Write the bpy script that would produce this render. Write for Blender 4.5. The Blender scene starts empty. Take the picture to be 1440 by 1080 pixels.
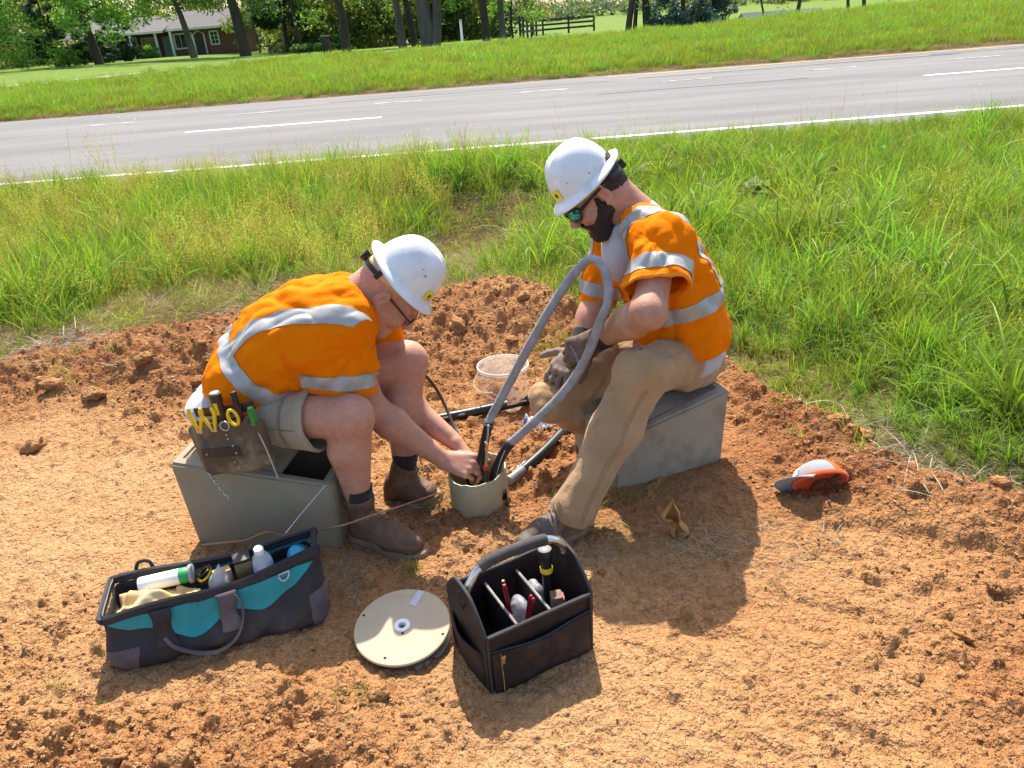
import bpy, bmesh, math, random
import numpy as np
from mathutils import Matrix, Vector

random.seed(7)
RNG = np.random.default_rng(11)
SC = bpy.context.scene
COL = SC.collection
rad = math.radians

# ------------------------------------------------------------------ camera
CAM_H, PITCH, ROLL = 1.65, rad(26.5), rad(4.4)
cam_d = bpy.data.cameras.new('camera')
cam = bpy.data.objects.new('camera', cam_d)
COL.objects.link(cam)
cam_d.sensor_width = 36.0
cam_d.lens = 36.0 * 1088.0 / 1440.0
cam_d.clip_start = 0.05
cam_d.clip_end = 4000.0
_r0 = Vector((1, 0, 0)); _u0 = Vector((0, math.sin(PITCH), math.cos(PITCH)))
_f = Vector((0, math.cos(PITCH), -math.sin(PITCH)))
_cr = _r0 * math.cos(ROLL) - _u0 * math.sin(ROLL)
_cu = _r0 * math.sin(ROLL) + _u0 * math.cos(ROLL)
cam.matrix_world = Matrix(((_cr.x, _cu.x, -_f.x, 0), (_cr.y, _cu.y, -_f.y, 0), (_cr.z, _cu.z, -_f.z, CAM_H), (0, 0, 0, 1)))
SC.camera = cam

# ------------------------------------------------------------------ sky + sun
SUN_EL, SUN_AZ = 52.5, -1.0          # azimuth from +Y towards +X
world = bpy.data.worlds.new('World'); SC.world = world; world.use_nodes = True
_nt = world.node_tree
_bg = _nt.nodes['Background']
_sky = _nt.nodes.new('ShaderNodeTexSky'); _sky.sky_type = 'NISHITA'; _sky.sun_disc = False
_sky.sun_elevation = rad(SUN_EL); _sky.sun_rotation = rad(SUN_AZ)
_sky.air_density = 1.0; _sky.dust_density = 2.2; _sky.ozone_density = 1.0
_nt.links.new(_sky.outputs[0], _bg.inputs[0]); _bg.inputs[1].default_value = 0.14
sun_d = bpy.data.lights.new('sun', 'SUN'); sun = bpy.data.objects.new('sun', sun_d); COL.objects.link(sun)
sun_d.energy = 4.2; sun_d.angle = rad(0.53); sun_d.color = (1.0, 0.93, 0.82)
_sd = Vector((math.sin(rad(SUN_AZ)) * math.cos(rad(SUN_EL)), math.cos(rad(SUN_AZ)) * math.cos(rad(SUN_EL)), math.sin(rad(SUN_EL))))
sun.rotation_euler = _sd.to_track_quat('Z', 'Y').to_euler(); sun.location = (0, 5, 20)
SC.view_settings.view_transform = 'Standard'; SC.view_settings.look = 'None'
SC.view_settings.gamma = 1.0; SC.view_settings.use_curve_mapping = False
SC.view_settings.exposure = 1.08
SC.render.engine = 'CYCLES'
SC.cycles.use_denoising = True; SC.cycles.use_adaptive_sampling = True; SC.cycles.adaptive_threshold = 0.025
SC.cycles.max_bounces = 6; SC.cycles.diffuse_bounces = 3; SC.cycles.glossy_bounces = 3; SC.cycles.transmission_bounces = 6; SC.cycles.transparent_max_bounces = 12

# ------------------------------------------------------------------ helpers
A = lambda *a: np.array(a, dtype=float)
WLOC = {}

def tag(o, label=None, cat=None, group=None, kind=None):
    if label: o['label'] = label
    if cat: o['category'] = cat
    if group: o['group'] = group
    if kind: o['kind'] = kind
    return o

def empty(name, loc, label=None, cat=None, group=None):
    o = bpy.data.objects.new(name, None); COL.objects.link(o); o.location = loc
    o.empty_display_size = 0.05; WLOC[o.name] = A(*loc)
    return tag(o, label, cat, group)

def mesh_of(name, V, F, smooth=True):
    V = np.asarray(V, dtype=np.float32)
    me = bpy.data.meshes.new(name)
    if isinstance(F, np.ndarray):
        n, k = F.shape
        me.vertices.add(len(V)); me.vertices.foreach_set('co', V.ravel())
        me.loops.add(n * k); me.loops.foreach_set('vertex_index', F.astype(np.int32).ravel())
        me.polygons.add(n); me.polygons.foreach_set('loop_start', np.arange(0, n * k, k, dtype=np.int32))
        me.polygons.foreach_set('loop_total', np.full(n, k, dtype=np.int32))
        me.update(calc_edges=True)
    else:
        me.from_pydata([tuple(map(float, v)) for v in V], [], [tuple(int(i) for i in f) for f in F])
        me.update()
    if smooth: me.polygons.foreach_set('use_smooth', np.ones(len(me.polygons), dtype=bool))
    return me

def mk(name, V, F, mat, parent=None, smooth=True, base=None, sharp=None):
    """mesh object from world-space verts; origin at the parent's (or the given) base"""
    V = np.asarray(V, dtype=float)
    if parent is not None: b = WLOC[parent.name]
    else: b = A(*(base if base is not None else (0, 0, 0)))
    me = mesh_of(name, V - b, F, smooth)
    if isinstance(mat, (list, tuple)):
        for m in mat: me.materials.append(m)
    elif mat is not None: me.materials.append(mat)
    o = bpy.data.objects.new(name, me); COL.objects.link(o)
    if parent is not None: o.parent = parent
    else: o.location = b
    WLOC[o.name] = b
    if sharp is not None:
        me.set_sharp_from_angle(angle=rad(sharp))
    return o

def unit(v):
    v = np.asarray(v, float); return v / max(np.linalg.norm(v), 1e-9)

class MB:
    """collects primitive shapes into one mesh"""
    def __init__(s): s.V = []; s.F = []; s.n = 0
    def add(s, V, F):
        V = np.asarray(V, float)
        s.V.append(V); s.F += [tuple(i + s.n for i in f) for f in F]; s.n += len(V); return s
    def box(s, c, h, R=None, bev=0.0):
        """box with half sizes h; columns of R are its axes; bev = chamfer"""
        h = np.asarray(h, float); R = np.eye(3) if R is None else np.asarray(R, float)
        if bev <= 0:
            V = np.array([[x, y, z] for x in (-1, 1) for y in (-1, 1) for z in (-1, 1)], float) * h
            F = [(0, 1, 3, 2), (4, 6, 7, 5), (0, 4, 5, 1), (2, 3, 7, 6), (0, 2, 6, 4), (1, 5, 7, 3)]
            return s.add(V @ R.T + np.asarray(c, float), F)
        bm = bmesh.new(); bmesh.ops.create_cube(bm, size=2)
        for v in bm.verts: v.co = Vector((v.co.x * h[0], v.co.y * h[1], v.co.z * h[2]))
        bmesh.ops.bevel(bm, geom=bm.edges[:], offset=bev, segments=2, affect='EDGES', profile=0.6)
        bm.verts.index_update()
        V = np.array([v.co[:] for v in bm.verts]); F = [tuple(v.index for v in f.verts) for f in bm.faces]
        bm.free(); return s.add(V @ R.T + np.asarray(c, float), F)
    def tube(s, P, r, n=10, cap=True, flat=1.0, up=None):
        P = np.asarray(P, float); m = len(P)
        r = np.full(m, r, float) if np.isscalar(r) else np.asarray(r, float)
        T = np.gradient(P, axis=0); T /= np.maximum(np.linalg.norm(T, axis=1, keepdims=True), 1e-9)
        ref = A(*(up if up is not None else (0, 0, 1)))
        if abs(T[0] @ ref) > 0.95: ref = A(1, 0, 0)
        N = unit(np.cross(T[0], ref)); V = []
        for i in range(m):
            N = unit(N - T[i] * (N @ T[i])); B = np.cross(T[i], N)
            a = np.arange(n) * 2 * np.pi / n
            V.append(P[i] + r[i] * (np.cos(a)[:, None] * N + flat * np.sin(a)[:, None] * B))
        V = np.concatenate(V); F = []
        for i in range(m - 1):
            for j in range(n):
                k = (j + 1) % n
                F.append((i * n + j, i * n + k, (i + 1) * n + k, (i + 1) * n + j))
        if cap: F.append(tuple(range(n - 1, -1, -1))); F.append(tuple(range((m - 1) * n, m * n)))
        return s.add(V, F)
    def lathe(s, prof, n=24, c=(0, 0, 0), R=None, capb=False, capt=False):
        """prof: list of (radius, z)"""
        R = np.eye(3) if R is None else np.asarray(R, float)
        a = np.arange(n) * 2 * np.pi / n
        V = np.concatenate([np.stack([r * np.cos(a), r * np.sin(a), np.full(n, z)], 1) for r, z in prof])
        F = []
        for i in range(len(prof) - 1):
            for j in range(n):
                k = (j + 1) % n
                F.append((i * n + j, i * n + k, (i + 1) * n + k, (i + 1) * n + j))
        if capb: F.append(tuple(range(n - 1, -1, -1)))
        if capt: F.append(tuple(range((len(prof) - 1) * n, len(prof) * n)))
        return s.add(V @ R.T + np.asarray(c, float), F)
    def prism(s, poly, t, c=(0, 0, 0), R=None):
        """poly: 2-D outline (ccw) in axes 0,1 of R, extruded by +-t/2 along axis 2"""
        R = np.eye(3) if R is None else np.asarray(R, float)
        p = np.asarray(poly, float); n = len(p)
        V = np.concatenate([np.c_[p, np.full(n, -t / 2)], np.c_[p, np.full(n, t / 2)]])
        F = [tuple(range(n - 1, -1, -1)), tuple(range(n, 2 * n))]
        F += [(j, (j + 1) % n, n + (j + 1) % n, n + j) for j in range(n)]
        return s.add(V @ R.T + np.asarray(c, float), F)
    def sheet(s, G):
        """grid of points (m,n,3)"""
        m, n = G.shape[:2]
        F = [(i * n + j, i * n + j + 1, (i + 1) * n + j + 1, (i + 1) * n + j) for i in range(m - 1) for j in range(n - 1)]
        return s.add(G.reshape(-1, 3), F)
    def build(s, name, mat, parent=None, smooth=True, base=None, sharp=40):
        return mk(name, np.concatenate(s.V), s.F, mat, parent, smooth, base, sharp if smooth else None)

def axes(x=None, y=None, z=None):
    """orthonormal 3x3 (columns) from two given directions (first given is exact)"""
    if x is not None and z is not None:
        x = unit(x); y = unit(np.cross(z, x)); z = np.cross(x, y)
    elif z is not None and y is not None:
        z = unit(z); x = unit(np.cross(y, z)); y = np.cross(z, x)
    elif x is not None and y is not None:
        x = unit(x); z = unit(np.cross(x, y)); y = np.cross(z, x)
    return np.stack([x, y, z], 1)

def yaw(a):
    c, s_ = math.cos(rad(a)), math.sin(rad(a)); return np.array([[c, -s_, 0], [s_, c, 0], [0, 0, 1.]])

def spline(P, n):
    """Catmull-Rom through P, n samples"""
    P = np.asarray(P, float); m = len(P)
    Q = np.vstack([2 * P[0] - P[1], P, 2 * P[-1] - P[-2]])
    out = []
    for t in np.linspace(0, m - 1, n):
        i = min(int(t), m - 2); u = t - i; a, b, c, d = Q[i:i + 4]
        out.append(0.5 * (2 * b + (c - a) * u + (2 * a - 5 * b + 4 * c - d) * u * u + (3 * b - a - 3 * c + d) * u ** 3))
    return np.array(out)

# ------------------------------------------------------------------ noise
def _hash(ix, iy, iz, seed):
    n = (ix.astype(np.int64) * 374761393 + iy.astype(np.int64) * 668265263 + iz.astype(np.int64) * 2147483647 + seed * 144665) & 0xffffffff
    n = ((n ^ (n >> 13)) * 1274126177) & 0xffffffff
    n = n ^ (n >> 16)
    return (n & 0xffffff).astype(np.float32) / np.float32(0xffffff)

def vnoise(x, y, z=None, seed=0):
    """smooth value noise in -1..1"""
    if z is None:
        fx, fy = np.floor(x), np.floor(y); u, v = x - fx, y - fy
        ix, iy = fx.astype(np.int64), fy.astype(np.int64); iz = np.zeros_like(ix)
        u = u * u * u * (u * (u * 6 - 15) + 10); v = v * v * v * (v * (v * 6 - 15) + 10)
        a = _hash(ix, iy, iz, seed); b = _hash(ix + 1, iy, iz, seed); c = _hash(ix, iy + 1, iz, seed); d = _hash(ix + 1, iy + 1, iz, seed)
        return ((a * (1 - u) + b * u) * (1 - v) + (c * (1 - u) + d * u) * v) * 2 - 1
    fx, fy, fz = np.floor(x), np.floor(y), np.floor(z); u, v, w = x - fx, y - fy, z - fz
    ix, iy, iz = fx.astype(np.int64), fy.astype(np.int64), fz.astype(np.int64)
    u = u * u * (3 - 2 * u); v = v * v * (3 - 2 * v); w = w * w * (3 - 2 * w)
    r = 0
    for dz, wz in ((0, 1 - w), (1, w)):
        a = _hash(ix, iy, iz + dz, seed); b = _hash(ix + 1, iy, iz + dz, seed)
        c = _hash(ix, iy + 1, iz + dz, seed); d = _hash(ix + 1, iy + 1, iz + dz, seed)
        r = r + ((a * (1 - u) + b * u) * (1 - v) + (c * (1 - u) + d * u) * v) * wz
    return r * 2 - 1

def fbm(x, y, octv=4, seed=0, gain=0.5, lac=2.07):
    r = 0; a = 1.0; t = 0
    for i in range(octv):
        r = r + a * vnoise(x, y, seed=seed + i * 17); t += a; a *= gain; x = x * lac + 3.1; y = y * lac + 1.7
    return r / t

def worley(x, y, seed=0):
    """distance to the nearest cell point (F1) and the random value of that point"""
    fx, fy = np.floor(x), np.floor(y); best = np.full(x.shape, 9.0); val = np.zeros(x.shape)
    for dx in (-1, 0, 1):
        for dy in (-1, 0, 1):
            cx, cy = fx + dx, fy + dy
            ix, iy = cx.astype(np.int64), cy.astype(np.int64); z0 = np.zeros_like(ix)
            px = cx + _hash(ix, iy, z0, seed); py = cy + _hash(ix, iy, z0 + 1, seed)
            d = np.hypot(px - x, py - y); m = d < best
            best = np.where(m, d, best); val = np.where(m, _hash(ix, iy, z0 + 2, seed), val)
    return best, val

def sstep(a, b, x):
    t = np.clip((x - a) / (b - a), 0, 1); return t * t * (3 - 2 * t)

# ------------------------------------------------------------------ materials
def M(name, col, rough=0.6, col2=None, var=0.0, scale=8.0, detail=4.0, bump=0.0, bscale=120.0, bdist=0.002, metal=0.0,
      sss=0.0, sssr=(0.01, 0.004, 0.002), trans=0.0, ior=1.45, spec=0.5, dirt=None, dirt_scale=6.0, dirt_amt=0.45, coat=0.0, sheen=0.0,
      alpha=1.0, translucent=None, rvar=0.0, cstretch=None, ramp=(0.3, 0.7)):
    m = bpy.data.materials.new(name); m.use_nodes = True
    nt = m.node_tree; N = nt.nodes; L = nt.links
    b = N['Principled BSDF']
    tc = N.new('ShaderNodeTexCoord'); src = tc.outputs['Object']
    if cstretch:
        mp = N.new('ShaderNodeMapping'); mp.inputs['Scale'].default_value = cstretch; L.new(src, mp.inputs[0]); src = mp.outputs[0]
    c1 = tuple(col) + (1.0,)
    out = None
    if col2 is not None or var > 0:
        no = N.new('ShaderNodeTexNoise'); no.inputs['Scale'].default_value = scale; no.inputs['Detail'].default_value = detail
        no.inputs['Roughness'].default_value = 0.6; L.new(src, no.inputs['Vector'])
        rp = N.new('ShaderNodeValToRGB'); rp.color_ramp.elements[0].position = ramp[0]; rp.color_ramp.elements[1].position = ramp[1]
        if col2 is None:
            rp.color_ramp.elements[0].color = tuple(c * (1 - var) for c in col) + (1,)
            rp.color_ramp.elements[1].color = tuple(min(c * (1 + var), 1.0) for c in col) + (1,)
        else:
            rp.color_ramp.elements[0].color = tuple(col2) + (1,); rp.color_ramp.elements[1].color = c1
        L.new(no.outputs['Fac'], rp.inputs[0]); out = rp.outputs[0]
        if rvar > 0:
            mr = N.new('ShaderNodeMapRange'); mr.inputs['To Min'].default_value = max(rough - rvar, 0.02); mr.inputs['To Max'].default_value = min(rough + rvar, 1)
            L.new(no.outputs['Fac'], mr.inputs['Value']); L.new(mr.outputs[0], b.inputs['Roughness'])
    if dirt is not None:
        n2 = N.new('ShaderNodeTexNoise'); n2.inputs['Scale'].default_value = dirt_scale; n2.inputs['Detail'].default_value = 8; n2.inputs['Roughness'].default_value = 0.68
        L.new(tc.outputs['Object'], n2.inputs['Vector'])
        r2 = N.new('ShaderNodeValToRGB'); r2.color_ramp.elements[0].position = 1 - dirt_amt - 0.08; r2.color_ramp.elements[1].position = 1 - dirt_amt + 0.22
        L.new(n2.outputs['Fac'], r2.inputs[0])
        mx = N.new('ShaderNodeMix'); mx.data_type = 'RGBA'
        L.new(r2.outputs[0], mx.inputs['Factor'])
        if out is not None: L.new(out, mx.inputs['A'])
        else: mx.inputs['A'].default_value = c1
        mx.inputs['B'].default_value = tuple(dirt) + (1,); out = mx.outputs['Result']
    if out is not None: L.new(out, b.inputs['Base Color'])
    else: b.inputs['Base Color'].default_value = c1
    if not (rvar > 0): b.inputs['Roughness'].default_value = rough
    b.inputs['Metallic'].default_value = metal; b.inputs['IOR'].default_value = ior
    b.inputs['Specular IOR Level'].default_value = spec
    if sss > 0:
        b.inputs['Subsurface Weight'].default_value = sss; b.inputs['Subsurface Radius'].default_value = sssr; b.inputs['Subsurface Scale'].default_value = 1.0
    if trans > 0: b.inputs['Transmission Weight'].default_value = trans
    if coat > 0: b.inputs['Coat Weight'].default_value = coat; b.inputs['Coat Roughness'].default_value = 0.12
    if sheen > 0: b.inputs['Sheen Weight'].default_value = sheen; b.inputs['Sheen Roughness'].default_value = 0.5
    if alpha < 1: b.inputs['Alpha'].default_value = alpha
    if bump > 0:
        n3 = N.new('ShaderNodeTexNoise'); n3.inputs['Scale'].default_value = bscale; n3.inputs['Detail'].default_value = 5; n3.inputs['Roughness'].default_value = 0.65
        L.new(src, n3.inputs['Vector'])
        bp = N.new('ShaderNodeBump'); bp.inputs['Strength'].default_value = bump; bp.inputs['Distance'].default_value = bdist
        L.new(n3.outputs['Fac'], bp.inputs['Height']); L.new(bp.outputs[0], b.inputs['Normal'])
    if translucent is not None:
        tr = N.new('ShaderNodeBsdfTranslucent'); tr.inputs[0].default_value = tuple(translucent) + (1,)
        ad = N.new('ShaderNodeMixShader'); ad.inputs[0].default_value = 0.22
        o = N['Material Output']; L.new(b.outputs[0], ad.inputs[1]); L.new(tr.outputs[0], ad.inputs[2]); L.new(ad.outputs[0], o.inputs[0])
    return m

def attr_mix(m, attr, cols, pos):
    """base colour of material m from a colour ramp driven by a float mesh attribute (what the surface is made of there)"""
    nt = m.node_tree; N = nt.nodes; L = nt.links; b = N['Principled BSDF']
    at = N.new('ShaderNodeAttribute'); at.attribute_name = attr
    rp = N.new('ShaderNodeValToRGB'); e = rp.color_ramp.elements
    while len(e) < len(cols): e.new(0.5)
    for i, (c, p) in enumerate(zip(cols, pos)): e[i].position = p; e[i].color = tuple(c) + (1,)
    L.new(at.outputs['Fac'], rp.inputs[0])
    return rp.outputs[0], at

def set_attr(me, name, vals):
    a = me.attributes.new(name, 'FLOAT', 'POINT'); a.data.foreach_set('value', np.asarray(vals, dtype=np.float32))

# ------------------------------------------------------------------ implicit surfaces
class SDF:
    def __init__(s, lo, hi, h):
        s.lo = A(*lo); s.h = h; s.dim = np.ceil((A(*hi) - s.lo) / h).astype(int) + 1
        s.D = np.full(s.dim, 0.25, dtype=np.float32)
    def sub(s, lo, hi):
        i0 = np.clip(np.floor((np.asarray(lo) - s.lo) / s.h).astype(int), 0, s.dim); i1 = np.clip(np.ceil((np.asarray(hi) - s.lo) / s.h).astype(int) + 1, 0, s.dim)
        sl = tuple(slice(a, b) for a, b in zip(i0, i1))
        X, Y, Z = [(s.lo[k] + s.h * np.arange(i0[k], i1[k])).astype(np.float32) for k in range(3)]
        return sl, X[:, None, None], Y[None, :, None], Z[None, None, :]
    def op(s, fn, lo, hi, k=0.0, mode='u'):
        sl, X, Y, Z = s.sub(lo, hi)
        if 0 in s.D[sl].shape: return
        d = fn(X, Y, Z).astype(np.float32); c = s.D[sl]
        if mode == 's': c = -c
        if mode == 'i': c = -c; d = -d
        if k > 0:
            hh = np.maximum(k - np.abs(c - d), 0) / k; r = np.minimum(c, d) - hh * hh * k * 0.25
        else: r = np.minimum(c, d)
        s.D[sl] = r if mode == 'u' else -r
    def cone(s, a, b, ra, rb, k=0.02, mode='u', lat=None, ratio=1.0, pad=0.03):
        a = np.asarray(a, float); b = np.asarray(b, float); R = max(ra, rb) * max(ratio, 1) + pad + k
        lo = np.minimum(a, b) - R; hi = np.maximum(a, b) + R; ab = b - a; L2 = max(ab @ ab, 1e-12)
        if lat is not None: lat = unit(lat)
        def fn(X, Y, Z):
            x, y, z = X - a[0], Y - a[1], Z - a[2]
            t = np.clip((x * ab[0] + y * ab[1] + z * ab[2]) / L2, 0, 1)
            qx, qy, qz = x - t * ab[0], y - t * ab[1], z - t * ab[2]
            d2 = qx * qx + qy * qy + qz * qz
            if lat is not None:
                l = qx * lat[0] + qy * lat[1] + qz * lat[2]
                d2 = d2 - l * l * (1 - 1 / ratio ** 2)
            return np.sqrt(np.maximum(d2, 0)) - (ra + (rb - ra) * t)
        s.op(fn, lo, hi, k, mode)
    def ell(s, c, r, R=None, k=0.02, mode='u', pad=0.03):
        c = np.asarray(c, float); r = np.asarray(r, float); R = np.eye(3) if R is None else np.asarray(R, float)
        e = np.sqrt(((R * r) ** 2).sum(1)) + pad + k
        def fn(X, Y, Z):
            x, y, z = X - c[0], Y - c[1], Z - c[2]
            k0 = k1 = 0
            for i in range(3):
                l = x * R[0, i] + y * R[1, i] + z * R[2, i]
                k0 = k0 + (l / r[i]) ** 2; k1 = k1 + (l / r[i] ** 2) ** 2
            k0 = np.sqrt(k0); return k0 * (k0 - 1) / np.maximum(np.sqrt(k1), 1e-6)
        s.op(fn, c - e, c + e, k, mode)
    def box(s, c, hs, R=None, rnd=0.01, k=0.0, mode='u', pad=0.03):
        c = np.asarray(c, float); hs = np.asarray(hs, float); R = np.eye(3) if R is None else np.asarray(R, float)
        e = np.abs(R) @ hs + pad + k
        def fn(X, Y, Z):
            x, y, z = X - c[0], Y - c[1], Z - c[2]; o = 0; m = -1e9
            for i in range(3):
                q = np.abs(x * R[0, i] + y * R[1, i] + z * R[2, i]) - hs[i] + rnd
                o = o + np.maximum(q, 0) ** 2; m = np.maximum(m, q)
            return np.sqrt(o) + np.minimum(m, 0) - rnd
        s.op(fn, c - e, c + e, k, mode)
    def cut(s, p, n, axis=None, rr=None, k=0.0):
        """remove the half space beyond point p along n, only within rr of the line through p along n"""
        p = np.asarray(p, float); n = unit(n); R = 0.6 if rr is None else rr
        lo, hi = p - 0.5 if rr is None else p - rr * 1.6, p + 0.5 if rr is None else p + rr * 1.6
        def fn(X, Y, Z):
            x, y, z = X - p[0], Y - p[1], Z - p[2]; t = x * n[0] + y * n[1] + z * n[2]
            if rr is None: return -t
            q = np.sqrt(np.maximum(x * x + y * y + z * z - t * t, 0)) - rr
            return np.maximum(-t, q)
        s.op(fn, lo, hi, k, 's')
    def wrinkle(s, f, band=0.03):
        """add f(x,y,z) to the field near the surface"""
        idx = np.nonzero(np.abs(s.D) < band)
        if len(idx[0]) == 0: return
        P = [s.lo[k] + s.h * idx[k] for k in range(3)]
        s.D[idx] += f(*P).astype(np.float32)
    def shell(s, t):
        s.D = np.maximum(s.D, -(s.D + t))
    def copy(s):
        c = object.__new__(SDF); c.lo = s.lo; c.h = s.h; c.dim = s.dim; c.D = s.D.copy(); return c
    def mesh(s, relax=2):
        D = s.D; nx, ny, nz = D.shape
        neg = D < 0
        c = neg[:-1, :-1, :-1].astype(np.int8)
        acc = np.zeros((nx - 1, ny - 1, nz - 1), np.int8)
        for i in (0, 1):
            for j in (0, 1):
                for k in (0, 1): acc += neg[i:nx - 1 + i, j:ny - 1 + j, k:nz - 1 + k]
        cells = np.argwhere((acc > 0) & (acc < 8))
        idm = np.full(acc.shape, -1, np.int32); idm[tuple(cells.T)] = np.arange(len(cells))
        S = np.zeros((len(cells), 3)); cnt = np.zeros(len(cells))
        cor = {}
        for i in (0, 1):
            for j in (0, 1):
                for k in (0, 1): cor[(i, j, k)] = D[cells[:, 0] + i, cells[:, 1] + j, cells[:, 2] + k].astype(float)
        for a in cor:
            for ax in range(3):
                if a[ax] == 0:
                    b = list(a); b[ax] = 1; b = tuple(b); da, db = cor[a], cor[b]
                    m = (da < 0) != (db < 0); t = np.where(m, da / np.where(m, da - db, 1), 0)
                    p = np.tile(np.array(a, float), (len(cells), 1)); p[:, ax] += t
                    S += p * m[:, None]; cnt += m
        V = s.lo + s.h * (cells + S / cnt[:, None])
        F = []
        for ax in range(3):
            u, v = (ax + 1) % 3, (ax + 2) % 3
            sl0 = [slice(None)] * 3; sl1 = [slice(None)] * 3; sl0[ax] = slice(0, -1); sl1[ax] = slice(1, None)
            for q in (u, v): sl0[q] = slice(1, -1); sl1[q] = slice(1, -1)
            n0, n1 = neg[tuple(sl0)], neg[tuple(sl1)]
            e = np.argwhere(n0 != n1)
            if len(e) == 0: continue
            flip = n1[tuple(e.T)]
            off = np.zeros(3, int); off[u] = 1; off[v] = 1
            e = e + off
            def ce(du, dv):
                w = e.copy(); w[:, u] -= du; w[:, v] -= dv; return idm[tuple(w.T)]
            q = np.stack([ce(1, 1), ce(0, 1), ce(0, 0), ce(1, 0)], 1)
            q[flip] = q[flip][:, ::-1]; F.append(q)
        F = np.concatenate(F)
        for _ in range(relax):
            ia = np.concatenate([F[:, 0], F[:, 1], F[:, 2], F[:, 3], F[:, 1], F[:, 2], F[:, 3], F[:, 0]])
            ib = np.concatenate([F[:, 1], F[:, 2], F[:, 3], F[:, 0], F[:, 0], F[:, 1], F[:, 2], F[:, 3]])
            n = np.bincount(ia, minlength=len(V)); W = np.stack([np.bincount(ia, weights=V[ib, k], minlength=len(V)) for k in range(3)], 1)
            V = V * 0.5 + 0.5 * W / np.maximum(n, 1)[:, None]
        return V, F
# ================================================================== the setting
_EDGE = np.array([(-9, 2.3), (-4.2, 3.3), (-2.8, 3.92), (-2.45, 4.2), (-1.97, 4.4), (-1.6, 4.5), (-1.29, 4.45), (-.78, 4.32), (-.49, 4.3), (-.13, 4.3), (.21, 4.12), (.5, 3.75),
                  (1.06, 3.42), (1.18, 2.97), (1.34, 2.63), (1.46, 2.3), (1.72, 2.09), (2.3, 1.85), (3.4, 1.2), (6, -1)], float)

def edge_dist(x, y):
    """signed distance to the border of the dug soil, positive inside"""
    best = np.full(np.shape(x), 1e9)
    for a, b in zip(_EDGE[:-1], _EDGE[1:]):
        ab = b - a; t = np.clip(((x - a[0]) * ab[0] + (y - a[1]) * ab[1]) / (ab @ ab), 0, 1)
        best = np.minimum(best, np.hypot(x - a[0] - t * ab[0], y - a[1] - t * ab[1]))
    yb = np.interp(x, _EDGE[:, 0], _EDGE[:, 1])
    return np.where(y < yb, best, -best)

def ground_z(x, y):
    x = np.asarray(x, float); y = np.asarray(y, float)
    z = -0.10 * np.exp(-((y - 6.6) / 1.3) ** 2) + 0.03 * fbm(x * 0.5, y * 0.5, 3, 5) * sstep(9.2, 8.2, y)
    z = z - 0.16 * np.exp(-((x + .45 - .25 * (y - 5.5)) / .5) ** 2 - ((y - 6.3) / .9) ** 2) + 0.10 * np.exp(-((x + .1) / 1.2) ** 2 - ((y - 7.9) / .7) ** 2)
    z = z - 0.13 * sstep(-0.25, 0.15, edge_dist(x, y)) * (y < 6)
    z = np.where((y > 9.2) & (y < 18.2), -0.02, z)
    far = np.maximum(y - 29, 0)
    zf = 0.10 * sstep(18.2, 20, y) + 0.28 * sstep(4, 16, x) * sstep(18.2, 26, y) + 0.05 * fbm(x * 0.25, y * 0.25, 3, 9) * sstep(18.5, 21, y)
    slope = 0.026 + 0.010 * sstep(-34, -10, x) + 0.010 * sstep(5, 20, x)
    zf = zf - slope * np.minimum(far, 95) * sstep(0, 8, far) - 0.012 * np.clip(y - 124, 0, 100) + 0.010 * np.clip(y - 240, 0, 90) - 0.05 * np.maximum(y - 335, 0)
    return np.where(y >= 18.2, zf, z)

def clod_mask(x, y):
    m = 0.35 + 0.9 * fbm(x * 1.3, y * 1.3, 3, 21)
    m = m + 0.9 * sstep(3.0, 3.7, y) * sstep(0.6, -0.4, x) + 0.8 * np.exp(-((edge_dist(x, y) - 0.12) / 0.18) ** 2)
    m = m + 0.75 * sstep(1.62, 1.35, y) * sstep(0.1, -0.6, x) + 0.5 * np.exp(-(((x + .15) / .45) ** 2 + ((y - 2.35) / .35) ** 2))
    m = m - 0.75 * np.exp(-(((x - .5) / .6) ** 2 + ((y - 1.75) / .35) ** 2)) - 0.7 * np.exp(-(((x + 1.6) / .5) ** 2 + ((y - 2.4) / .5) ** 2))
    return np.clip(m, 0.06, 1.15)

def _bumps(x, y, sc, thr, seed, mask):
    wx = x + 0.18 / sc * fbm(x * sc * 1.7, y * sc * 1.7, 2, seed + 3); wy = y + 0.18 / sc * fbm(x * sc * 1.7 + 9, y * sc * 1.7, 2, seed + 4)
    d, v = worley(wx * sc, wy * sc, seed)
    r = 0.24 + 0.22 * ((v * 7.3) % 1.0)
    on = (v > thr + 0.45 * (1 - mask)).astype(float)
    d = d * (1 + 0.35 * vnoise(x * sc * 2.9, y * sc * 2.9, seed=seed + 8))
    return on * np.maximum(1 - (d / r) ** 1.5, 0) ** 0.7 * r / sc

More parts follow.
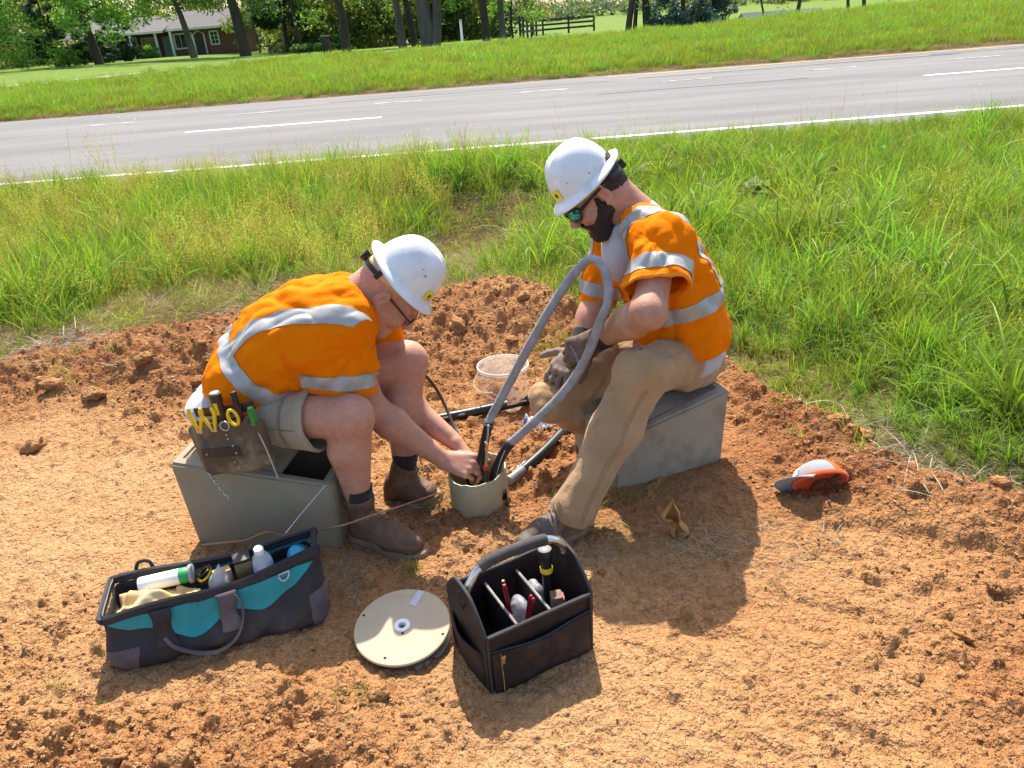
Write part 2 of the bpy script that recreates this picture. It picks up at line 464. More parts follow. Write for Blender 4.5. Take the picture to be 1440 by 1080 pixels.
def dirt_z(x, y, fine=True):
    x = np.asarray(x, float); y = np.asarray(y, float)
    ed = edge_dist(x, y) + 0.10 * fbm(x * 3, y * 3, 3, 31)
    m = clod_mask(x, y)
    z = 0.022 * fbm(x * 1.1, y * 1.1, 3, 41)
    z = z + 0.22 * np.exp(-((x + .12) / .64) ** 2 - ((y - 3.95) / .38) ** 2)
    z = z + 0.15 * np.exp(-((x + 1.75) / .85) ** 2 - ((y - 3.80) / .30) ** 2) + 0.07 * np.exp(-((ed - 0.15) / 0.15) ** 2)
    z = z + 0.04 * np.exp(-((x + .9) / .7) ** 2 - ((y - 1.18) / .14) ** 2)
    flat = np.exp(-(((x + .87) / .4) ** 2 + ((y - 2.3) / .3) ** 2)) + np.exp(-(((x - .6) / .35) ** 2 + ((y - 2.55) / .3) ** 2))
    z = z * (1 - np.clip(flat, 0, 1))
    z = z - 0.035 * np.exp(-(((x + .36) / .12) ** 2 + ((y - 2.3) / .16) ** 2))
    if fine:
        f = np.clip(1 - 0.8 * flat, 0.15, 1)
        z = z + f * (0.75 * _bumps(x, y, 5.0, 0.80, 51, m * 0.95) + 0.85 * _bumps(x, y, 11.0, 0.62, 52, m) + 0.9 * _bumps(x, y, 23.0, 0.50, 53, m) + 0.8 * _bumps(x, y, 46.0, 0.42, 54, np.minimum(m + .25, 1)))
        st = sstep(0.0, 0.5, x) * sstep(2.6, 2.2, y)
        z = z + 0.014 * st * fbm((x * 0.5 + y * 0.87) * 15, (x * 0.87 - y * 0.5) * 2.2, 3, 61)
        rg = 1 - np.abs(fbm(x * 6.5, y * 6.5, 4, 65, 0.6)) * 3.0
        z = z + f * (0.013 * rg * (0.30 + m) + 0.009 * fbm(x * 9, y * 9, 3, 62) + 0.0115 * fbm(x * 27, y * 27, 4, 63, 0.68) * (0.45 + m))
        # lug marks of a machine track, front right of the tool tote
        tx = (x - 0.02) * 0.94 + (y - 1.27) * 0.34; ty = -(x - 0.02) * 0.34 + (y - 1.27) * 0.94
        for oy in (0.0, 0.055):
            w = np.exp(-((ty - oy) / 0.016) ** 2) * sstep(-0.02, 0.03, tx) * sstep(0.30, 0.22, tx)
            z = z - 0.010 * w * (0.4 + 0.6 * np.sin(tx * 240 + oy * 70))
    inside = sstep(-0.10, 0.10, ed)
    return (z + 0.0) * inside - 0.16 * (1 - inside)

# ---- soil material
def soil_mat():
    m = M('dug_clay_soil', (0.42, 0.24, 0.11), rough=0.95, bump=0.8, bscale=170, bdist=0.010, spec=0.12)
    nt = m.node_tree; N = nt.nodes; L = nt.links; b = N['Principled BSDF']
    col, at = attr_mix(m, 'moist', [(0.46, 0.270, 0.128), (0.405, 0.210, 0.087), (0.30, 0.130, 0.052)], [0.12, 0.5, 0.95])
    tc = N.new('ShaderNodeNewGeometry')
    no = N.new('ShaderNodeTexNoise'); no.inputs['Scale'].default_value = 34; no.inputs['Detail'].default_value = 6; no.inputs['Roughness'].default_value = 0.75
    L.new(tc.outputs['Position'], no.inputs['Vector'])
    rp = N.new('ShaderNodeValToRGB'); rp.color_ramp.elements[0].position = 0.30; rp.color_ramp.elements[1].position = 0.72
    rp.color_ramp.elements[0].color = (0.55, 0.48, 0.42, 1); rp.color_ramp.elements[1].color = (1.22, 1.22, 1.24, 1)
    L.new(no.outputs['Fac'], rp.inputs[0])
    mx = N.new('ShaderNodeMix'); mx.data_type = 'RGBA'; mx.blend_type = 'MULTIPLY'; mx.inputs['Factor'].default_value = 0.85
    L.new(col, mx.inputs['A']); L.new(rp.outputs[0], mx.inputs['B']); L.new(mx.outputs['Result'], b.inputs['Base Color'])
    # granular relief: crumbs of two sizes over a coarser roughness
    last = None
    for kind, sc_, dist in (('n', 40, .016), ('v', 75, .0075), ('v', 170, .0032)):
        if kind == 'n':
            t = N.new('ShaderNodeTexNoise'); t.inputs['Scale'].default_value = sc_; t.inputs['Detail'].default_value = 4; t.inputs['Roughness'].default_value = .7; o = t.outputs['Fac']
        else:
            t = N.new('ShaderNodeTexVoronoi'); t.feature = 'SMOOTH_F1'; t.inputs['Scale'].default_value = sc_; t.inputs['Smoothness'].default_value = .25; iv = N.new('ShaderNodeMath'); iv.operation = 'SUBTRACT'; iv.inputs[0].default_value = 1; L.new(t.outputs['Distance'], iv.inputs[1]); o = iv.outputs[0]
        L.new(tc.outputs['Position'], t.inputs['Vector'])
        bp = N.new('ShaderNodeBump'); bp.inputs['Strength'].default_value = .9; bp.inputs['Distance'].default_value = dist; L.new(o, bp.inputs['Height'])
        if last is not None: L.new(last, bp.inputs['Normal'])
        last = bp.outputs[0]
    L.new(last, b.inputs['Normal'])
    return m
SOIL = soil_mat()

def build_dirt():
    ys = [0.55]
    while ys[-1] < 5.0: ys.append(ys[-1] + 0.0055 + 0.0022 * max(ys[-1] - 1.2, 0))
    ys = np.array(ys); nx = 660
    u = np.linspace(-1, 1, nx)
    Y = np.repeat(ys[:, None], nx, 1)
    half = 1.75 + 0.55 * np.maximum(ys - 1.0, 0)
    X = u[None, :] * half[:, None] + 0.0 * Y - 0.15
    keep = edge_dist(X, Y) > -0.35
    Z = dirt_z(X, Y)
    V = np.stack([X, Y, Z], -1).reshape(-1, 3)
    m, n = X.shape
    i = np.arange(m - 1)[:, None] * n + np.arange(n - 1)[None, :]
    F = np.stack([i, i + 1, i + n + 1, i + n], -1).reshape(-1, 4)
    k = keep.reshape(-1); F = F[k[F].all(1)]
    used = np.unique(F); rem = np.full(len(V), -1); rem[used] = np.arange(len(used)); V = V[used]; F = rem[F]
    o = mk('dirt_ground', V, F, SOIL); tag(o, kind='structure')
    x, y = V[:, 0], V[:, 1]
    moist = 0.29 + 0.38 * clod_mask(x, y) + 0.35 * fbm(x * 1.6, y * 1.6, 4, 71) + 0.25 * sstep(0.9, 1.3, x) + 0.2 * sstep(3.2, 2.9, y) * sstep(2.0, 2.6, y) * sstep(-.6, .2, x) + 0.15 * sstep(3.2, 3.8, y) * sstep(-0.9, -1.4, x)
    moist = moist - 0.30 * sstep(3.1, 3.5, y) * np.exp(-((x - .1) / .5) ** 2) - 0.2 * sstep(-1.0, -1.6, x) * sstep(3.1, 2.7, y)
    set_attr(o.data, 'moist', np.clip(moist, 0, 1))
    return o
DIRT = build_dirt()

# ---- the big terrain sheet
def build_terrain():
    ys = np.concatenate([np.linspace(-12, 0, 7)[:-1], np.linspace(0, 9.2, 60)[:-1], np.array([9.2, 9.35, 13, 17.9, 18.1]), np.linspace(18.25, 40, 50), np.linspace(41, 130, 50), np.linspace(140, 340, 24), [360, 420, 600, 900, 1500, 2600]])
    u = np.linspace(-1, 1, 161); u = np.sign(u) * np.abs(u) ** 1.7
    half = 9 + 0.95 * np.maximum(ys, 0) + 60 * sstep(20, 60, ys)
    X = u[None, :] * half[:, None]; Y = np.repeat(ys[:, None], len(u), 1)
    Z = ground_z(X, Y); Z = np.maximum(Z, -90)
    m, n = X.shape
    i = np.arange(m - 1)[:, None] * n + np.arange(n - 1)[None, :]
    F = np.stack([i, i + 1, i + n + 1, i + n], -1).reshape(-1, 4)
    mt = M('turf_soil', (0.14, 0.22, 0.035), rough=0.95, bump=0.6, bscale=14, bdist=0.06, spec=0.1)
    nt = mt.node_tree; N = nt.nodes; L = nt.links; b = N['Principled BSDF']
    col, at = attr_mix(mt, 'turf', [(0.155, 0.10, 0.05), (0.15, 0.13, 0.045), (0.135, 0.205, 0.035)], [0.0, 0.45, 1.0])
    tc = N.new('ShaderNodeTexCoord'); no = N.new('ShaderNodeTexNoise'); no.inputs['Scale'].default_value = 1.1; no.inputs['Detail'].default_value = 10; no.inputs['Roughness'].default_value = 0.72
    L.new(tc.outputs['Object'], no.inputs['Vector'])
    rp = N.new('ShaderNodeValToRGB'); rp.color_ramp.elements[0].position = 0.32; rp.color_ramp.elements[1].position = 0.7
    rp.color_ramp.elements[0].color = (0.72, 0.78, 0.65, 1); rp.color_ramp.elements[1].color = (1.18, 1.12, 1.1, 1)
    L.new(no.outputs['Fac'], rp.inputs[0])
    mx = N.new('ShaderNodeMix'); mx.data_type = 'RGBA'; mx.blend_type = 'MULTIPLY'; mx.inputs['Factor'].default_value = 1
    L.new(col, mx.inputs['A']); L.new(rp.outputs[0], mx.inputs['B']); L.new(mx.outputs['Result'], b.inputs['Base Color'])
    o = mk('ground', np.stack([X, Y, Z], -1).reshape(-1, 3), F, mt); tag(o, kind='structure')
    x, y = X.ravel(), Y.ravel()
    turf = 0.35 + 0.65 * sstep(18.6, 19.6, y + 0.3 * fbm(x * 1.5, y * 1.5, 2, 77))
    turf = turf - 0.3 * np.exp(-((y - 18.3) / 0.35) ** 2) - 0.5 * np.exp(-((x + .5) / .9) ** 2 - ((y - 6.0) / 1.5) ** 2)
    set_attr(o.data, 'turf', np.clip(turf, 0, 1))
build_terrain()

# ---- road
def build_road():
    asph = M('worn_asphalt', (0.205, 0.199, 0.190), rough=0.88, col2=(0.145, 0.140, 0.135), scale=0.9, detail=12, bump=0.5, bscale=70, bdist=0.008, spec=0.2, cstretch=(0.22, 1.6, 1), ramp=(0.35, 0.65))
    ys = np.array([9.45, 9.75, 11.5, 13.4, 15.5, 17.6, 17.95]); zs = np.array([-0.03, 0.006, 0.02, 0.03, 0.022, 0.01, -0.02])
    xs = np.linspace(-90, 90, 181)
    G = np.stack(np.meshgrid(ys, xs, indexing='ij'), -1)
    jag = 0.05 * fbm(xs * 2.0, xs * 0 + 1, 3, 81)
    P = np.stack([G[..., 1], G[..., 0], np.repeat(zs[:, None], len(xs), 1)], -1)
    P[0, :, 1] += jag; P[-1, :, 1] += jag[::-1] * 2
    mb = MB(); mb.sheet(P[:, ::-1]); rd = mb.build('road', asph, None, True, base=(0, 13, 0), sharp=None); tag(rd, kind='structure')
    zr = lambda y: np.interp(y, ys, zs)
    white = M('road_paint_white', (0.74, 0.74, 0.72), rough=0.7, col2=(0.42, 0.41, 0.40), scale=7, detail=10, ramp=(0.33, 0.5), bump=0.3, bscale=90)
    faint = M('road_paint_faint', (0.52, 0.515, 0.50), rough=0.8, col2=(0.23, 0.225, 0.22), scale=5, detail=10, ramp=(0.42, 0.62))
    yell = M('road_paint_yellow', (0.62, 0.38, 0.06), rough=0.7, col2=(0.30, 0.24, 0.15), scale=5, detail=10, ramp=(0.35, 0.62))
    def strip(name, x0, x1, y0, w, mat):
        n = max(int((x1 - x0) / 0.5), 2); xs_ = np.linspace(x0, x1, n)
        wob = 0.012 * fbm(xs_ * 1.3, xs_ * 0 + y0, 2, 83)
        lo = np.stack([xs_, np.full(n, y0 - w / 2) + wob, np.full(n, zr(y0 - w / 2) + 0.005)], 1); hi = np.stack([xs_, np.full(n, y0 + w / 2) + wob, np.full(n, zr(y0 + w / 2) + 0.005)], 1)
        b = MB(); b.sheet(np.stack([lo, hi])[:, ::-1][::-1] if False else np.stack([lo, hi]))
        o = b.build(name, mat, rd, True, sharp=None); return o
    strip('edge_line', -90, 90, 9.93, 0.12, white)
    strip('yellow_line', 2.5, 90, 17.35, 0.10, yell); strip('yellow_line', -90, -28, 17.35, 0.10, yell)
    for k in range(-6, 8):
        strip('lane_dash', -5.05 + 12.2 * k, -5.05 + 12.2 * k + 3.25, 13.42, 0.11, white)
    for k in range(-12, 14):
        strip('turn_lane_dash', -4.95 + 2.74 * k, -4.95 + 2.74 * k + 0.95, 15.58, 0.09, faint)
    seal = M('crack_sealant', (0.035, 0.035, 0.037), rough=0.5)
    for (x0, x1, yy, w) in ((1.9, 5.6, 14.35, 0.05), (-3.2, 2.4, 16.45, 0.06), (3.0, 9.5, 16.6, 0.07), (9.0, 15.0, 16.8, 0.06)):
        strip('sealed_crack', x0, x1, yy, w, seal)
    return rd
build_road()
# ------------------------------------------------------------------ grass and other ground cover
PROTO = bpy.data.collections.new('ground_cover_prototypes')

def leaf_mat(name, stops, tl, rough=0.5, trans=0.42, hue=0.04):
    """blade colour from root to tip (attribute t), varied per blade (attribute v) and per clump"""
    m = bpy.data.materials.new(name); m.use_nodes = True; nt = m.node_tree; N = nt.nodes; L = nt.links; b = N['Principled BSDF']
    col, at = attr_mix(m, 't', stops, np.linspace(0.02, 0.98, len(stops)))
    av = N.new('ShaderNodeAttribute'); av.attribute_name = 'v'
    oi = N.new('ShaderNodeObjectInfo')
    ad = N.new('ShaderNodeMath'); ad.operation = 'ADD'; L.new(av.outputs['Fac'], ad.inputs[0]); L.new(oi.outputs['Random'], ad.inputs[1])
    mr = N.new('ShaderNodeMapRange'); mr.inputs['From Max'].default_value = 2; mr.inputs['To Min'].default_value = 0.45; mr.inputs['To Max'].default_value = 1.5
    L.new(ad.outputs[0], mr.inputs['Value'])
    mh = N.new('ShaderNodeMapRange'); mh.inputs['To Min'].default_value = 0.5 - hue; mh.inputs['To Max'].default_value = 0.5 + hue * 0.6; L.new(oi.outputs['Random'], mh.inputs['Value'])
    hs = N.new('ShaderNodeHueSaturation'); L.new(col, hs.inputs['Color']); L.new(mr.outputs[0], hs.inputs['Value']); L.new(mh.outputs[0], hs.inputs['Hue'])
    L.new(hs.outputs[0], b.inputs['Base Color']); b.inputs['Roughness'].default_value = rough; b.inputs['Specular IOR Level'].default_value = 0.35
    tr = N.new('ShaderNodeBsdfTranslucent'); hv = N.new('ShaderNodeMix'); hv.data_type = 'RGBA'; hv.blend_type = 'MULTIPLY'; hv.inputs['Factor'].default_value = 1
    L.new(hs.outputs[0], hv.inputs['A']); hv.inputs['B'].default_value = tuple(tl) + (1,); L.new(hv.outputs['Result'], tr.inputs[0])
    mi = N.new('ShaderNodeMixShader'); mi.inputs[0].default_value = trans
    o = N['Material Output']; L.new(b.outputs[0], mi.inputs[1]); L.new(tr.outputs[0], mi.inputs[2]); L.new(mi.outputs[0], o.inputs[0])
    return m
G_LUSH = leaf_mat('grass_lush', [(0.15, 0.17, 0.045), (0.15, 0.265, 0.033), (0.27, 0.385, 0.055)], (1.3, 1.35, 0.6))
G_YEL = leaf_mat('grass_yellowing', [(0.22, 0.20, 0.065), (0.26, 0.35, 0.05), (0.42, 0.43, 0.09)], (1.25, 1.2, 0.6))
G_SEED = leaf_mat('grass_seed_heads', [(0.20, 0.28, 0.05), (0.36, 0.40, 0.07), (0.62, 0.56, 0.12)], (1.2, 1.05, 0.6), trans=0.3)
G_DRY = leaf_mat('dry_grass', [(0.26, 0.18, 0.09), (0.40, 0.30, 0.16), (0.52, 0.41, 0.24)], (1.0, 0.95, 0.7), trans=0.2, hue=0.015)
G_PALE = leaf_mat('bleached_straw', [(0.42, 0.36, 0.24), (0.58, 0.51, 0.36), (0.62, 0.56, 0.40)], (1.0, 0.95, 0.8), trans=0.2, hue=0.015)
G_LAWN = leaf_mat('lawn_grass', [(0.17, 0.19, 0.045), (0.185, 0.275, 0.040), (0.25, 0.34, 0.06)], (1.3, 1.3, 0.55))
G_WEED = leaf_mat('weed_leaves', [(0.07, 0.16, 0.03), (0.10, 0.25, 0.035), (0.13, 0.30, 0.04)], (1.2, 1.3, 0.6))

def blades(rng, n, hmin, hmax, w, rad_, lean, droop, seg=4, flat=False, wpow=0.7):
    """V, F, t, v of one clump of n curved blades"""
    V = []; F = []; T = []; U = []
    for _ in range(n):
        a = rng.uniform(0, 2 * np.pi); r = rad_ * math.sqrt(rng.uniform()); p = A(r * math.cos(a), r * math.sin(a), -0.01)
        h = rng.uniform(hmin, hmax); th = rng.uniform(0, 2 * np.pi); d = A(math.cos(th), math.sin(th), 0); el = rng.normal(0, lean)
        dirv = unit(A(0, 0, 1) * math.cos(el) + d * math.sin(abs(el)))
        if flat: dirv = unit(d + A(0, 0, rng.uniform(0.05, 0.6)))
        s0 = len(V); ww = w * rng.uniform(0.6, 1.3); vv = rng.uniform(); side = unit(np.cross(dirv, A(rng.normal(), rng.normal(), 0.2)))
        dr = droop * rng.uniform(0.3, 1.6); drd = unit(d + 0.001)
        for i in range(seg + 1):
            t = i / seg; q = ww * max(1 - t, 0) ** wpow * 0.5 if i < seg else 0
            if i: p = p + dirv * h / seg; dirv = unit(dirv + drd * dr * 0.5 + A(0, 0, -1) * dr * (0.25 + t))
            if i < seg: V += [p - side * q, p + side * q]; T += [t, t]; U += [vv, vv]
            else: V.append(p); T.append(1.0); U.append(vv)
        for i in range(seg - 1): F.append((s0 + 2 * i, s0 + 2 * i + 1, s0 + 2 * i + 3, s0 + 2 * i + 2))
        F.append((s0 + 2 * seg - 2, s0 + 2 * seg - 1, s0 + 2 * seg))
    return np.array(V), F, T, U

def seeds(rng, n, hmin, hmax, rad_, lean, npan, size, spread):
    """thin stalks with an open panicle of tiny spikelets"""
    V = []; F = []; T = []; U = []
    for _ in range(n):
        a = rng.uniform(0, 6.28); r = rad_ * math.sqrt(rng.uniform()); h = rng.uniform(hmin, hmax)
        p0 = A(r * math.cos(a), r * math.sin(a), 0); th = rng.uniform(0, 6.28); tip = p0 + h * unit(A(math.cos(th) * lean, math.sin(th) * lean, 1)); vv = rng.uniform()
        s = len(V); w = 0.0011; sd = unit(A(rng.normal(), rng.normal(), 0)) * w
        V += [p0 - sd, p0 + sd, tip + sd * .5, tip - sd * .5]; F.append((s, s + 1, s + 2, s + 3)); T += [0, 0, .6, .6]; U += [vv] * 4
        for k in range(npan):
            f = rng.uniform(0.55, 1.03); c = p0 + (tip - p0) * f + A(rng.normal(), rng.normal(), rng.normal() * .5) * spread * (1.15 - f) * 2
            e1 = unit(rng.normal(size=3)) * size * rng.uniform(.6, 1.3); e2 = unit(np.cross(e1, rng.normal(size=3))) * size * 0.45
            s = len(V); V += [c - e1, c + e2, c + e1, c - e2]; F.append((s, s + 1, s + 2, s + 3)); T += [.9] * 4; U += [rng.uniform()] * 4
    return np.array(V), F, T, U

def broad(rng, n, size):
    """low broad-leaved weed"""
    V = []; F = []; T = []; U = []
    for _ in range(n):
        th = rng.uniform(0, 6.28); d = A(math.cos(th), math.sin(th), rng.uniform(.3, 1.2)); d = unit(d); s = unit(np.cross(d, A(0, 0, 1))); L_ = size * rng.uniform(.5, 1.2); p = A(0, 0, rng.uniform(0, size * .8)); vv = rng.uniform()
        s0 = len(V); prof = [(.0, .03), (.35, .18), (.65, .22), (.9, .10), (1, .0)]
        for f, w in prof:
            c = p + d * L_ * f + A(0, 0, -0.25 * L_ * f * f)
            V += [c - s * w * L_, c + s * w * L_ + A(0, 0, .0)]; T += [.3 + .6 * f] * 2; U += [vv] * 2
        for i in range(4): F.append((s0 + 2 * i, s0 + 2 * i + 1, s0 + 2 * i + 3, s0 + 2 * i + 2))
    return np.array(V), F, T, U

def proto(name, data, mat):
    V, F, T, U = data
    me = mesh_of(name, V, F, True); me.materials.append(mat); set_attr(me, 't', T); set_attr(me, 'v', U)
    o = bpy.data.objects.new(name, me); return o

def scatter(name, protos, P, rotz, scl, idx, label, cat='grass', tilt=None):
    """one object of uncountable ground cover: points that carry instances of the clumps"""
    c = bpy.data.collections.new(name + '_clumps')
    for i, o in enumerate(protos): o.name = '%02d_%s' % (i, o.name); c.objects.link(o)
    me = bpy.data.meshes.new(name); me.from_pydata([tuple(p) for p in np.asarray(P, float)], [], [])
    n = len(P); r = np.zeros((n, 3), np.float32); r[:, 2] = rotz
    if tilt is not None: r[:, 0] = tilt[:, 0]; r[:, 1] = tilt[:, 1]
    a = me.attributes.new('rot', 'FLOAT_VECTOR', 'POINT'); a.data.foreach_set('vector', r.ravel())
    s = np.asarray(scl, np.float32); s = np.repeat(s[:, None], 3, 1) if s.ndim == 1 else s
    a = me.attributes.new('scl', 'FLOAT_VECTOR', 'POINT'); a.data.foreach_set('vector', s.ravel())
    a = me.attributes.new('idx', 'INT', 'POINT'); a.data.foreach_set('value', np.asarray(idx, np.int32))
    o = bpy.data.objects.new(name, me); COL.objects.link(o)
    ng = bpy.data.node_groups.new(name + '_scatter', 'GeometryNodeTree')
    ng.interface.new_socket('Geometry', in_out='INPUT', socket_type='NodeSocketGeometry'); ng.interface.new_socket('Geometry', in_out='OUTPUT', socket_type='NodeSocketGeometry')
    N = ng.nodes; L = ng.links
    gi = N.new('NodeGroupInput'); go = N.new('NodeGroupOutput'); ip = N.new('GeometryNodeInstanceOnPoints'); ci = N.new('GeometryNodeCollectionInfo')
    ci.inputs['Collection'].default_value = c; ci.inputs['Separate Children'].default_value = True; ci.inputs['Reset Children'].default_value = True
    def na(nm, ty):
        q = N.new('GeometryNodeInputNamedAttribute'); q.data_type = ty; q.inputs['Name'].default_value = nm; return q.outputs['Attribute']
    L.new(gi.outputs[0], ip.inputs['Points']); L.new(ci.outputs[0], ip.inputs['Instance']); ip.inputs['Pick Instance'].default_value = True
    L.new(na('idx', 'INT'), ip.inputs['Instance Index']); L.new(na('scl', 'FLOAT_VECTOR'), ip.inputs['Scale'])
    er = N.new('FunctionNodeEulerToRotation'); L.new(na('rot', 'FLOAT_VECTOR'), er.inputs[0]); L.new(er.outputs[0], ip.inputs['Rotation'])
    L.new(ip.outputs[0], go.inputs[0])
    md = o.modifiers.new('scatter', 'NODES'); md.node_group = ng
    tag(o, label, cat, kind='stuff'); return o

def grass_all():
    rng = np.random.default_rng(5)
    # --- verge between the soil and the road
    P_l = [proto('lush', blades(rng, 26, .18, .54, .0125, .055, .34, .18, 5), G_LUSH) for _ in range(4)]
    P_b = [proto('bent', blades(rng, 24, .16, .44, .0108, .075, .55, .38, 5), G_LUSH) for _ in range(3)]
    P_y = [proto('yellowing', blades(rng, 26, .16, .42, .0070, .08, .34, .2, 4), G_YEL) for _ in range(3)]
    P_s = [proto('seeding', seeds(rng, 12, .30, .54, .10, .20, 15, .0062, .016), G_SEED) for _ in range(3)]
    P_d = [proto('thatch', blades(rng, 34, .12, .30, .005, .10, .9, .30, 3, flat=True), G_DRY) for _ in range(3)]
    P_h = [proto('short', blades(rng, 40, .06, .17, .0048, .08, .5, .30, 3), G_YEL) for _ in range(2)]
    P_w = [proto('weed', broad(rng, 26, .13), G_WEED) for _ in range(2)]
    protos = P_l + P_b + P_y + P_s + P_d + P_h + P_w
    iL, iB, iY, iS, iD, iH, iW = range(0, 4), range(4, 7), range(7, 10), range(10, 13), range(13, 16), range(16, 18), range(18, 20)
    n = 30000
    y = 2.0 + 7.75 * rng.uniform(size=n) ** 0.92; x = rng.uniform(-1, 1, n) * (2.6 + 0.82 * y)
    ed = -edge_dist(x, y) + 0.12 * fbm(x * 2, y * 2, 2, 91)
    ok = (ed > 0.02) & (y < 9.72)
    x, y, ed = x[ok], y[ok], ed[ok]; n = len(x)
    left = np.clip(sstep(1.6, -2.2, x) + .35 * fbm(x * .8, y * .8, 2, 97), 0, 1); lr = rng.uniform(size=len(x)); f1 = fbm(x * 0.9, y * 0.9, 3, 92); f2 = fbm(x * 2.1, y * 2.1, 2, 93); u = rng.uniform(size=n)
    bare = np.exp(-((x + .62 - .28 * (y - 5)) / .75) ** 2 - ((y - 6.0) / 1.5) ** 2) * 1.25      # trampled way down to the soil
    bare = np.maximum(bare, 0.97 * sstep(1.25, 0.45, ed + 0.5 * f1) * sstep(0.6, -0.6, x))          # matted band along the left border
    bare = np.maximum(bare, 0.55 * sstep(0.45, 0.05, ed) * (1 - left) + 0.35 * sstep(.25, .6, f2) * (1 - left))
    idx = np.zeros(n, int); sc = np.ones(n); keep = np.ones(n, bool)
    for i in range(n):
        b = bare[i]; L_ = left[i] > lr[i] * .8 + .1; q = u[i]; lo = rng.uniform()
        if lo < b * 0.93:
            idx[i] = rng.choice(iD) if rng.uniform() < 0.82 else rng.choice(iH); sc[i] = rng.uniform(.6, 1.1); keep[i] = rng.uniform() < 0.8
            if b > .75 and rng.uniform() < .5: keep[i] = False
        elif L_:
            tuft = f2[i] > 0.12
            if q < 0.24 and not tuft: idx[i] = rng.choice(iS); sc[i] = rng.uniform(.7, 1.05)
            elif q < 0.42 and not tuft: idx[i] = rng.choice(iY); sc[i] = rng.uniform(.6, .95)
            elif q < 0.93: idx[i] = rng.choice(iL if rng.uniform() < .6 else iB); sc[i] = rng.uniform(.55, .9) * (1.15 if tuft else .72)
            else: idx[i] = rng.choice(iD); sc[i] = 1
        else:
            if q < 0.40: idx[i] = rng.choice(iL); sc[i] = rng.uniform(.5, .85)
            elif q < 0.80: idx[i] = rng.choice(iB); sc[i] = rng.uniform(.6, .95)
            elif q < 0.92: idx[i] = rng.choice(iY); sc[i] = rng.uniform(.5, .85)
            elif q < 0.945: idx[i] = rng.choice(iS); sc[i] = rng.uniform(.6, .9)
            elif q < 0.96: idx[i] = rng.choice(iW); sc[i] = rng.uniform(.5, 1.1)
            else: idx[i] = rng.choice(iD); sc[i] = 1
            sc[i] *= 0.85 + 0.35 * f1[i]
        sc[i] *= min(1.0, 0.35 + ed[i] * 1.1) if not L_ else min(1.0, 0.55 + ed[i] * .5)
        if y[i] > 9.35: sc[i] *= .6
    # keep the view onto the road: grass right at its edge stays lower
    sc *= 1 - 0.35 * sstep(8.0, 9.6, y)
    x, y, idx, sc = x[keep], y[keep], idx[keep], sc[keep]; n = len(x)
    z = ground_z(x, y) - 0.005
    hs = np.stack([sc, sc, sc * rng.uniform(.85, 1.12, n)], 1)
    tl = rng.normal(0, .10, (n, 2)); tl[:, 1] += 0.10
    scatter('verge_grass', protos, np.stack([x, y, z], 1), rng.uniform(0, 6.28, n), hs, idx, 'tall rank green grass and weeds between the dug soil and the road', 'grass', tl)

    # --- coarse broad-bladed tufts that stand out of the verge
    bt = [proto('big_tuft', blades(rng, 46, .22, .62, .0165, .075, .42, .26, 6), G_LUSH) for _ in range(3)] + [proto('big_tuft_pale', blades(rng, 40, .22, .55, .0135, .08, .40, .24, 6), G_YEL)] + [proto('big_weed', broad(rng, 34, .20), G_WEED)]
    x = rng.uniform(-6, 7.5, 1000); y = rng.uniform(2.6, 9.0, 1000); ed = -edge_dist(x, y); f2 = fbm(x * .9, y * .9, 2, 98)
    ok = (ed > .35) & (f2 > -.05) & ~((x > -1.5) & (x < .3) & (y < 7.4)); x, y = x[ok], y[ok]
    x = np.concatenate([x, [-3.0, -3.15, -2.9, -1.6, -1.45, .25, .4, .6, .8, .55, -2.35, 1.7, 2.2, -4.1, -3.7]]); y = np.concatenate([y, [4.75, 4.95, 5.0, 5.6, 5.75, 5.0, 5.25, 4.9, 5.4, 5.7, 5.3, 4.2, 4.6, 5.2, 5.0]])
    n = len(x); sc = rng.uniform(.55, 1.12, n) * (1 - .35 * sstep(7.5, 9, y)); sc[-15:] = rng.uniform(.85, 1.15, 15)
    tl = rng.normal(0, .12, (n, 2)); scatter('coarse_tufts', bt, np.stack([x, y, ground_z(x, y) - .005], 1), rng.uniform(0, 6.28, n), sc, rng.choice(5, n, p=[.26, .26, .26, .15, .07]), 'coarse broad-bladed grass tufts standing out of the verge', 'grass', tl)

    # --- matted dead grass between the soil and the tall growth on the left
    n = 5200; x = rng.uniform(-4.2, .5, n); y = np.interp(x, _EDGE[:, 0], _EDGE[:, 1]) + .05 + 1.15 * rng.uniform(size=n) ** 1.3
    x2 = rng.normal(-.55, .35, 900); y2 = rng.uniform(4.8, 7.4, 900); x = np.concatenate([x, x2 + .3 * (y2 - 5)]); y = np.concatenate([y, y2]); n = len(x)
    md = [proto('mat', blades(rng, 30, .10, .32, .0050, .10, 1.2, .22, 3, flat=True), G_DRY) for _ in range(3)] + [proto('mat_green', blades(rng, 26, .08, .22, .0050, .09, .7, .3, 3), G_YEL)]
    scatter('matted_grass', md, np.stack([x, y, ground_z(x, y) - .004], 1), rng.uniform(0, 6.28, n), rng.uniform(.55, 1.1, n), np.where(rng.uniform(size=n) < .84, rng.integers(0, 3, n), 3), 'matted brown dead grass between the soil and the tall grass at left', 'grass')

    # --- seed stalks standing up in front of the road
    ks = [proto('stalk', seeds(rng, 2, .36, .66, .06, .30, 14, .007, .006), G_SEED) for _ in range(3)]
    m = 70; x = rng.uniform(-7, 8.5, m); x = x + .5 * np.sin(x * 2.1); y = rng.uniform(8.0, 9.5, m)
    x = np.concatenate([x, rng.normal(-4.35, .12, 12)]); y = np.concatenate([y, rng.normal(8.9, .1, 12)]); m = len(x)
    sc_ = rng.uniform(.7, 1.15, m); sc_[-12:] *= 1.35
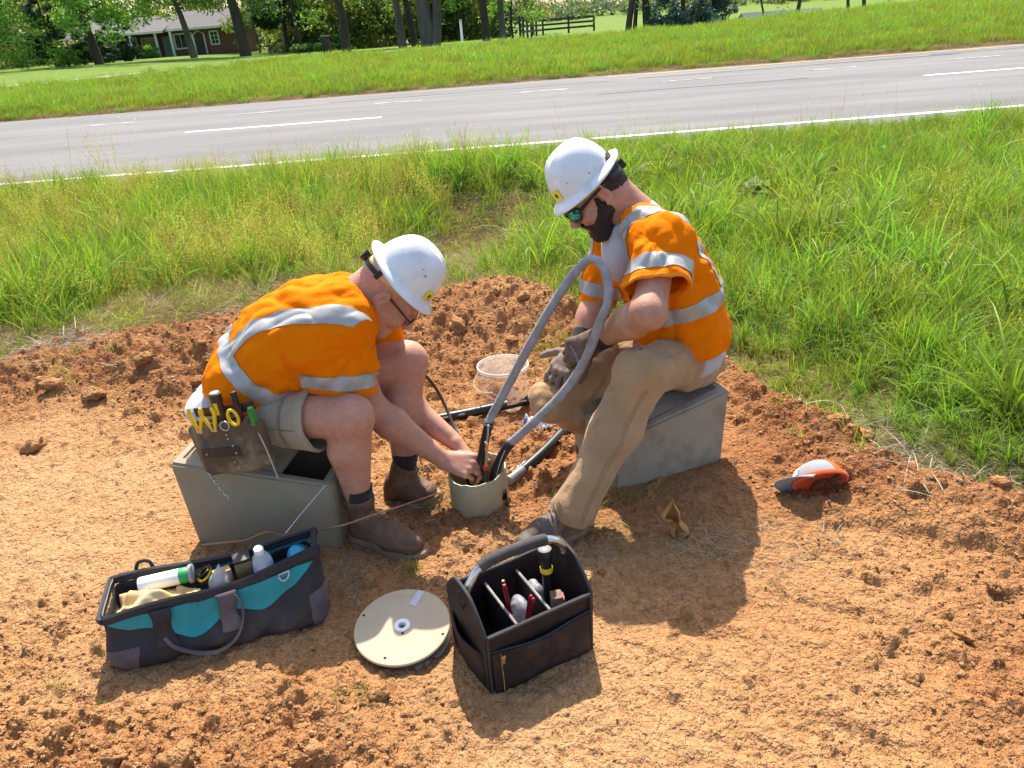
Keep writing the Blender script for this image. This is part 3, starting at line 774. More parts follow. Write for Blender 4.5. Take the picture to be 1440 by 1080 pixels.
    scatter('seed_stalks', ks, np.stack([x, y, ground_z(x, y)], 1), rng.uniform(0, 6.28, m), sc_, rng.integers(0, 3, m), 'thin grass seed stalks rising in front of the road', 'grass')

    # --- bleached straw and thin tufts on the soil and along its right border
    st = [proto('straw', blades(rng, 26, .05, .16, .0032, .10, 1.0, .20, 3, flat=True), G_PALE) for _ in range(3)]
    sg = [proto('tuft', blades(rng, 24, .03, .10, .0035, .035, .6, .3, 3), G_YEL) for _ in range(2)]
    X = []; Y = []; I = []; S = []
    def patch(cx, cy, sx, sy, k, kinds, s0, s1):
        for _ in range(k):
            X.append(rng.normal(cx, sx)); Y.append(rng.normal(cy, sy)); I.append(rng.choice(kinds)); S.append(rng.uniform(s0, s1))
    patch(1.75, 2.45, .22, .18, 170, (0, 1, 2), .7, 1.2); patch(1.5, 2.7, .15, .15, 50, (0, 1, 2), .6, 1.1); patch(-2.75, 4.08, .22, .09, 110, (0, 1, 2), .8, 1.3); patch(-2.2, 4.4, .3, .1, 50, (0, 1, 2), .8, 1.2)
    patch(.72, 2.02, .13, .07, 34, (0, 1, 2), .35, .7); patch(.50, 2.00, .12, .10, 26, (0, 1, 2), .3, .6); patch(1.02, 1.98, .10, .05, 12, (0, 1, 2), .3, .6)
    patch(.28, 2.20, .10, .09, 22, (0, 3), .4, .8); patch(-.36, 2.42, .05, .05, 8, (0, 3), .6, .9); patch(-.38, 2.45, .08, .08, 20, (0, 1), .5, .8)
    patch(-.375, 1.985, .008, .006, 5, (3, 4), .6, .8); patch(-.62, 1.98, .06, .07, 12, (0, 1), .3, .55); patch(-.12, 2.12, .09, .07, 16, (0, 1), .3, .5)
    patch(.25, 3.55, .09, .05, 12, (3, 4), .8, 1.2); patch(-2.0, 3.75, .35, .16, 26, (0, 1, 3), .5, .9); patch(-.45, 1.42, .15, .05, 7, (0, 3), .3, .5); patch(-1.25, 1.65, .1, .08, 9, (0, 3), .3, .6)
    patch(.8, 3.55, .25, .08, 60, (3, 4), .9, 1.6); patch(1.3, 2.95, .12, .25, 60, (3, 4), .9, 1.6)
    X, Y = np.array(X), np.array(Y); Zd = np.maximum(dirt_z(X, Y, True), ground_z(X, Y))
    scatter('straw_litter', st + sg, np.stack([X, Y, Zd - .002], 1), rng.uniform(0, 6.28, len(X)), np.array(S), np.array(I), 'bleached straw and thin grass tufts scattered on the bare soil', 'straw')

    # --- mown bank beyond the road
    fl = [proto('bank', blades(rng, 60, .07, .20, .011, .26, .35, .22, 3), G_LAWN) for _ in range(3)] + [proto('bank_dry', blades(rng, 50, .06, .16, .011, .26, .8, .3, 3), G_DRY) for _ in range(2)] + [proto('bank_yellow', blades(rng, 60, .08, .22, .011, .26, .35, .2, 3), G_YEL)] + [proto('bank_lush', blades(rng, 60, .16, .34, .013, .22, .4, .25, 4), G_LUSH)]
    n = 24000; y = 18.15 + 15 * rng.uniform(size=n) ** 1.25; x = rng.uniform(-1, 1, n) * (4 + 0.78 * y)
    f = fbm(x * .35, y * .35, 3, 95); d = y - 18.15 + .25 * fbm(x * 1.2, y * 0 + 3, 2, 96); u = rng.uniform(size=n)
    idx = np.where(u < .72, rng.integers(0, 3, n), np.where(u < .9, 5, 6)); idx = np.where((f > .22) & (u > .55), 6, idx)
    idx = np.where((d < .45) & (u < .8), rng.integers(3, 5, n), idx); idx = np.where((f < -.42) & (u < .3), 3, idx)
    sc = rng.uniform(.7, 1.15, n) * (1 + .12 * sstep(0, 6, d)) * np.where(d < .5, .6, 1)
    yp = np.interp(x, [-40, -16, -12.2, -9.5, -7, -3, 2, 4], [27.5, 28.2, 29.2, 32.5, 36, 41, 48, 60])
    keep = ((y < 29.5) | (rng.uniform(size=n) < .5)) & (y < yp - 1.0)
    x, y, idx, sc = x[keep], y[keep], idx[keep], sc[keep]
    scatter('bank_grass', fl, np.stack([x, y, ground_z(x, y)], 1), rng.uniform(0, 6.28, len(x)), sc, idx, 'bright green grass on the bank beyond the road', 'grass')
grass_all()
# ================================================================== beyond the road
BARK = M('dark_bark', (0.085, 0.065, 0.05), rough=0.95, col2=(0.045, 0.035, 0.028), scale=3, detail=8, bump=.8, bscale=9, bdist=.08, cstretch=(1, 1, .25))
BARK_G = M('grey_bark', (0.16, 0.14, 0.115), rough=0.95, col2=(0.08, 0.068, 0.055), scale=3, detail=8, bump=.8, bscale=9, bdist=.08, cstretch=(1, 1, .25))
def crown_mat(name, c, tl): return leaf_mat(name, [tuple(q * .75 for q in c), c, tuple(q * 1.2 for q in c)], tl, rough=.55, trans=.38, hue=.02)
F_LIGHT = crown_mat('foliage_spring_green', (0.13, 0.26, 0.035), (1.3, 1.3, .6)); F_MID = crown_mat('foliage_mid_green', (0.075, 0.17, 0.03), (1.3, 1.3, .7)); F_DARK = crown_mat('foliage_evergreen', (0.028, 0.075, 0.032), (1.1, 1.2, .9))
F_DARK2 = crown_mat('foliage_deep_green', (0.045, 0.105, 0.025), (1.2, 1.2, .7)); F_YEL = crown_mat('foliage_yellow_green', (0.22, 0.27, 0.05), (1.25, 1.2, .6)); F_TAN = crown_mat('foliage_young_tan', (0.24, 0.20, 0.10), (1.2, 1.1, .7)); F_HAZE = crown_mat('foliage_far', (0.14, 0.21, 0.095), (1.1, 1.1, .8)); F_BLUE = crown_mat('foliage_cedar_blue', (0.05, 0.095, 0.07), (1.0, 1.1, 1.0))

def leaves(rng, C, R, n, size):
    """leaf quads spread through blobs with centres C and radii R"""
    C = np.asarray(C, float); R = np.asarray(R, float); k = rng.integers(0, len(C), n) if np.ptp(R) == 0 else rng.choice(len(C), n, p=R ** 2 / (R ** 2).sum())
    d = rng.normal(size=(n, 3)); d /= np.linalg.norm(d, axis=1, keepdims=True); rr = rng.uniform(size=(n, 1)) ** .45
    P = C[k] + d * rr * R[k][:, None] * A(1, 1, .7)
    e1 = rng.normal(size=(n, 3)); e1 /= np.linalg.norm(e1, axis=1, keepdims=True); e2 = np.cross(e1, rng.normal(size=(n, 3))); e2 /= np.linalg.norm(e2, axis=1, keepdims=True)
    s = size * rng.uniform(.55, 1.35, (n, 1)); V = np.stack([P - e1 * s, P + e2 * s * .55, P + e1 * s, P - e2 * s * .55], 1).reshape(-1, 3)
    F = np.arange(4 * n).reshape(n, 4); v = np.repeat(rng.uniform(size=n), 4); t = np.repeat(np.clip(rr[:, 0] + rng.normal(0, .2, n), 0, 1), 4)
    return V, F, t, v

def crown(name, rng, C, R, n, size, mat, root):
    V, F, t, v = leaves(rng, C, R, n, size); o = mk(name, V, F, mat, root, False); set_attr(o.data, 't', t); set_attr(o.data, 'v', v); return o

def tree(x, y, r, h, label, seed, leaf, bark=BARK, first=3.0, nl=9, spread=3.2, n=4500, size=.17, lean=(0, 0), group='trees beyond the road', name='broadleaf_tree', cat='tree', low=None, fork=False):
    rng = np.random.default_rng(seed); z = float(ground_z(np.array(x), np.array(y))); b0 = A(x, y, z)
    root = empty(name, b0.tolist(), label, cat, group)
    top = b0 + A(lean[0], lean[1], h); P = [b0 - A(0, 0, .4), b0 + A(0, 0, .25), b0 + (top - b0) * .25 + A(rng.normal(0, .12), rng.normal(0, .12), 0), b0 + (top - b0) * .55 + A(rng.normal(0, .25), rng.normal(0, .25), 0), top]
    Q = spline(P, 18); rr = r * np.interp(np.linspace(0, 1, 18), [0, .06, .14, .5, 1], [1.55, 1.2, 1.0, .72, .12]); m = MB(); m.tube(Q, rr * (1 + .06 * vnoise(np.arange(18) * 1.1, np.arange(18) * 0. + seed)), 12)
    if fork:
        q = spline([b0 + A(r * .5, 0, -.2), b0 + A(r * 1.1, .1, 1.5), b0 + A(r * 1.6, .1, 4), b0 + A(r * 3.2, 0, h * .9)], 14); m.tube(q, r * np.linspace(.85, .2, 14), 10)
    C = []; R = []
    for i in range(nl):
        f = first / h + (.95 - first / h) * (i / max(nl - 1, 1)) ** 1.1; p = b0 + (top - b0) * f; a = i * 2.4 + rng.uniform(-.5, .5); L = spread * (1.15 - .6 * f) * rng.uniform(.75, 1.2)
        d = A(math.cos(a), math.sin(a), 0); drop = -.35 if f < .45 else .35; e = p + d * L + A(0, 0, L * (drop + rng.uniform(-.1, .25)))
        q = spline([p, p + d * L * .35 + A(0, 0, L * .18), p + d * L * .7 + A(0, 0, L * (.12 + drop * .4)), e], 9); m.tube(q, r * .34 * (1.1 - .7 * f) * np.linspace(1, .12, 9), 7)
        for w in (.45, .7, 1.0): C.append(q[int(w * 8)] + rng.normal(0, .35, 3)); R.append(spread * rng.uniform(.22, .36))
        for k in range(2):
            e2 = q[5] + A(rng.normal(0, 1), rng.normal(0, 1), rng.normal(-.1, .5)) * spread * .35; m.tube(spline([q[4], (q[4] + e2) / 2 + A(0, 0, .15), e2], 6), r * .12 * np.linspace(1, .2, 6), 5); C.append(e2); R.append(spread * rng.uniform(.2, .3))
    m.build('trunk', bark, root)
    if low is not None:
        for (dx, dy, dz, q) in low: C.append(b0 + A(dx, dy, dz)); R.append(q)
    if n > 2000:  # extra leaf blobs above the view, added so the crowns shade the lawn
        for i in range(14): C.append(top + A(rng.normal(0, 1) * spread, rng.normal(0, 1) * spread, rng.uniform(-h * .35, 1))); R.append(spread * .4)
    if n: crown('crown', rng, C, R, int(n * 2.1), size * .72, leaf, root)
    return root

def conifer(x, y, h, w, label, seed, leaf, n=5000, size=.16, base=.2, name='evergreen_tree', group='trees beyond the road', trunk_r=.12):
    rng = np.random.default_rng(seed); z = float(ground_z(np.array(x), np.array(y))); b0 = A(x, y, z); root = empty(name, b0.tolist(), label, 'tree', group)
    m = MB(); m.tube(spline([b0 - A(0, 0, .2), b0 + A(0, 0, h * .5), b0 + A(0, 0, h)], 10), trunk_r * np.linspace(1.2, .1, 10), 9); m.build('trunk', BARK, root)
    C = []; R = []
    for i in range(70):
        f = rng.uniform() ** 1.2; a = rng.uniform(0, 6.28); rad_ = w * (1 - f) ** .7 * rng.uniform(.35, 1); C.append(b0 + A(math.cos(a) * rad_, math.sin(a) * rad_, base + f * (h - base))); R.append(.22 * w * (1.15 - .6 * f))
    crown('crown', rng, C, R, n, size, leaf, root); return root

def shrub(x, y, h, w, label, seed, leaf, n=2600, size=.10, name='shrub', cat='shrub', group=None, ball=False):
    rng = np.random.default_rng(seed); z = float(ground_z(np.array(x), np.array(y))); b0 = A(x, y, z); root = empty(name, b0.tolist(), label, cat, group)
    m = MB()
    for k in range(4): m.tube(spline([b0 - A(0, 0, .1), b0 + A(rng.normal(0, .1) * w, rng.normal(0, .1) * w, h * .4), b0 + A(rng.normal(0, .3) * w, rng.normal(0, .3) * w, h * .8)], 6), .03 * np.linspace(1, .3, 6), 6)
    m.build('stem', BARK, root)
    if ball: C = [b0 + A(0, 0, h * .5)]; R = [h * .5]; C += [b0 + A(math.cos(a) * w * .28, math.sin(a) * w * .28, h * .45) for a in np.arange(6)]; R += [h * .36] * 6
    else: C = [b0 + A(rng.normal(0, .42) * w, rng.normal(0, .3) * w, h * rng.uniform(.12, .85)) for _ in range(22)]; R = [h * rng.uniform(.14, .26) for _ in range(22)]
    crown('crown', rng, C, R, n, size, leaf, root); return root

def background():
    g1 = 'tall trees on the lawn'
    tree(-31.9, 70, .42, 11, 'thick dark crooked trunk at far left with bright leafy boughs', 1, F_LIGHT, first=3.6, nl=10, spread=4.2, n=7000, size=.20, lean=(-1.2, 0), group=g1, low=[(3.2, -1, 3.6, 1.2), (4.6, -1, 3.2, 1.1), (5.8, -1, 4.4, 1.3), (2.0, 0, 4.8, 1.2), (-1.8, 0, 5.2, 1.3), (3.8, -1, 5.2, 1.4), (6.6, -.5, 5.6, 1.2)])
    tree(-25.8, 75, .36, 12, 'leaning grey trunk in front of the brick house window', 2, F_LIGHT, BARK_G, first=4.2, nl=9, spread=4.0, n=5200, size=.19, lean=(-1.0, 0), group=g1, low=[(-3.4, -1, 4.4, 1.2), (-2.2, -1, 5.2, 1.1), (1.2, -1, 4.9, .9)])
    tree(-20.4, 72, .58, 13, 'broad dark trunk standing at the right corner of the brick house', 3, F_MID, first=4.6, nl=10, spread=4.4, n=5200, size=.19, lean=(-1.2, 0), group=g1, low=[(-3.2, -.5, 4.3, .8), (2.2, 0, 4.8, 1.1)])
    conifer(-18.6, 80, 9, 3.0, 'dark layered pine behind the blue shed', 4, F_DARK, 5200, .17, base=2.2, trunk_r=.2)
    tree(-16.4, 76, .22, 10, 'slim dark trunk rising behind the round bushes', 5, F_MID, first=4, nl=8, spread=2.8, n=2600, size=.16, lean=(-.6, 0), group=g1)
    tree(-10.2, 62, .40, 12, 'stout brown trunk right of the brick pillar', 6, F_LIGHT, first=3.2, nl=10, spread=4.0, n=3600, size=.17, lean=(-.7, 0), group=g1, low=[(1.6, -.5, 3.2, .8)])
    tree(-5.9, 60, .33, 12, 'left trunk of the close grey pair beside the widest tree', 7, F_LIGHT, BARK_G, first=4.5, nl=8, spread=3.4, n=3000, size=.17, lean=(-.4, 0), group=g1)
    tree(-5.1, 61, .31, 12, 'right trunk of the close grey pair beside the widest tree', 8, F_MID, BARK, first=4.5, nl=8, spread=3.2, n=2800, size=.17, lean=(-.3, 0), group=g1)
    tree(-3.9, 58, .60, 14, 'widest forked trunk in the middle of the tree row', 9, F_MID, BARK_G, first=5, nl=10, spread=4.4, n=4200, size=.18, lean=(-.5, 0), group=g1, fork=True)
    tree(.1, 58, .33, 12, 'upright dark trunk right of the white post', 10, F_LIGHT, first=3.4, nl=10, spread=4.0, n=4200, size=.17, group=g1, low=[(-1.8, 0, 2.6, .8), (-2.6, 0, 3.2, .8)])
    tree(1.2, 58, .27, 11, 'bluish bare trunk at the left end of the rail fence', 11, F_LIGHT, BARK_G, first=4, nl=8, spread=3.4, n=2600, size=.16, group=g1)
    tree(2.0, 63, .13, 6.5, 'small branching tree just left of the rail fence', 12, F_LIGHT, first=1.6, nl=9, spread=2.4, n=1700, size=.13, group=g1)
    g2 = 'trees at the crest of the bank'
    tree(7.8, 46, .19, 10, 'left trunk of the trio on the crest of the bank', 13, F_YEL, first=1.6, nl=10, spread=4.2, n=1300, size=.11, group=g2); tree(8.25, 46.6, .13, 9, 'thin middle trunk of the trio on the crest of the bank', 14, F_YEL, first=2.6, nl=7, spread=2.8, n=700, size=.11, group=g2); tree(8.8, 46, .24, 11, 'right trunk of the trio on the crest of the bank', 15, F_YEL, first=2.2, nl=9, spread=3.8, n=1500, size=.11, group=g2)
    conifer(10.5, 45, 6, 2.3, 'blue-green cedar rising right of the trunk trio', 16, F_BLUE, 6500, .11, base=.0, group=g2); conifer(12.4, 46, 4.2, 1.3, 'smaller blue-green cedar beside the large one', 26, F_BLUE, 2600, .10, base=.0, group=g2)
    tree(17.0, 46, .13, 6, 'lone thin bare trunk midway along the crest', 17, F_YEL, first=2.0, nl=7, spread=1.8, n=420, size=.09, group=g2)
    tree(14.8, 45, .06, 4.5, 'spindly leaning sapling right of the cedars', 18, F_YEL, first=.9, nl=7, spread=1.5, n=420, size=.08, lean=(-.8, 0), group=g2)
    tree(20.6, 48, .10, 5, 'slight sapling left of the rightmost thin trunk', 19, F_LIGHT, first=1.2, nl=8, spread=1.6, n=700, size=.09, group=g2); tree(22.4, 50, .13, 6, 'rightmost thin trunk on the crest of the bank', 20, F_LIGHT, first=1.8, nl=8, spread=1.8, n=700, size=.09, group=g2)
    # left edge
    g3 = 'shrubs and evergreens at the left edge of the lawn'
    tree(-38.5, 66, .20, 8, 'pale leafy tree hanging low at the far left edge', 21, F_LIGHT, first=1.4, nl=10, spread=3.6, n=6500, size=.15, group=g3, low=[(1, -.5, 1.3, 1.2), (-1.2, -.5, 1.4, 1.3), (2.4, -.5, 1.0, .9), (0, -.5, 2.6, 1.4), (2.0, -.5, 2.6, 1.2)])
    conifer(-37.4, 74, 8, 2.4, 'dark evergreen left of the crooked trunk', 22, F_DARK, 5200, .15, group=g3); conifer(-34.6, 76, 7, 1.8, 'narrow dark evergreen close to the crooked trunk', 23, F_DARK, 3600, .15, group=g3); conifer(-33.0, 79, 5, 1.3, 'grey-green evergreen right behind the crooked trunk', 24, F_BLUE, 2600, .14, group=g3)
    shrub(-33.5, 68, 1.5, 1.6, 'pale spreading shrub at the foot of the dark evergreens', 25, F_LIGHT, 2200, .09, group=g3); shrub(-35.0, 88, 1.4, 1.8, 'pale shrub below the left house window', 27, F_LIGHT, 1800, .10, group=g3); shrub(-32.7, 78, 1.3, .5, 'small conical bush right behind the crooked trunk', 28, F_DARK, 1200, .07, group=g3)
    for k, (x_, nm) in enumerate(((-13.75, 'left of three clipped round bushes by the brick pillar'), (-12.95, 'middle of three clipped round bushes by the brick pillar'), (-12.1, 'right of three clipped round bushes by the brick pillar'))): shrub(x_, 62, .92, .85, nm, 30 + k, F_MID, 2600, .06, name='round_bush', cat='bush', group='clipped round bushes', ball=True)
    # thin trunks of the wood behind
    rng = np.random.default_rng(77); ORD = ['%s thin' % q for q in ('first', 'second', 'third', 'fourth', 'fifth', 'sixth', 'seventh', 'eighth', 'ninth', 'tenth', 'eleventh', 'last')]
    xs = (-19.4, -17.2, -15.4, -14.2, -12.6, -11.3, -9.3, -8.4, -7.2, -2.2, -.9, 3.6)
    for k, x_ in enumerate(xs):
        tree(x_ * 1.35, 84 + rng.uniform(0, 10), rng.uniform(.10, .2), 9, '%s woodland trunk counted rightwards from the brick house' % ORD[k], 40 + k, (F_YEL, F_LIGHT, F_MID, F_TAN)[k % 4], (BARK, BARK_G)[k % 2], first=1.8, nl=8, spread=2.6, n=1300, size=.17, lean=(rng.normal(0, .8), 0), group='thin trunks in the wood', name='woodland_tree')
    # the wood as a mass
    n1, n2, n3 = 520, 300, 160; n = n1 + n2 + n3; C = np.concatenate([np.stack([rng.uniform(-66, 2, n1), rng.uniform(101, 122, n1), rng.uniform(-3, 8, n1)], 1), np.stack([rng.uniform(-20, 2.5, n2), rng.uniform(80, 98, n2), rng.uniform(-2.4, 7, n2)], 1), np.stack([rng.uniform(-66, -43, n3), rng.uniform(78, 100, n3), rng.uniform(-2, 8, n3)], 1)]); R = rng.uniform(1.0, 2.3, n)
    V = []; T = []; U = []; parts = []
    for k, (mt, nm, lo) in enumerate(((F_MID, 'a', 0), (F_YEL, 'b', 1), (F_DARK2, 'c', 2))):
        sel = np.arange(n) % 3 == k; parts.append((leaves(rng, C[sel], R[sel], 38000, .24), mt))
    Vv = np.concatenate([p[0][0] for p in parts]); off = np.cumsum([0] + [len(p[0][0]) for p in parts[:-1]]); Ff = np.concatenate([p[0][1] + o for p, o in zip(parts, off)])
    o = mk('wood', Vv, Ff, [p[1] for p in parts], None, False, base=(-25, 108, -2)); set_attr(o.data, 't', np.concatenate([p[0][2] for p in parts])); set_attr(o.data, 'v', np.concatenate([p[0][3] for p in parts]))
    o.data.polygons.foreach_set('material_index', np.repeat([0, 1, 2], [len(p[0][1]) for p in parts]).astype(np.int32)); tag(o, 'leafy spring wood closing the view behind the house and lawn trees', 'wood', kind='stuff')
    # far hillside
    n = 420; x = rng.uniform(-30, 260, n); y = rng.uniform(236, 330, n); C = np.stack([x, y, ground_z(x, y) + 1.4], 1); R = rng.uniform(2.2, 4.2, n); V, F, t, v = leaves(rng, C, R, 22000, .75)
    o = mk('far_wood', V, F, F_HAZE, None, False, base=(60, 290, -6)); set_attr(o.data, 't', t); set_attr(o.data, 'v', v); tag(o, 'pale green wooded hillside far beyond the rail fence', 'wood', kind='stuff')

    # ---- brick house
    BR = M('brown_brick', (0.21, 0.105, 0.072), rough=0.9, col2=(0.15, 0.075, 0.055), scale=5, detail=8, bump=.3, bscale=30, bdist=.02); RF = M('grey_shingles', (0.15, 0.14, 0.135), rough=0.95, col2=(0.11, 0.105, 0.10), scale=6, detail=8, bump=.5, bscale=18, bdist=.03, cstretch=(1, 3, 3)); WH = M('white_trim', (.74, .73, .70), rough=.6, var=.05, scale=5); GLS = M('window_glass', (.03, .05, .045), rough=.06, spec=.9, var=.4, scale=2); SID = M('grey_green_door', (.30, .36, .31), rough=.7, var=.08, scale=4)
    zb = -1.75; root = empty('brick_house', (-33, 93, zb), 'low brown brick house with grey roof and white porch posts behind the lawn trees', 'house')
    P = lambda x, y, z: A(x, y, zb + z)
    b = MB(); b.box(P(-29.4, 94.5, 1.25), (3.3, 4.5, 1.45)); b.box(P(-36.6, 95.6, 1.25), (4.0, 3.5, 1.45)); b.box(P(-40.2, 94.6, 1.2), (2.6, 3.8, 1.4)); wl = b.build('wall', BR, root, smooth=False)
    b = MB(); R_ = np.stack([A(0, 1, 0), A(0, 0, 1), A(1, 0, 0)], 1)
    b.prism([(-5.3, 0), (5.3, 0), (5.3, .16), (0, 1.75), (-5.3, .16)], 7.6, P(-29.4, 94.5, 2.70), R_); b.prism([(-6.2, 0), (5.0, 0), (5.0, .16), (0, 1.6), (-6.2, .16)], 10.4, P(-38.2, 94.6, 2.62), R_); rf = b.build('roof', RF, root, smooth=False)
    b = MB(); b.box(P(-29.4, 89.16, 2.78), (3.8, .05, .11)); b.box(P(-38.2, 88.36, 2.70), (5.2, .05, .10)); b.build('fascia', WH, rf, smooth=False)
    b = MB(); b.box(P(-29.0, 95.5, 4.6), (.35, .35, .7)); b.build('chimney', BR, rf, smooth=False)
    def window(x, z, w, h, nx, ny, y=89.97, name='window'):
        b = MB(); t = .07
        for (cx, cz, hx, hz) in ((x, z + h, w + t, t), (x, z - h, w + t, t), (x - w, z, t, h), (x + w, z, t, h)): b.box(P(cx, y - .03, cz), (hx, .05, hz))
        for i in range(1, nx): b.box(P(x - w + 2 * w * i / nx, y - .02, z), (.025, .03, h))
        for i in range(1, ny): b.box(P(x, y - .02, z - h + 2 * h * i / ny), (w, .03, .02))
        f = b.build(name, WH, root, smooth=False); b = MB(); b.box(P(x, y + .01, z), (w, .02, h)); b.build('pane', GLS, f, smooth=False)
    window(-28.35, 1.75, .42, .62, 2, 3); window(-31.6, 1.65, .95, .70, 3, 1); window(-36.0, 1.45, .8, .7, 2, 1, 92.05); window(-39.4, 1.45, .5, .75, 2, 2, 90.75)
    b = MB(); b.box(P(-33.7, 91.95, 1.05), (.85, .08, 1.15)); b.build('panelled_door', SID, root, smooth=False)
    b = MB(); b.box(P(-29.95, 89.94, 1.0), (.5, .08, 1.15)); d = b.build('door', M('door_dark', (.05, .04, .035), rough=.6, var=.2), root, smooth=False)
    b = MB(); 
    for e in (-1, 1): b.box(P(-29.95 + e * .56, 89.90, 1.05), (.06, .08, 1.2))
    b.tube(spline([P(-30.5, 89.9, 2.2), P(-29.95, 89.9, 2.5), P(-29.4, 89.9, 2.2)], 9), .06, 6); b.build('door_frame', WH, d, smooth=False)
    for x_ in (-36.6, -34.0, -32.45): b = MB(); b.box(P(x_, 88.8, 1.25), (.11, .11, 1.40)); b.box(P(x_, 88.8, .0), (.16, .16, .12)); b.build('porch_post', WH, root, smooth=False)
    b = MB(); b.tube([P(-26.05, 89.85, 2.6), P(-26.05, 89.85, 0)], .05, 8); b.build('downpipe', WH, root)
    # ---- blue shed
    z = float(ground_z(np.array(-20.4), np.array(86.))); root = empty('garden_shed', (-20.4, 86, z), 'small blue-grey gabled shed between the brick house and round bushes', 'shed'); S_ = lambda x, y, q: A(x, y, z + q)
    BL = M('blue_grey_siding', (.09, .13, .16), rough=.8, var=.15, scale=3); b = MB(); b.prism([(-1.25, 0), (1.25, 0), (1.25, .75), (0, 1.25), (-1.25, .75)], 2.2, S_(-20.4, 86, 0), np.stack([A(1, 0, 0), A(0, 0, 1), A(0, -1, 0)], 1)); b.build('wall', BL, root, smooth=False)
    b = MB()
    for e in (-1, 1): b.box(S_(-20.4 + e * .68, 86, 1.03), (.78, 1.3, .04), axes(x=A(1, 0, -e * .4), y=A(0, 1, 0)))
    b.build('roof', M('shed_roof', (.22, .24, .26), rough=.8, var=.1), root, smooth=False)
    b = MB(); b.box(S_(-20.3, 84.88, .72), (.20, .03, .16)); b.box(S_(-20.1, 84.88, .25), (.42, .03, .04)); w = b.build('window', WH, root, smooth=False); b = MB(); b.box(S_(-20.3, 84.86, .72), (.14, .03, .11)); b.build('pane', GLS, w, smooth=False)
    # ---- brick gate pillar
    z = float(ground_z(np.array(-11.6), np.array(62.))); root = empty('gate_pillar', (-11.6, 62, z), 'dark brick gate pillar beside the round bushes', 'pillar'); b = MB(); b.box(A(-11.6, 62, z + .55), (.26, .26, .55)); b.build('shaft', M('dark_brick', (.07, .05, .042), rough=.9, var=.25, scale=6), root, smooth=False); b = MB(); b.box(A(-11.6, 62, z + 1.15), (.33, .33, .05)); b.build('cap', M('cap_stone', (.16, .14, .13), rough=.9, var=.2), root, smooth=False)
    # ---- white marker post
    z = float(ground_z(np.array(-1.24), np.array(45.))); root = empty('marker_post', (-1.24, 45, z), 'slim white post on the lawn before the tree row', 'post'); b = MB(); b.box(A(-1.24, 45, z + .55), (.065, .05, .62), None, .01); b.build('post', WH, root); b = MB(); b.box(A(-1.24, 45, z + 1.2), (.08, .065, .04), None, .01); b.build('cap', M('post_cap', (.30, .30, .30), rough=.6, var=.1), root)
    # ---- rail fence
    FN = M('black_fence_board', (.045, .04, .036), rough=.85, var=.3, scale=3); fz = lambda x, y: float(ground_z(np.array(x), np.array(y)))
    root = empty('rail_fence', (4, 70, fz(4, 70)), 'dark three-rail fence right of the lawn trees', 'fence')
    pts = [(2.4, 58.0), (2.75, 61.0), (3.2, 64.2), (3.7, 67.6), (4.3, 71.0), (5.1, 74.6), (7.4, 75.0), (9.7, 75.4)]; Z0 = [fz(*p) + .15 for p in pts]
    for (x_, y_), z_ in zip(pts, Z0): b = MB(); b.box(A(x_, y_, z_ + .40), (.08, .08, .85)); b.build('post', FN, root, smooth=False)
    for (p, q, z0, z1) in zip(pts[:-1], pts[1:], Z0[:-1], Z0[1:]):
        for h in (.30, .68, 1.05): b = MB(); d = A(q[0] - p[0], q[1] - p[1], z1 - z0); b.box((A(*p, z0 + h) + A(*q, z1 + h)) / 2 + A(0, -.11, 0), (np.linalg.norm(d) / 2 - .01, .025, .085), axes(x=d, z=A(0, 0, 1))); b.build('rail', FN, root, smooth=False)
    # ---- gravel drive
    P_ = [(-40, 27.6), (-26, 27.8), (-16, 28.3), (-12.2, 29.5), (-9.5, 33), (-7, 36.5), (-3, 42), (2, 50)]; Q = spline([(a, b_, 0) for a, b_ in P_], 60); G = np.zeros((2, 60, 3))
    for i in range(60):
        t_ = unit(Q[min(i + 1, 59)] - Q[max(i - 1, 0)]); nn = A(-t_[1], t_[0], 0)
        for k, e in enumerate((-1, 1)): p = Q[i] + nn * e * .75; G[k, i] = A(p[0], p[1], float(ground_z(np.array(p[0]), np.array(p[1]))) + .05)
    b = MB(); b.sheet(G); tag(b.build('path', M('pale_gravel', (.42, .40, .35), rough=.95, col2=(.33, .31, .26), scale=4, detail=8), None, base=(-10, 45, -.5), sharp=None), kind='structure')
    # ---- dark roofs beyond the crest
    for (x_, y_, w, col, lab) in ((39.5, 120, 2.8, (.03, .045, .085), 'far dark blue roof above the crest right of the cedars'), (46.5, 124, 2.2, (.10, .09, .09), 'small far brown roof at the top edge right of the blue roof')):
        z = float(ground_z(np.array(x_), np.array(float(y_)))); root = empty('far_house', (x_, y_, z), lab, 'house', 'far houses beyond the crest'); b = MB(); z -= 3.0; b.box(A(x_, y_, z + 1.2), (w, 3, 1.4)); b.build('wall', M('far_wall', tuple(q * 1.3 for q in col), rough=.8, var=.2), root, smooth=False)
        b = MB(); b.prism([(-3.6, 0), (3.6, 0), (0, 1.6)], w * 2 + .8, A(x_, y_, z + 2.6), R_); b.build('roof', M('far_roof', col, rough=.8, var=.2), root, smooth=False)
background()
# ================================================================== the two workers
def skin_mat(name, c1, c2, c3):
    m = M(name, c1, rough=0.5, col2=c2, scale=34, detail=9, bump=0.6, bscale=240, bdist=0.0030, sss=0.10, sssr=(0.012, 0.004, 0.002), spec=0.4, dirt=c3, dirt_scale=9, dirt_amt=0.40)
    return m
SKIN_L = skin_mat('skin_sunburnt', (0.59, 0.30, 0.20), (0.48, 0.215, 0.14), (0.55, 0.235, 0.165))
SKIN_R = skin_mat('skin_tanned', (0.55, 0.285, 0.185), (0.44, 0.205, 0.125), (0.50, 0.235, 0.155))

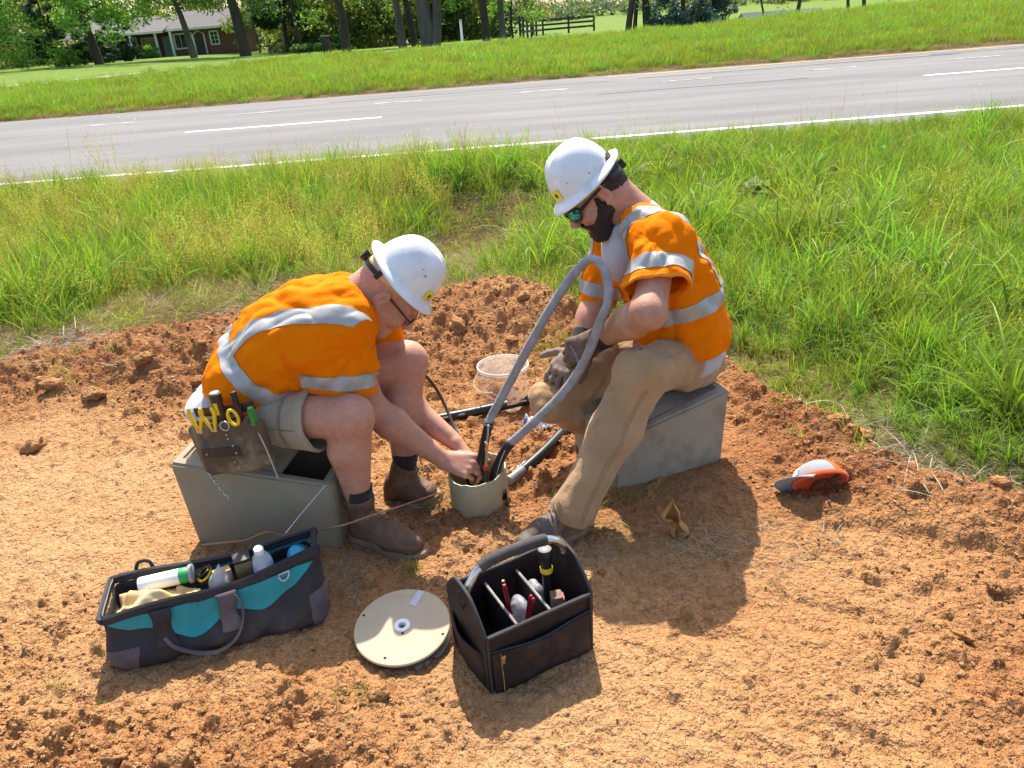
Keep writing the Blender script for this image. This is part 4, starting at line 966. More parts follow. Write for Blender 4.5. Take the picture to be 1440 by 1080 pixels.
def fabric(name, c, c2, rough=0.85, bscale=700, bump=0.25, sheen=0.2, scale=14, dirt=None, da=0.35, tl=None, bd=0.0015):
    return M(name, c, rough=rough, col2=c2, scale=scale, detail=7, bump=bump, bscale=bscale, bdist=bd, sheen=sheen, spec=0.25, dirt=dirt, dirt_scale=5, dirt_amt=da, translucent=tl)
VEST = fabric('hi_vis_orange_mesh', (1.0, 0.275, 0.002), (1.0, 0.225, 0.002), rough=0.85, bscale=55, bump=0.4, bd=0.008, scale=9, sheen=0.0, tl=(1.0, 0.28, 0.0)); VEST.node_tree.nodes['Principled BSDF'].inputs['Specular IOR Level'].default_value = 0.08
BINDING = fabric('hi_vis_binding', (1.0, 0.30, 0.01), (1.0, 0.26, 0.01))
TAPE = M('reflective_tape', (0.44, 0.43, 0.41), rough=0.42, col2=(0.33, 0.32, 0.30), scale=22, detail=6, bump=0.3, bscale=260, spec=0.6, metal=0.15)
TSHIRT = fabric('grey_cotton', (0.52, 0.50, 0.53), (0.42, 0.40, 0.43), scale=10)
SHORTS = fabric('stone_canvas', (0.42, 0.35, 0.245), (0.34, 0.275, 0.185), scale=7, dirt=(0.30, 0.20, 0.11), da=0.30, bscale=60, bump=0.4, bd=0.008)
KHAKI = fabric('khaki_canvas', (0.45, 0.285, 0.148), (0.35, 0.21, 0.10), scale=6, dirt=(0.52, 0.36, 0.21), da=0.32, bscale=60, bump=0.4, bd=0.008)
SOCK = fabric('black_sock', (0.018, 0.018, 0.02), (0.03, 0.03, 0.033), bscale=500, bump=0.6)
LEATHER = M('oiled_brown_leather', (0.17, 0.088, 0.050), rough=0.65, col2=(0.11, 0.055, 0.032), scale=16, detail=7, bump=0.4, bscale=260, bdist=0.002, dirt=(0.30, 0.18, 0.10), dirt_scale=7, dirt_amt=0.42)
LEATHER_D = M('worn_dark_boot', (0.12, 0.085, 0.07), rough=0.6, col2=(0.07, 0.05, 0.045), scale=14, detail=7, bump=0.4, bscale=200, bdist=0.002, dirt=(0.38, 0.25, 0.14), dirt_scale=6, dirt_amt=0.5)
SOLE = M('crepe_sole', (0.27, 0.19, 0.13), rough=0.8, col2=(0.18, 0.12, 0.08), scale=18, bump=0.4, bscale=150, dirt=(0.34, 0.19, 0.09), dirt_scale=9, dirt_amt=0.5)
LACE = M('boot_lace', (0.20, 0.14, 0.08), rough=0.8, var=0.2, scale=300)
HAT = M('scuffed_white_shell', (0.80, 0.81, 0.82), rough=0.28, col2=(0.74, 0.75, 0.77), scale=7, coat=0.25, dirt=(0.52, 0.49, 0.44), dirt_scale=9, dirt_amt=0.38)
STRAP = M('hat_suspension_cream', (0.62, 0.45, 0.22), rough=0.6, var=0.15, scale=30)
BLACKP = M('black_plastic', (0.015, 0.015, 0.017), rough=0.4, var=0.3, scale=60)
YSTICK = M('yellow_sticker', (0.85, 0.80, 0.03), rough=0.5, col2=(0.70, 0.62, 0.05), scale=60)
INK = M('sticker_print', (0.05, 0.05, 0.03), rough=0.6, var=0.2, scale=90)
HAIR_L = M('short_greying_hair', (0.10, 0.065, 0.05), rough=0.7, col2=(0.035, 0.024, 0.02), scale=180, bump=0.8, bscale=600, bdist=0.004)
HAIR_R = M('dark_brown_hair', (0.062, 0.038, 0.024), rough=0.65, col2=(0.016, 0.010, 0.007), scale=300, bump=1.0, bscale=500, bdist=0.005)
GLOVE = M('grey_work_glove', (0.29, 0.225, 0.175), rough=0.9, col2=(0.20, 0.15, 0.115), scale=24, detail=7, bump=0.5, bscale=420, bdist=0.002, dirt=(0.20, 0.13, 0.08), dirt_scale=14, dirt_amt=0.42)
GLOVE_D = M('dark_work_glove', (0.185, 0.120, 0.08), rough=0.9, col2=(0.09, 0.065, 0.05), scale=24, detail=7, bump=0.5, bscale=420, bdist=0.002, dirt=(0.25, 0.18, 0.12), dirt_scale=14, dirt_amt=0.40)
GLOVE_B = M('black_knit_cuff', (0.03, 0.028, 0.027), rough=0.9, var=0.3, scale=80, bump=0.6, bscale=700)
LENS = M('green_mirror_lens', (0.05, 0.62, 0.42), rough=0.06, col2=(0.03, 0.22, 0.55), scale=55, metal=0.9)
STITCH = M('seam_thread', (0.30, 0.19, 0.09), rough=0.8, var=0.2, scale=80)

def finger(S, p, d, n, lens, r0, curl, k=0.006, spread=0.0, t=None):
    if t is not None: d = unit(d + t * spread)
    for i, l in enumerate(lens):
        c = curl[i]; d = unit(d * math.cos(c) - n * math.sin(c)); n = unit(n - d * (n @ d))
        q = p + d * l; ra = r0 * (1 - 0.10 * i); rb = r0 * (1 - 0.10 * (i + 1)); S.cone(p, q, ra, rb, k=k, pad=0.012); p = q
    return p

def hand(S, w, kd, nb, th, curls, sc=1.0, thumb=(0.75, 0.75, -0.25), tc=(0.25, 0.3, 0.3), fat=1.0):
    """palm and five fingers: w wrist, kd towards the knuckles, nb normal of the back, th thumb side"""
    kd = unit(kd); nb = unit(nb - kd * (nb @ kd)); th = unit(th - kd * (th @ kd) - nb * (th @ nb))
    offs = (0.031, 0.0105, -0.0105, -0.030); ln = (0.074, 0.082, 0.076, 0.060); kn = (0.088, 0.092, 0.087, 0.078); rr = (0.0092, 0.0095, 0.009, 0.008)
    for o, a in zip(offs, kn):
        S.cone(w + th * o * 0.45 * sc, w + (kd * a + th * o) * sc, 0.0165 * sc * fat, 0.0125 * sc * fat, k=0.013, pad=0.015)
    S.cone(w + th * 0.012 * sc - nb * 0.008 * sc, w + (kd * 0.05 + th * 0.024 - nb * 0.010) * sc, 0.017 * sc * fat, 0.016 * sc * fat, k=0.012, pad=0.015)
    tips = []
    for j in range(4):
        p = w + (kd * kn[j] + th * offs[j]) * sc
        tips.append(finger(S, p, kd, nb, [ln[j] * f * sc for f in (0.46, 0.30, 0.24)], rr[j] * sc * fat, curls[j], spread=(0.10, 0.02, -0.04, -0.12)[j], t=th))
        S.ell(p + nb * 0.003, (0.0105 * sc,) * 3, k=0.006, pad=0.01)
    d = unit(kd * thumb[0] + th * thumb[1] + nb * thumb[2])
    tips.append(finger(S, w + (kd * 0.022 + th * 0.020) * sc, d, unit(np.cross(np.cross(d, kd), d) * -1 + nb * 0.3), [l * sc for l in (0.044, 0.034, 0.026)], 0.0125 * sc * fat, tc, k=0.008))
    return tips

def head(S, c, f, u, ears=True, jawfat=0.0, chin=1.0, g=1.0):
    """a head in profile detail: c centre between the ears, f forward, u up"""
    f = unit(f); u = unit(u - f * (u @ f)); s = np.cross(u, f)          # s: the person's left
    R = np.stack([f, s, u], 1); P = lambda a, b, d: c + (f * a + s * b + u * d) * g
    E = lambda p, r, R_, **k: S.ell(p, tuple(q * g for q in r), R_, **k)
    K = lambda p, q, ra, rb, **k: S.cone(p, q, ra * g, rb * g, **k)
    E(P(-.012, 0, .045), (.100, .077, .088), R, k=0.02)
    E(P(.040, 0, -.020), (.058, .061, .088), R, k=0.03)
    E(P(-.02, 0, -.03), (.07, .060, .06), R, k=0.03)
    for e in (1, -1):
        K(P(.005, e * .053, -.05), P(.070, e * .016, -.100), .020 + jawfat, .019 + jawfat, k=0.028)
        E(P(.068, e * .036, -.028), (.026, .026, .024), R, k=0.025)
        K(P(.088, e * .012, .022), P(.074, e * .050, .020), .0105, .010, k=0.018)
        E(P(.0985, e * .031, .002), (.013, .017, .0125), R, k=0.012, mode='s')
        E(P(.086, e * .031, .000), (.012, .014, .0105), R, k=0.004)
        E(P(.112, e * .011, -.036), (.011, .0085, .0085), R, k=0.008)
    E(P(.074, 0, -.102), (.022 * chin, .026, .018), R, k=0.022)
    K(P(.096, 0, .012), P(.120, 0, -.027), .0085, .0125, k=0.012)
    E(P(.092, 0, -.060), (.013, .026, .0085), R, k=0.010); E(P(.090, 0, -.075), (.012, .022, .008), R, k=0.010)
    K(P(.106, -.020, -.0675), P(.106, .020, -.0675), .0045, .0045, k=0.004, mode='s')
    if ears:
        for e in (1, -1):
            ea = axes(x=f * .95 - u * .25, y=s * e)
            E(P(-.010, e * .079, -.004), (.019, .0085, .033), ea, k=0.006)
            E(P(-.004, e * .088, -.002), (.010, .007, .018), ea, k=0.004, mode='s')
            E(P(-.004, e * .079, -.033), (.010, .006, .009), ea, k=0.006)
    return P, R

def hard_hat(par, c, f, u, stick=(0.9, -0.35)):
    """full-brim hard hat: c centre of the brim plane"""
    f = unit(f); u = unit(u - f * (u @ f)); s = np.cross(u, f); R = np.stack([f, s, u], 1)
    n = 96; a = np.arange(n) * 2 * np.pi / n; ca, sa = np.cos(a), np.sin(a)
    def ring(rf, rs, z): return np.stack([rf * ca, rs * sa, np.broadcast_to(z, (n,))], 1)
    rings = []
    front = np.clip(ca, 0, 1); back = np.clip(-ca, 0, 1); side = np.abs(sa)
    droop = -0.014 * front ** 2 + 0.004 * back - 0.010 * side ** 2
    lf = 0.157 + 0.006 * front; ls = 0.137
    rings.append(ring(lf * 0.985, ls * 0.985, droop - 0.0045))
    rings.append(ring(lf, ls, droop - 0.002)); rings.append(ring(lf * 0.995, ls * 0.995, droop + 0.001))
    for q in (0.75, 0.5, 0.25):
        rings.append(ring(0.126 + (lf - 0.126) * q, 0.107 + (ls - 0.107) * q, droop * q ** 1.4 + 0.002 + 0.006 * (1 - q)))
    m = 18
    for i in range(m):
        t = i / (m - 1) * 0.985; w = math.cos(t * math.pi / 2) ** 0.72; z = 0.012 + 0.138 * math.sin(t * math.pi / 2) ** 1.05
        lobes = np.exp(-(np.abs(sa) * w * 0.106 / 0.016) ** 2) * 0.0065 * sstep(.15, .6, np.array(t)) * (t < .999)
        lobes = lobes + 0.004 * np.exp(-((np.abs(sa) * w * .106 - .034) / .008) ** 2) * sstep(.3, .6, np.array(t))
        rings.append(ring(0.124 * w, 0.105 * w, z + lobes * (0.35 + 0.65 * t)))
    V = np.concatenate(rings + [np.array([[0, 0, 0.152]])]); F = []
    for i in range(len(rings) - 1):
        for j in range(n): k = (j + 1) % n; F.append((i * n + j, i * n + k, (i + 1) * n + k, (i + 1) * n + j))
    t0 = (len(rings) - 1) * n
    for j in range(n): F.append((t0 + j, t0 + (j + 1) % n, len(V) - 1))
    W = lambda q: (np.asarray(q) * .94) @ R.T + c
    o = mk('hard_hat', W(V), F, HAT, par, True)
    md = o.modifiers.new('thickness', 'SOLIDIFY'); md.thickness = 0.0032; md.offset = -1
    # head band and ratchet below the brim
    b = MB(); aa = np.linspace(rad(-172), rad(172), 40)
    G = np.stack([np.stack([0.119 * np.cos(aa) - 0.006, 0.094 * np.sin(aa), np.full(40, z) - 0.022 * np.clip(-np.cos(aa), 0, 1)], 1) for z in (-0.034, 0.004)])
    b.sheet(W(G.reshape(-1, 3)).reshape(G.shape)); hb = b.build('head_band', STRAP, o, sharp=None); hb.modifiers.new('t', 'SOLIDIFY').thickness = 0.002
    b = MB(); aa = np.linspace(rad(125), rad(235), 24)
    G = np.stack([np.stack([0.126 * np.cos(aa) - 0.006, 0.099 * np.sin(aa), np.full(24, z) - 0.024 * np.clip(-np.cos(aa), 0, 1)], 1) for z in (-0.035, -0.017)])
    b.sheet(W(G.reshape(-1, 3)).reshape(G.shape))
    b.lathe([(0.0, -.012), (.016, -.012), (.018, -.004), (.018, .008), (.0, .010)], 20, W(A(-.140, 0, -.050)), axes(z=-f, y=u))
    rb = b.build('ratchet', BLACKP, o); 
    for e in (1, -1):
        bb = MB(); bb.box(W(A(-.070, e * .0850, -.030)), (.008, .003, .022), R, .001); bb.build('strap_clip', BLACKP, o)
    # yellow sticker on the front of the shell
    return o, W, R

def sticker(o, W, ang, z0, w, h, mat, name='sticker', r=(0.1275, 0.1085)):
    aa = np.linspace(ang - w, ang + w, 8); zz = np.linspace(z0, z0 + h, 6)
    G = []
    for z in zz:
        t = math.asin(min(((z - 0.012) / 0.138), 1) ** (1 / 1.05)) * 2 / math.pi; q = math.cos(t * math.pi / 2) ** 0.72
        G.append(np.stack([r[0] * q * np.cos(aa), r[1] * q * np.sin(aa), np.full(8, z + .001)], 1))
    G = np.array(G); b = MB(); b.sheet(W(G.reshape(-1, 3)).reshape(G.shape)); return b.build(name, mat, o, sharp=None)

def cloth_noise(seed, amp, dirv, sx, sl):
    """folds that run along dirv: high frequency across it, low along it"""
    dirv = unit(dirv); e1 = unit(np.cross(dirv, A(.3, .5, .8))); e2 = np.cross(dirv, e1)
    def f(x, y, z):
        a = (x * dirv[0] + y * dirv[1] + z * dirv[2]) * sl; b = (x * e1[0] + y * e1[1] + z * e1[2]) * sx; c = (x * e2[0] + y * e2[1] + z * e2[2]) * sx
        w = 0.5 * vnoise(a * 2, b * .5, c * .5, seed + 5)
        n = vnoise(a, b + w, c + w, seed); n2 = vnoise(a * 1.9, b * 2.1 + w, c * 2.1, seed + 9)
        return amp * ((1 - np.abs(n) * 2) * 0.7 + 0.35 * n2)
    return f

def strip_of(name, V, F, planes, keep, mat, par, off=0.0028):
    """cut a band out of a garment between planes and lift it off the cloth"""
    bm = bmesh.new(); me = mesh_of('tmp', V, F, True); bm.from_mesh(me); bpy.data.meshes.remove(me)
    for p, n in planes:
        bmesh.ops.bisect_plane(bm, geom=bm.verts[:] + bm.edges[:] + bm.faces[:], plane_co=Vector(p), plane_no=Vector(unit(n)), clear_outer=True)
    dead = [f for f in bm.faces if not keep(np.array(f.calc_center_median()), np.array(f.normal))]
    bmesh.ops.delete(bm, geom=dead, context='FACES')
    bm.normal_update()
    for v in bm.verts: v.co += v.normal * off
    bm.verts.index_update()
    V2 = [v.co[:] for v in bm.verts]; F2 = [tuple(v.index for v in f.verts) for f in bm.faces]; bm.free()
    if not F2: return None
    o = mk(name, V2, F2, mat, par, True)
    return o

def boot(par, heel, toe, mat, hgt=0.15, lean=(0, 0), sc=1.0, top=None):
    """laced work boot; heel and toe are ground points"""
    heel = np.asarray(heel, float); toe = np.asarray(toe, float)
    f = unit((toe - heel) * A(1, 1, 0)) if abs((toe - heel)[2]) < .03 else unit(toe - heel); u = unit(A(0, 0, 1) - f * f[2]); s = np.cross(u, f); L = np.linalg.norm(toe - heel)
    P = lambda a, b, d: heel + f * a * L + s * b + u * d
    lo = np.minimum(heel, toe) - .13; hi = np.maximum(heel, toe) + .13; hi[2] += hgt + .08
    ank = top if top is not None else P(.22, 0, hgt)
    S = SDF(lo, hi, 0.0035)
    S.cone(P(.17, 0, .050), P(.60, 0, .052), .034, .040, k=.02, lat=s, ratio=1.12)
    S.cone(P(.60, 0, .052), P(.86, .002, .042), .042, .036, k=.03, lat=s, ratio=1.28)
    S.cone(P(.22, 0, .07), ank, .040, .048, k=.03); S.cone(P(.28, 0, .09), P(.58, 0, .075), .040, .036, k=.03)
    S.cone(ank, ank + (ank - P(.22, 0, .07)) * .25, .048, .053, k=.02)
    S.cut(ank + (ank - P(.22, 0, .07)) * .15, unit(ank - P(.22, 0, .07)), rr=.09)
    S.op(lambda X, Y, Z: -((X - heel[0]) * u[0] + (Y - heel[1]) * u[1] + (Z - heel[2]) * u[2] - .018), lo, hi, 0, 'i')
    # moccasin seam on the toe, collar seam
    S.wrinkle(lambda x, y, z: -0.0022 * np.exp(-(((((x - heel[0]) * f[0] + (y - heel[1]) * f[1] + (z - heel[2]) * f[2]) / L - .80) / .16) ** 2 + (((x - heel[0]) * s[0] + (y - heel[1]) * s[1] + (z - heel[2]) * s[2]) / .036) ** 2 - 1) ** 2 / .03) * -1, .012)
    S.wrinkle(cloth_noise(3, .0016, s, 38, 14), .012)
    V, F = S.mesh(1); up = mk('boot', V, F, mat, par, True)
    S = SDF(lo, hi, 0.0035)
    S.cone(P(.13, 0, .014), P(.60, 0, .014), .040, .044, k=.01, lat=s, ratio=1.0); S.cone(P(.60, 0, .014), P(.89, .003, .016), .046, .043, k=.015, lat=s, ratio=1.1)
    hz = lambda X, Y, Z: (X - heel[0]) * u[0] + (Y - heel[1]) * u[1] + (Z - heel[2]) * u[2]
    S.op(lambda X, Y, Z: np.abs(hz(X, Y, Z) - .014) - .017, lo, hi, .006, 'i')
    S.wrinkle(lambda x, y, z: .0018 * np.exp(-((hz(x, y, z) - .020) / .0025) ** 2), .01)
    V, F = S.mesh(1); mk('sole', V, F, SOLE, up, True)
    b = MB()
    for i in range(5):
        q = .60 - i * .055; zt = (.104, .112, .122, .138, .158)[i]
        c = P(q, 0, zt)
        b.tube(spline([c + s * .034 - u * .012, c + s * .014 + u * .004, c - f * .012 - s * .014 + u * .004, c - f * .012 - s * .034 - u * .012], 9), .0022, 6)
    b.build('lace', LACE, up)
    return up

# ------------------------------------------------------------------ worker on the left
def worker_left():
    P0 = empty('person', (-.9, 2.4, 0.0), 'bent-over worker in orange vest, stone shorts and white hard hat seated on left box', 'person', 'workers seated on the upturned boxes')
    J = dict(hipR=A(-.93, 2.33, .46), hipL=A(-.87, 2.51, .46), kneeR=A(-.525, 2.20, .478), kneeL=A(-.370, 2.54, .505), ankR=A(-.555, 2.205, .10), ankL=A(-.430, 2.45, .060),
             shR=A(-.528, 2.315, .745), shL=A(-.45, 2.585, .715), elR=A(-.500, 2.385, .415), elL=A(-.452, 2.585, .365), wrR=A(-.268, 2.385, .176), wrL=A(-.225, 2.455, .205))
    T = [A(-.915, 2.415, .45), A(-.865, 2.415, .565), A(-.755, 2.415, .665), A(-.64, 2.42, .725), A(-.540, 2.43, .762)]
    rT = [.122, .124, .128, .126, .095]
    lat = A(0, 1, 0); hf = A(.58, -.03, -.815); hu = A(.815, 0, .58)
    hc = A(-.386, 2.45, .805); bc = A(-.330, 2.45, .855)
    def torso(S, add, upto=5):
        for i in range(upto - 1): S.cone(T[i], T[i + 1], rT[i] + add, rT[i + 1] + add, k=.05, lat=lat, ratio=1.36)
    # --- body
    S = SDF((-1.12, 2.05, .02), (-.10, 2.75, 1.0), .0039)
    torso(S, 0)
    S.ell(T[0], (.12, .165, .11), k=.04)
    for a in ('R', 'L'):
        hip, kn, an, sh, el, wr = (J[k + a] for k in ('hip', 'knee', 'ank', 'sh', 'el', 'wr'))
        S.cone(hip, kn, .092, .067, k=.05); S.ell(kn + A(.006, 0, .008), (.063, .060, .066), k=.03)
        cv = kn + (an - kn) * .32 + A(-.022, 0, 0); S.cone(kn, cv, .056, .059, k=.03); S.cone(cv, an, .061, .033, k=.03); S.cone(kn + A(.014, 0, -.02), an, .050, .029, k=.02)
        S.cone(an, an + A(.06, 0, -.04), .028, .022, k=.02)
        S.cone(T[3] + (sh - T[3]) * .3, sh, .074, .060, k=.04); S.cone(sh, el, .060, .055, k=.04)
        m = el + (wr - el) * .30; S.cone(el, m, .053, .056, k=.03); S.cone(m, wr, .056, .032, k=.03, lat=A(0, 1, .4), ratio=.92)
    nb = A(-.515, 2.435, .783); S.cone(nb, hc - hf * .025 - hu * .055, .066, .058, k=.03); S.cone(nb - A(.02, 0, .0), hc - hf * .06 - hu * .01, .055, .055, k=.03)
    Pm, Rm = head(S, hc, hf, hu, jawfat=.006, g=1.10)
    # hands: the near one closes round the connector, the far one steadies it from behind
    hand(S, J['wrR'], A(.92, -.20, -.20), A(.02, -.66, .75), A(.15, .6, .75), [(.30, .62, .45), (.45, .75, .5), (.60, .80, .5), (.75, .80, .5)], 1.16, thumb=(.8, .5, -.5), tc=(.2, .3, .3))
    hand(S, J['wrL'], A(.62, -.25, -.72), A(.55, .55, .45), A(.1, -.9, .25), [(.35, .55, .4), (.4, .6, .4), (.45, .6, .4), (.5, .6, .4)], 1.12)
    V, F = S.mesh(1); mk('body', V, F, SKIN_L, P0, True)
    # --- close-cropped hair under the hat
    S = SDF(hc - .16, hc + .16, .004); S.ell(Pm(-.012, 0, .045), (.1025, .080, .091), Rm, k=0); S.ell(Pm(-.04, 0, -.02), (.070, .066, .05), Rm, k=.03)
    S.op(lambda X, Y, Z: (X - hc[0]) * hf[0] + (Y - hc[1]) * hf[1] + (Z - hc[2]) * hf[2] + .012, hc - .2, hc + .2, 0, 'i')
    S.op(lambda X, Y, Z: -((X - hc[0]) * hu[0] + (Y - hc[1]) * hu[1] + (Z - hc[2]) * hu[2] - .014), hc - .2, hc + .2, .01, 'i')
    V, F = S.mesh(1); mk('hair', V, F, HAIR_L, P0, True)
    # goatee: short stubble round the mouth
    hat, W, R = hard_hat(P0, bc, hf, hu)
    sticker(hat, W, rad(-36), .020, .20, .036, YSTICK)
    st2 = sticker(hat, W, rad(-36), .030, .06, .014, INK, 'sticker_print', (.1285, .1095))
    for a_, z_, w_ in ((-84, .090, .020), (-72, .080, .035), (-30, .020, .12)): sticker(hat, W, rad(a_), z_, w_, .007, M_SCUFF, 'scuff', (.1282, .1092))
    # --- glasses
    b = MB()
    for e in (1, -1):
        b.tube(spline([Pm(-.015, e * .082, .016), Pm(.03, e * .076, .012), Pm(.078, e * .066, .006), Pm(.100, e * .056, .002)], 12), .0032, 6)
        b.tube(spline([Pm(.102, e * .054, .012), Pm(.104, e * .056, -.004), Pm(.108, e * .034, -.022), Pm(.114, e * .014, -.008), Pm(.113, e * .016, .010), Pm(.108, e * .036, .016), Pm(.102, e * .054, .012)], 26), .0020, 6)
    b.tube([Pm(.113, -.016, .006), Pm(.118, 0, .008), Pm(.113, .016, .006)], .0018, 6); b.build('eyeglasses', BLACKP, P0)
    # --- grey T-shirt: neck and the tail that hangs out behind
    S = SDF((-1.20, 2.10, .34), (-.36, 2.74, .92), .005)
    torso(S, -.004); S.cone(A(-.93, 2.41, .54), A(-1.09, 2.37, .472), .075, .024, k=.05, lat=lat, ratio=2.6); S.ell(A(-1.0, 2.42, .47), (.10, .18, .07), k=.04)
    S.cone(nb - A(.04, 0, .01), nb + A(.018, 0, -.002), .078, .073, k=.03)
    S.wrinkle(cloth_noise(31, .006, A(1, 0, -.4), 16, 5), .03); S.cut(A(-.475, 2.43, .80), hf * -.2 + A(.8, 0, .25), rr=.12)
    V, F = S.mesh(1); mk('shirt', V, F, TSHIRT, P0, True)
    # --- vest
    S = SDF((-1.10, 2.08, .42), (-.28, 2.80, .97), .0042)
    torso(S, .026); S.ell(A(-.955, 2.41, .52), (.085, .20, .10), k=.05); S.ell(A(-.62, 2.41, .60), (.13, .16, .10), k=.06)
    for a in ('R', 'L'):
        sh = J['sh' + a]; e = -1 if a == 'R' else 1
        S.cone(T[3] + (sh - T[3]) * .2, sh + A(0, e * .01, .008), .098, .083, k=.06)
        hem = A(-.555, 2.285, .53) if a == 'R' else A(-.435, 2.60, .40)
        if a == 'R': S.cone(sh + A(-.01, 0, -.01), hem, .072, .066, k=.05, lat=A(1, .1, .15), ratio=1.75)
        else: S.cone(sh, hem, .072, .068, k=.05, lat=A(1, 0, 0), ratio=1.15)
    S.ell(nb + A(-.035, -.005, .012), (.055, .100, .040), axes(x=A(.9, 0, .35), z=A(-.35, 0, .9)), k=.04)
    S.wrinkle(cloth_noise(41, .0125, A(.6, .2, -.7), 12, 4.5), .03)
    S.wrinkle(cloth_noise(43, .0055, A(.9, 0, .4), 22, 8), .03)
    # drag folds that fan from the armpit
    S.wrinkle(lambda x, y, z: .006 * np.sin(34 * np.arctan2(z - .70, x + .47) / 3.14 + 2.2 * vnoise(x * 9, y * 9, z * 9, 3)) * np.exp(-(((x + .58) / .13) ** 2 + ((z - .62) / .11) ** 2 + ((y - 2.22) / .12) ** 2)), .03)
    S.wrinkle(lambda x, y, z: .007 * np.exp(-((x + .688 + .12 * (z - .6)) / .007) ** 2) * (y < 2.30) * sstep(.76, .70, z), .03)
    S.shell(.011)
    S.cut(A(-.565, 2.24, .535), A(-.18, -.05, -1), rr=.165); S.cut(A(-.43, 2.61, .415), A(.1, .1, -1), rr=.12)
    hemn = A(-.25, 0, -.97); S.op(lambda X, Y, Z: -((X + .93) * hemn[0] + (Z - .535 - .010 * np.sin(X * 31 + Y * 17)) * hemn[1 + 1]), (-1.2, 2.0, .3), (-.2, 2.9, .8), 0, 's')
    S.cone(nb - A(.07, 0, .01), nb + A(.16, .0, .06), .060, .074, k=.012, mode='s')
    S.cone(A(-.44, 2.44, .74), A(-.40, 2.44, .50), .035, .045, k=.02, mode='s')          # open front
    V, F = S.mesh(1); vest = mk('vest', V, F, VEST, P0, True)
    # --- reflective tape
    bp, bn = A(-.845, 2.41, .628), unit(A(.73, 0, .68))
    out = lambda c, n: np.dot(n, c - (T[2] + T[1]) / 2) > -.02
    strip_of('reflective_belt', V, F, [(bp + bn * .028, bn), (bp - bn * .028, -bn)], lambda c, n: c[1] > 1 and out(c, n) and not (c[1] < 2.30 and c[0] > -.70), TAPE, vest)
    for y0, y1, nm in ((2.240, 2.300, 'r'), (2.548, 2.608, 'l')):
        strip_of('reflective_brace', V, F, [(A(-.6, y1, .76), A(0, 1, .35)), (A(-.6, y0, .76), A(0, -1, -.35)), (bp + bn * .030, -bn)], lambda c, n: n[2] > .05 and (c[0] + c[2] * .9) > -.45 + .0 and c[2] > .685 - .25 * max(0, -.62 - c[0]) and np.dot(n, A(-.4, 0, .9)) > .1, TAPE, vest)
    strip_of('sleeve_band', V, F, [(A(-.56, 2.24, .612), A(.16, .04, 1)), (A(-.56, 2.24, .562), A(-.16, -.04, -1))], lambda c, n: c[1] < 2.345 and c[0] > -.675 and c[0] < -.40 and np.dot(n, c - A(-.555, 2.295, .58)) > 0, TAPE, vest)
    strip_of('sleeve_band', V, F, [(A(-.43, 2.61, .498), A(-.1, -.1, 1)), (A(-.43, 2.61, .446), A(.1, .1, -1))], lambda c, n: c[1] > 2.50 and c[0] > -.56 and np.dot(n, c - A(-.435, 2.60, .47)) > 0, TAPE, vest)
    # --- shorts
    S = SDF((-1.08, 2.03, .30), (-.42, 2.74, .66), .0045)
    S.ell(A(-.925, 2.415, .45), (.135, .19, .105), k=.03); torso(S, .012, 2)
    for a in ('R', 'L'):
        hip, kn = J['hip' + a], J['knee' + a]; d = unit(kn - hip); hm = hip + d * .285
        S.cone(hip + A(-.01, 0, -.005), hm + A(0, 0, -.012), .104, .098, k=.04); S.cone(hm + A(0, 0, -.012), hm + d * .08 + A(0, 0, -.02), .098, .102, k=.03)
    S.wrinkle(cloth_noise(51, .0058, A(.1, .8, .6), 15, 5), .03); S.wrinkle(cloth_noise(53, .003, A(.8, 0, .5), 26, 9), .03)
    S.op(lambda X, Y, Z: X * 0 + Y * 0 + (.372 - Z), (-1.1, 2.0, .3), (-.75, 2.8, .7), .02, 'i')
    S.shell(.010)
    for a in ('R', 'L'):
        hip, kn = J['hip' + a], J['knee' + a]; d = unit(kn - hip); S.cut(hip + d * .305, unit(d + A(.0, 0, .12)), rr=.15)
    V, F = S.mesh(1); sh = mk('shorts', V, F, SHORTS, P0, True)
    hip, kn = J['hipR'], J['kneeR']; d = unit(kn - hip); n2 = unit(d + A(0, 0, .12))
    strip_of('shorts_hem', V, F, [(hip + d * .303, n2), (hip + d * .278, -n2)], lambda c, n: np.dot(n, c - (hip + d * .29)) > 0 and c[1] < 2.36, SHORTS, sh, .002)
    for q0, w_, zlim in ((.215, .0014, .60), (.222, .0014, .60)):
        strip_of('pocket_seam', V, F, [(hip + d * (q0 + w_), d), (hip + d * (q0 - w_), -d)], lambda c, n: np.dot(n, c - (hip + d * q0)) > 0 and c[1] < 2.24, STITCH_S, sh, .0016)
    un = unit(np.cross(d, A(0, -1, 0))); strip_of('side_seam', V, F, [(hip + un * .0016, un), (hip - un * .0016, -un)], lambda c, n: n[1] < -.2 and c[1] < 2.28 and c[0] > -.80, STITCH_S, sh, .0016)
    # --- socks and boots
    for a, h, t in (('R', A(-.615, 2.235, -.012), A(-.335, 2.075, -.012)), ('L', A(-.50, 2.47, -.055), A(-.315, 2.420, -.020))):
        an, kn = J['ank' + a], J['knee' + a]; d = unit(kn - an)
        S = SDF(an - .12, an + .16, .004); S.cone(an - d * .01, an + d * .118, .036, .051, k=0); S.wrinkle(cloth_noise(61, .0015, A(1, 1, 0), 50, 30), .012); S.shell(.008); S.cut(an + d * .112, d, rr=.1)
        V, F = S.mesh(1); mk('sock', V, F, SOCK, P0, True)
        bt = boot(P0, h, t, LEATHER, .13, top=an + d * .055)
    return P0, J
STITCH_S = M('shorts_thread', (0.22, 0.18, 0.12), rough=0.8, var=0.2, scale=80)
M_SCUFF = M('hat_scuff', (0.22, 0.23, 0.24), rough=0.6, col2=(0.55, 0.55, 0.55), scale=120, ramp=(0.4, 0.6))
worker_left()
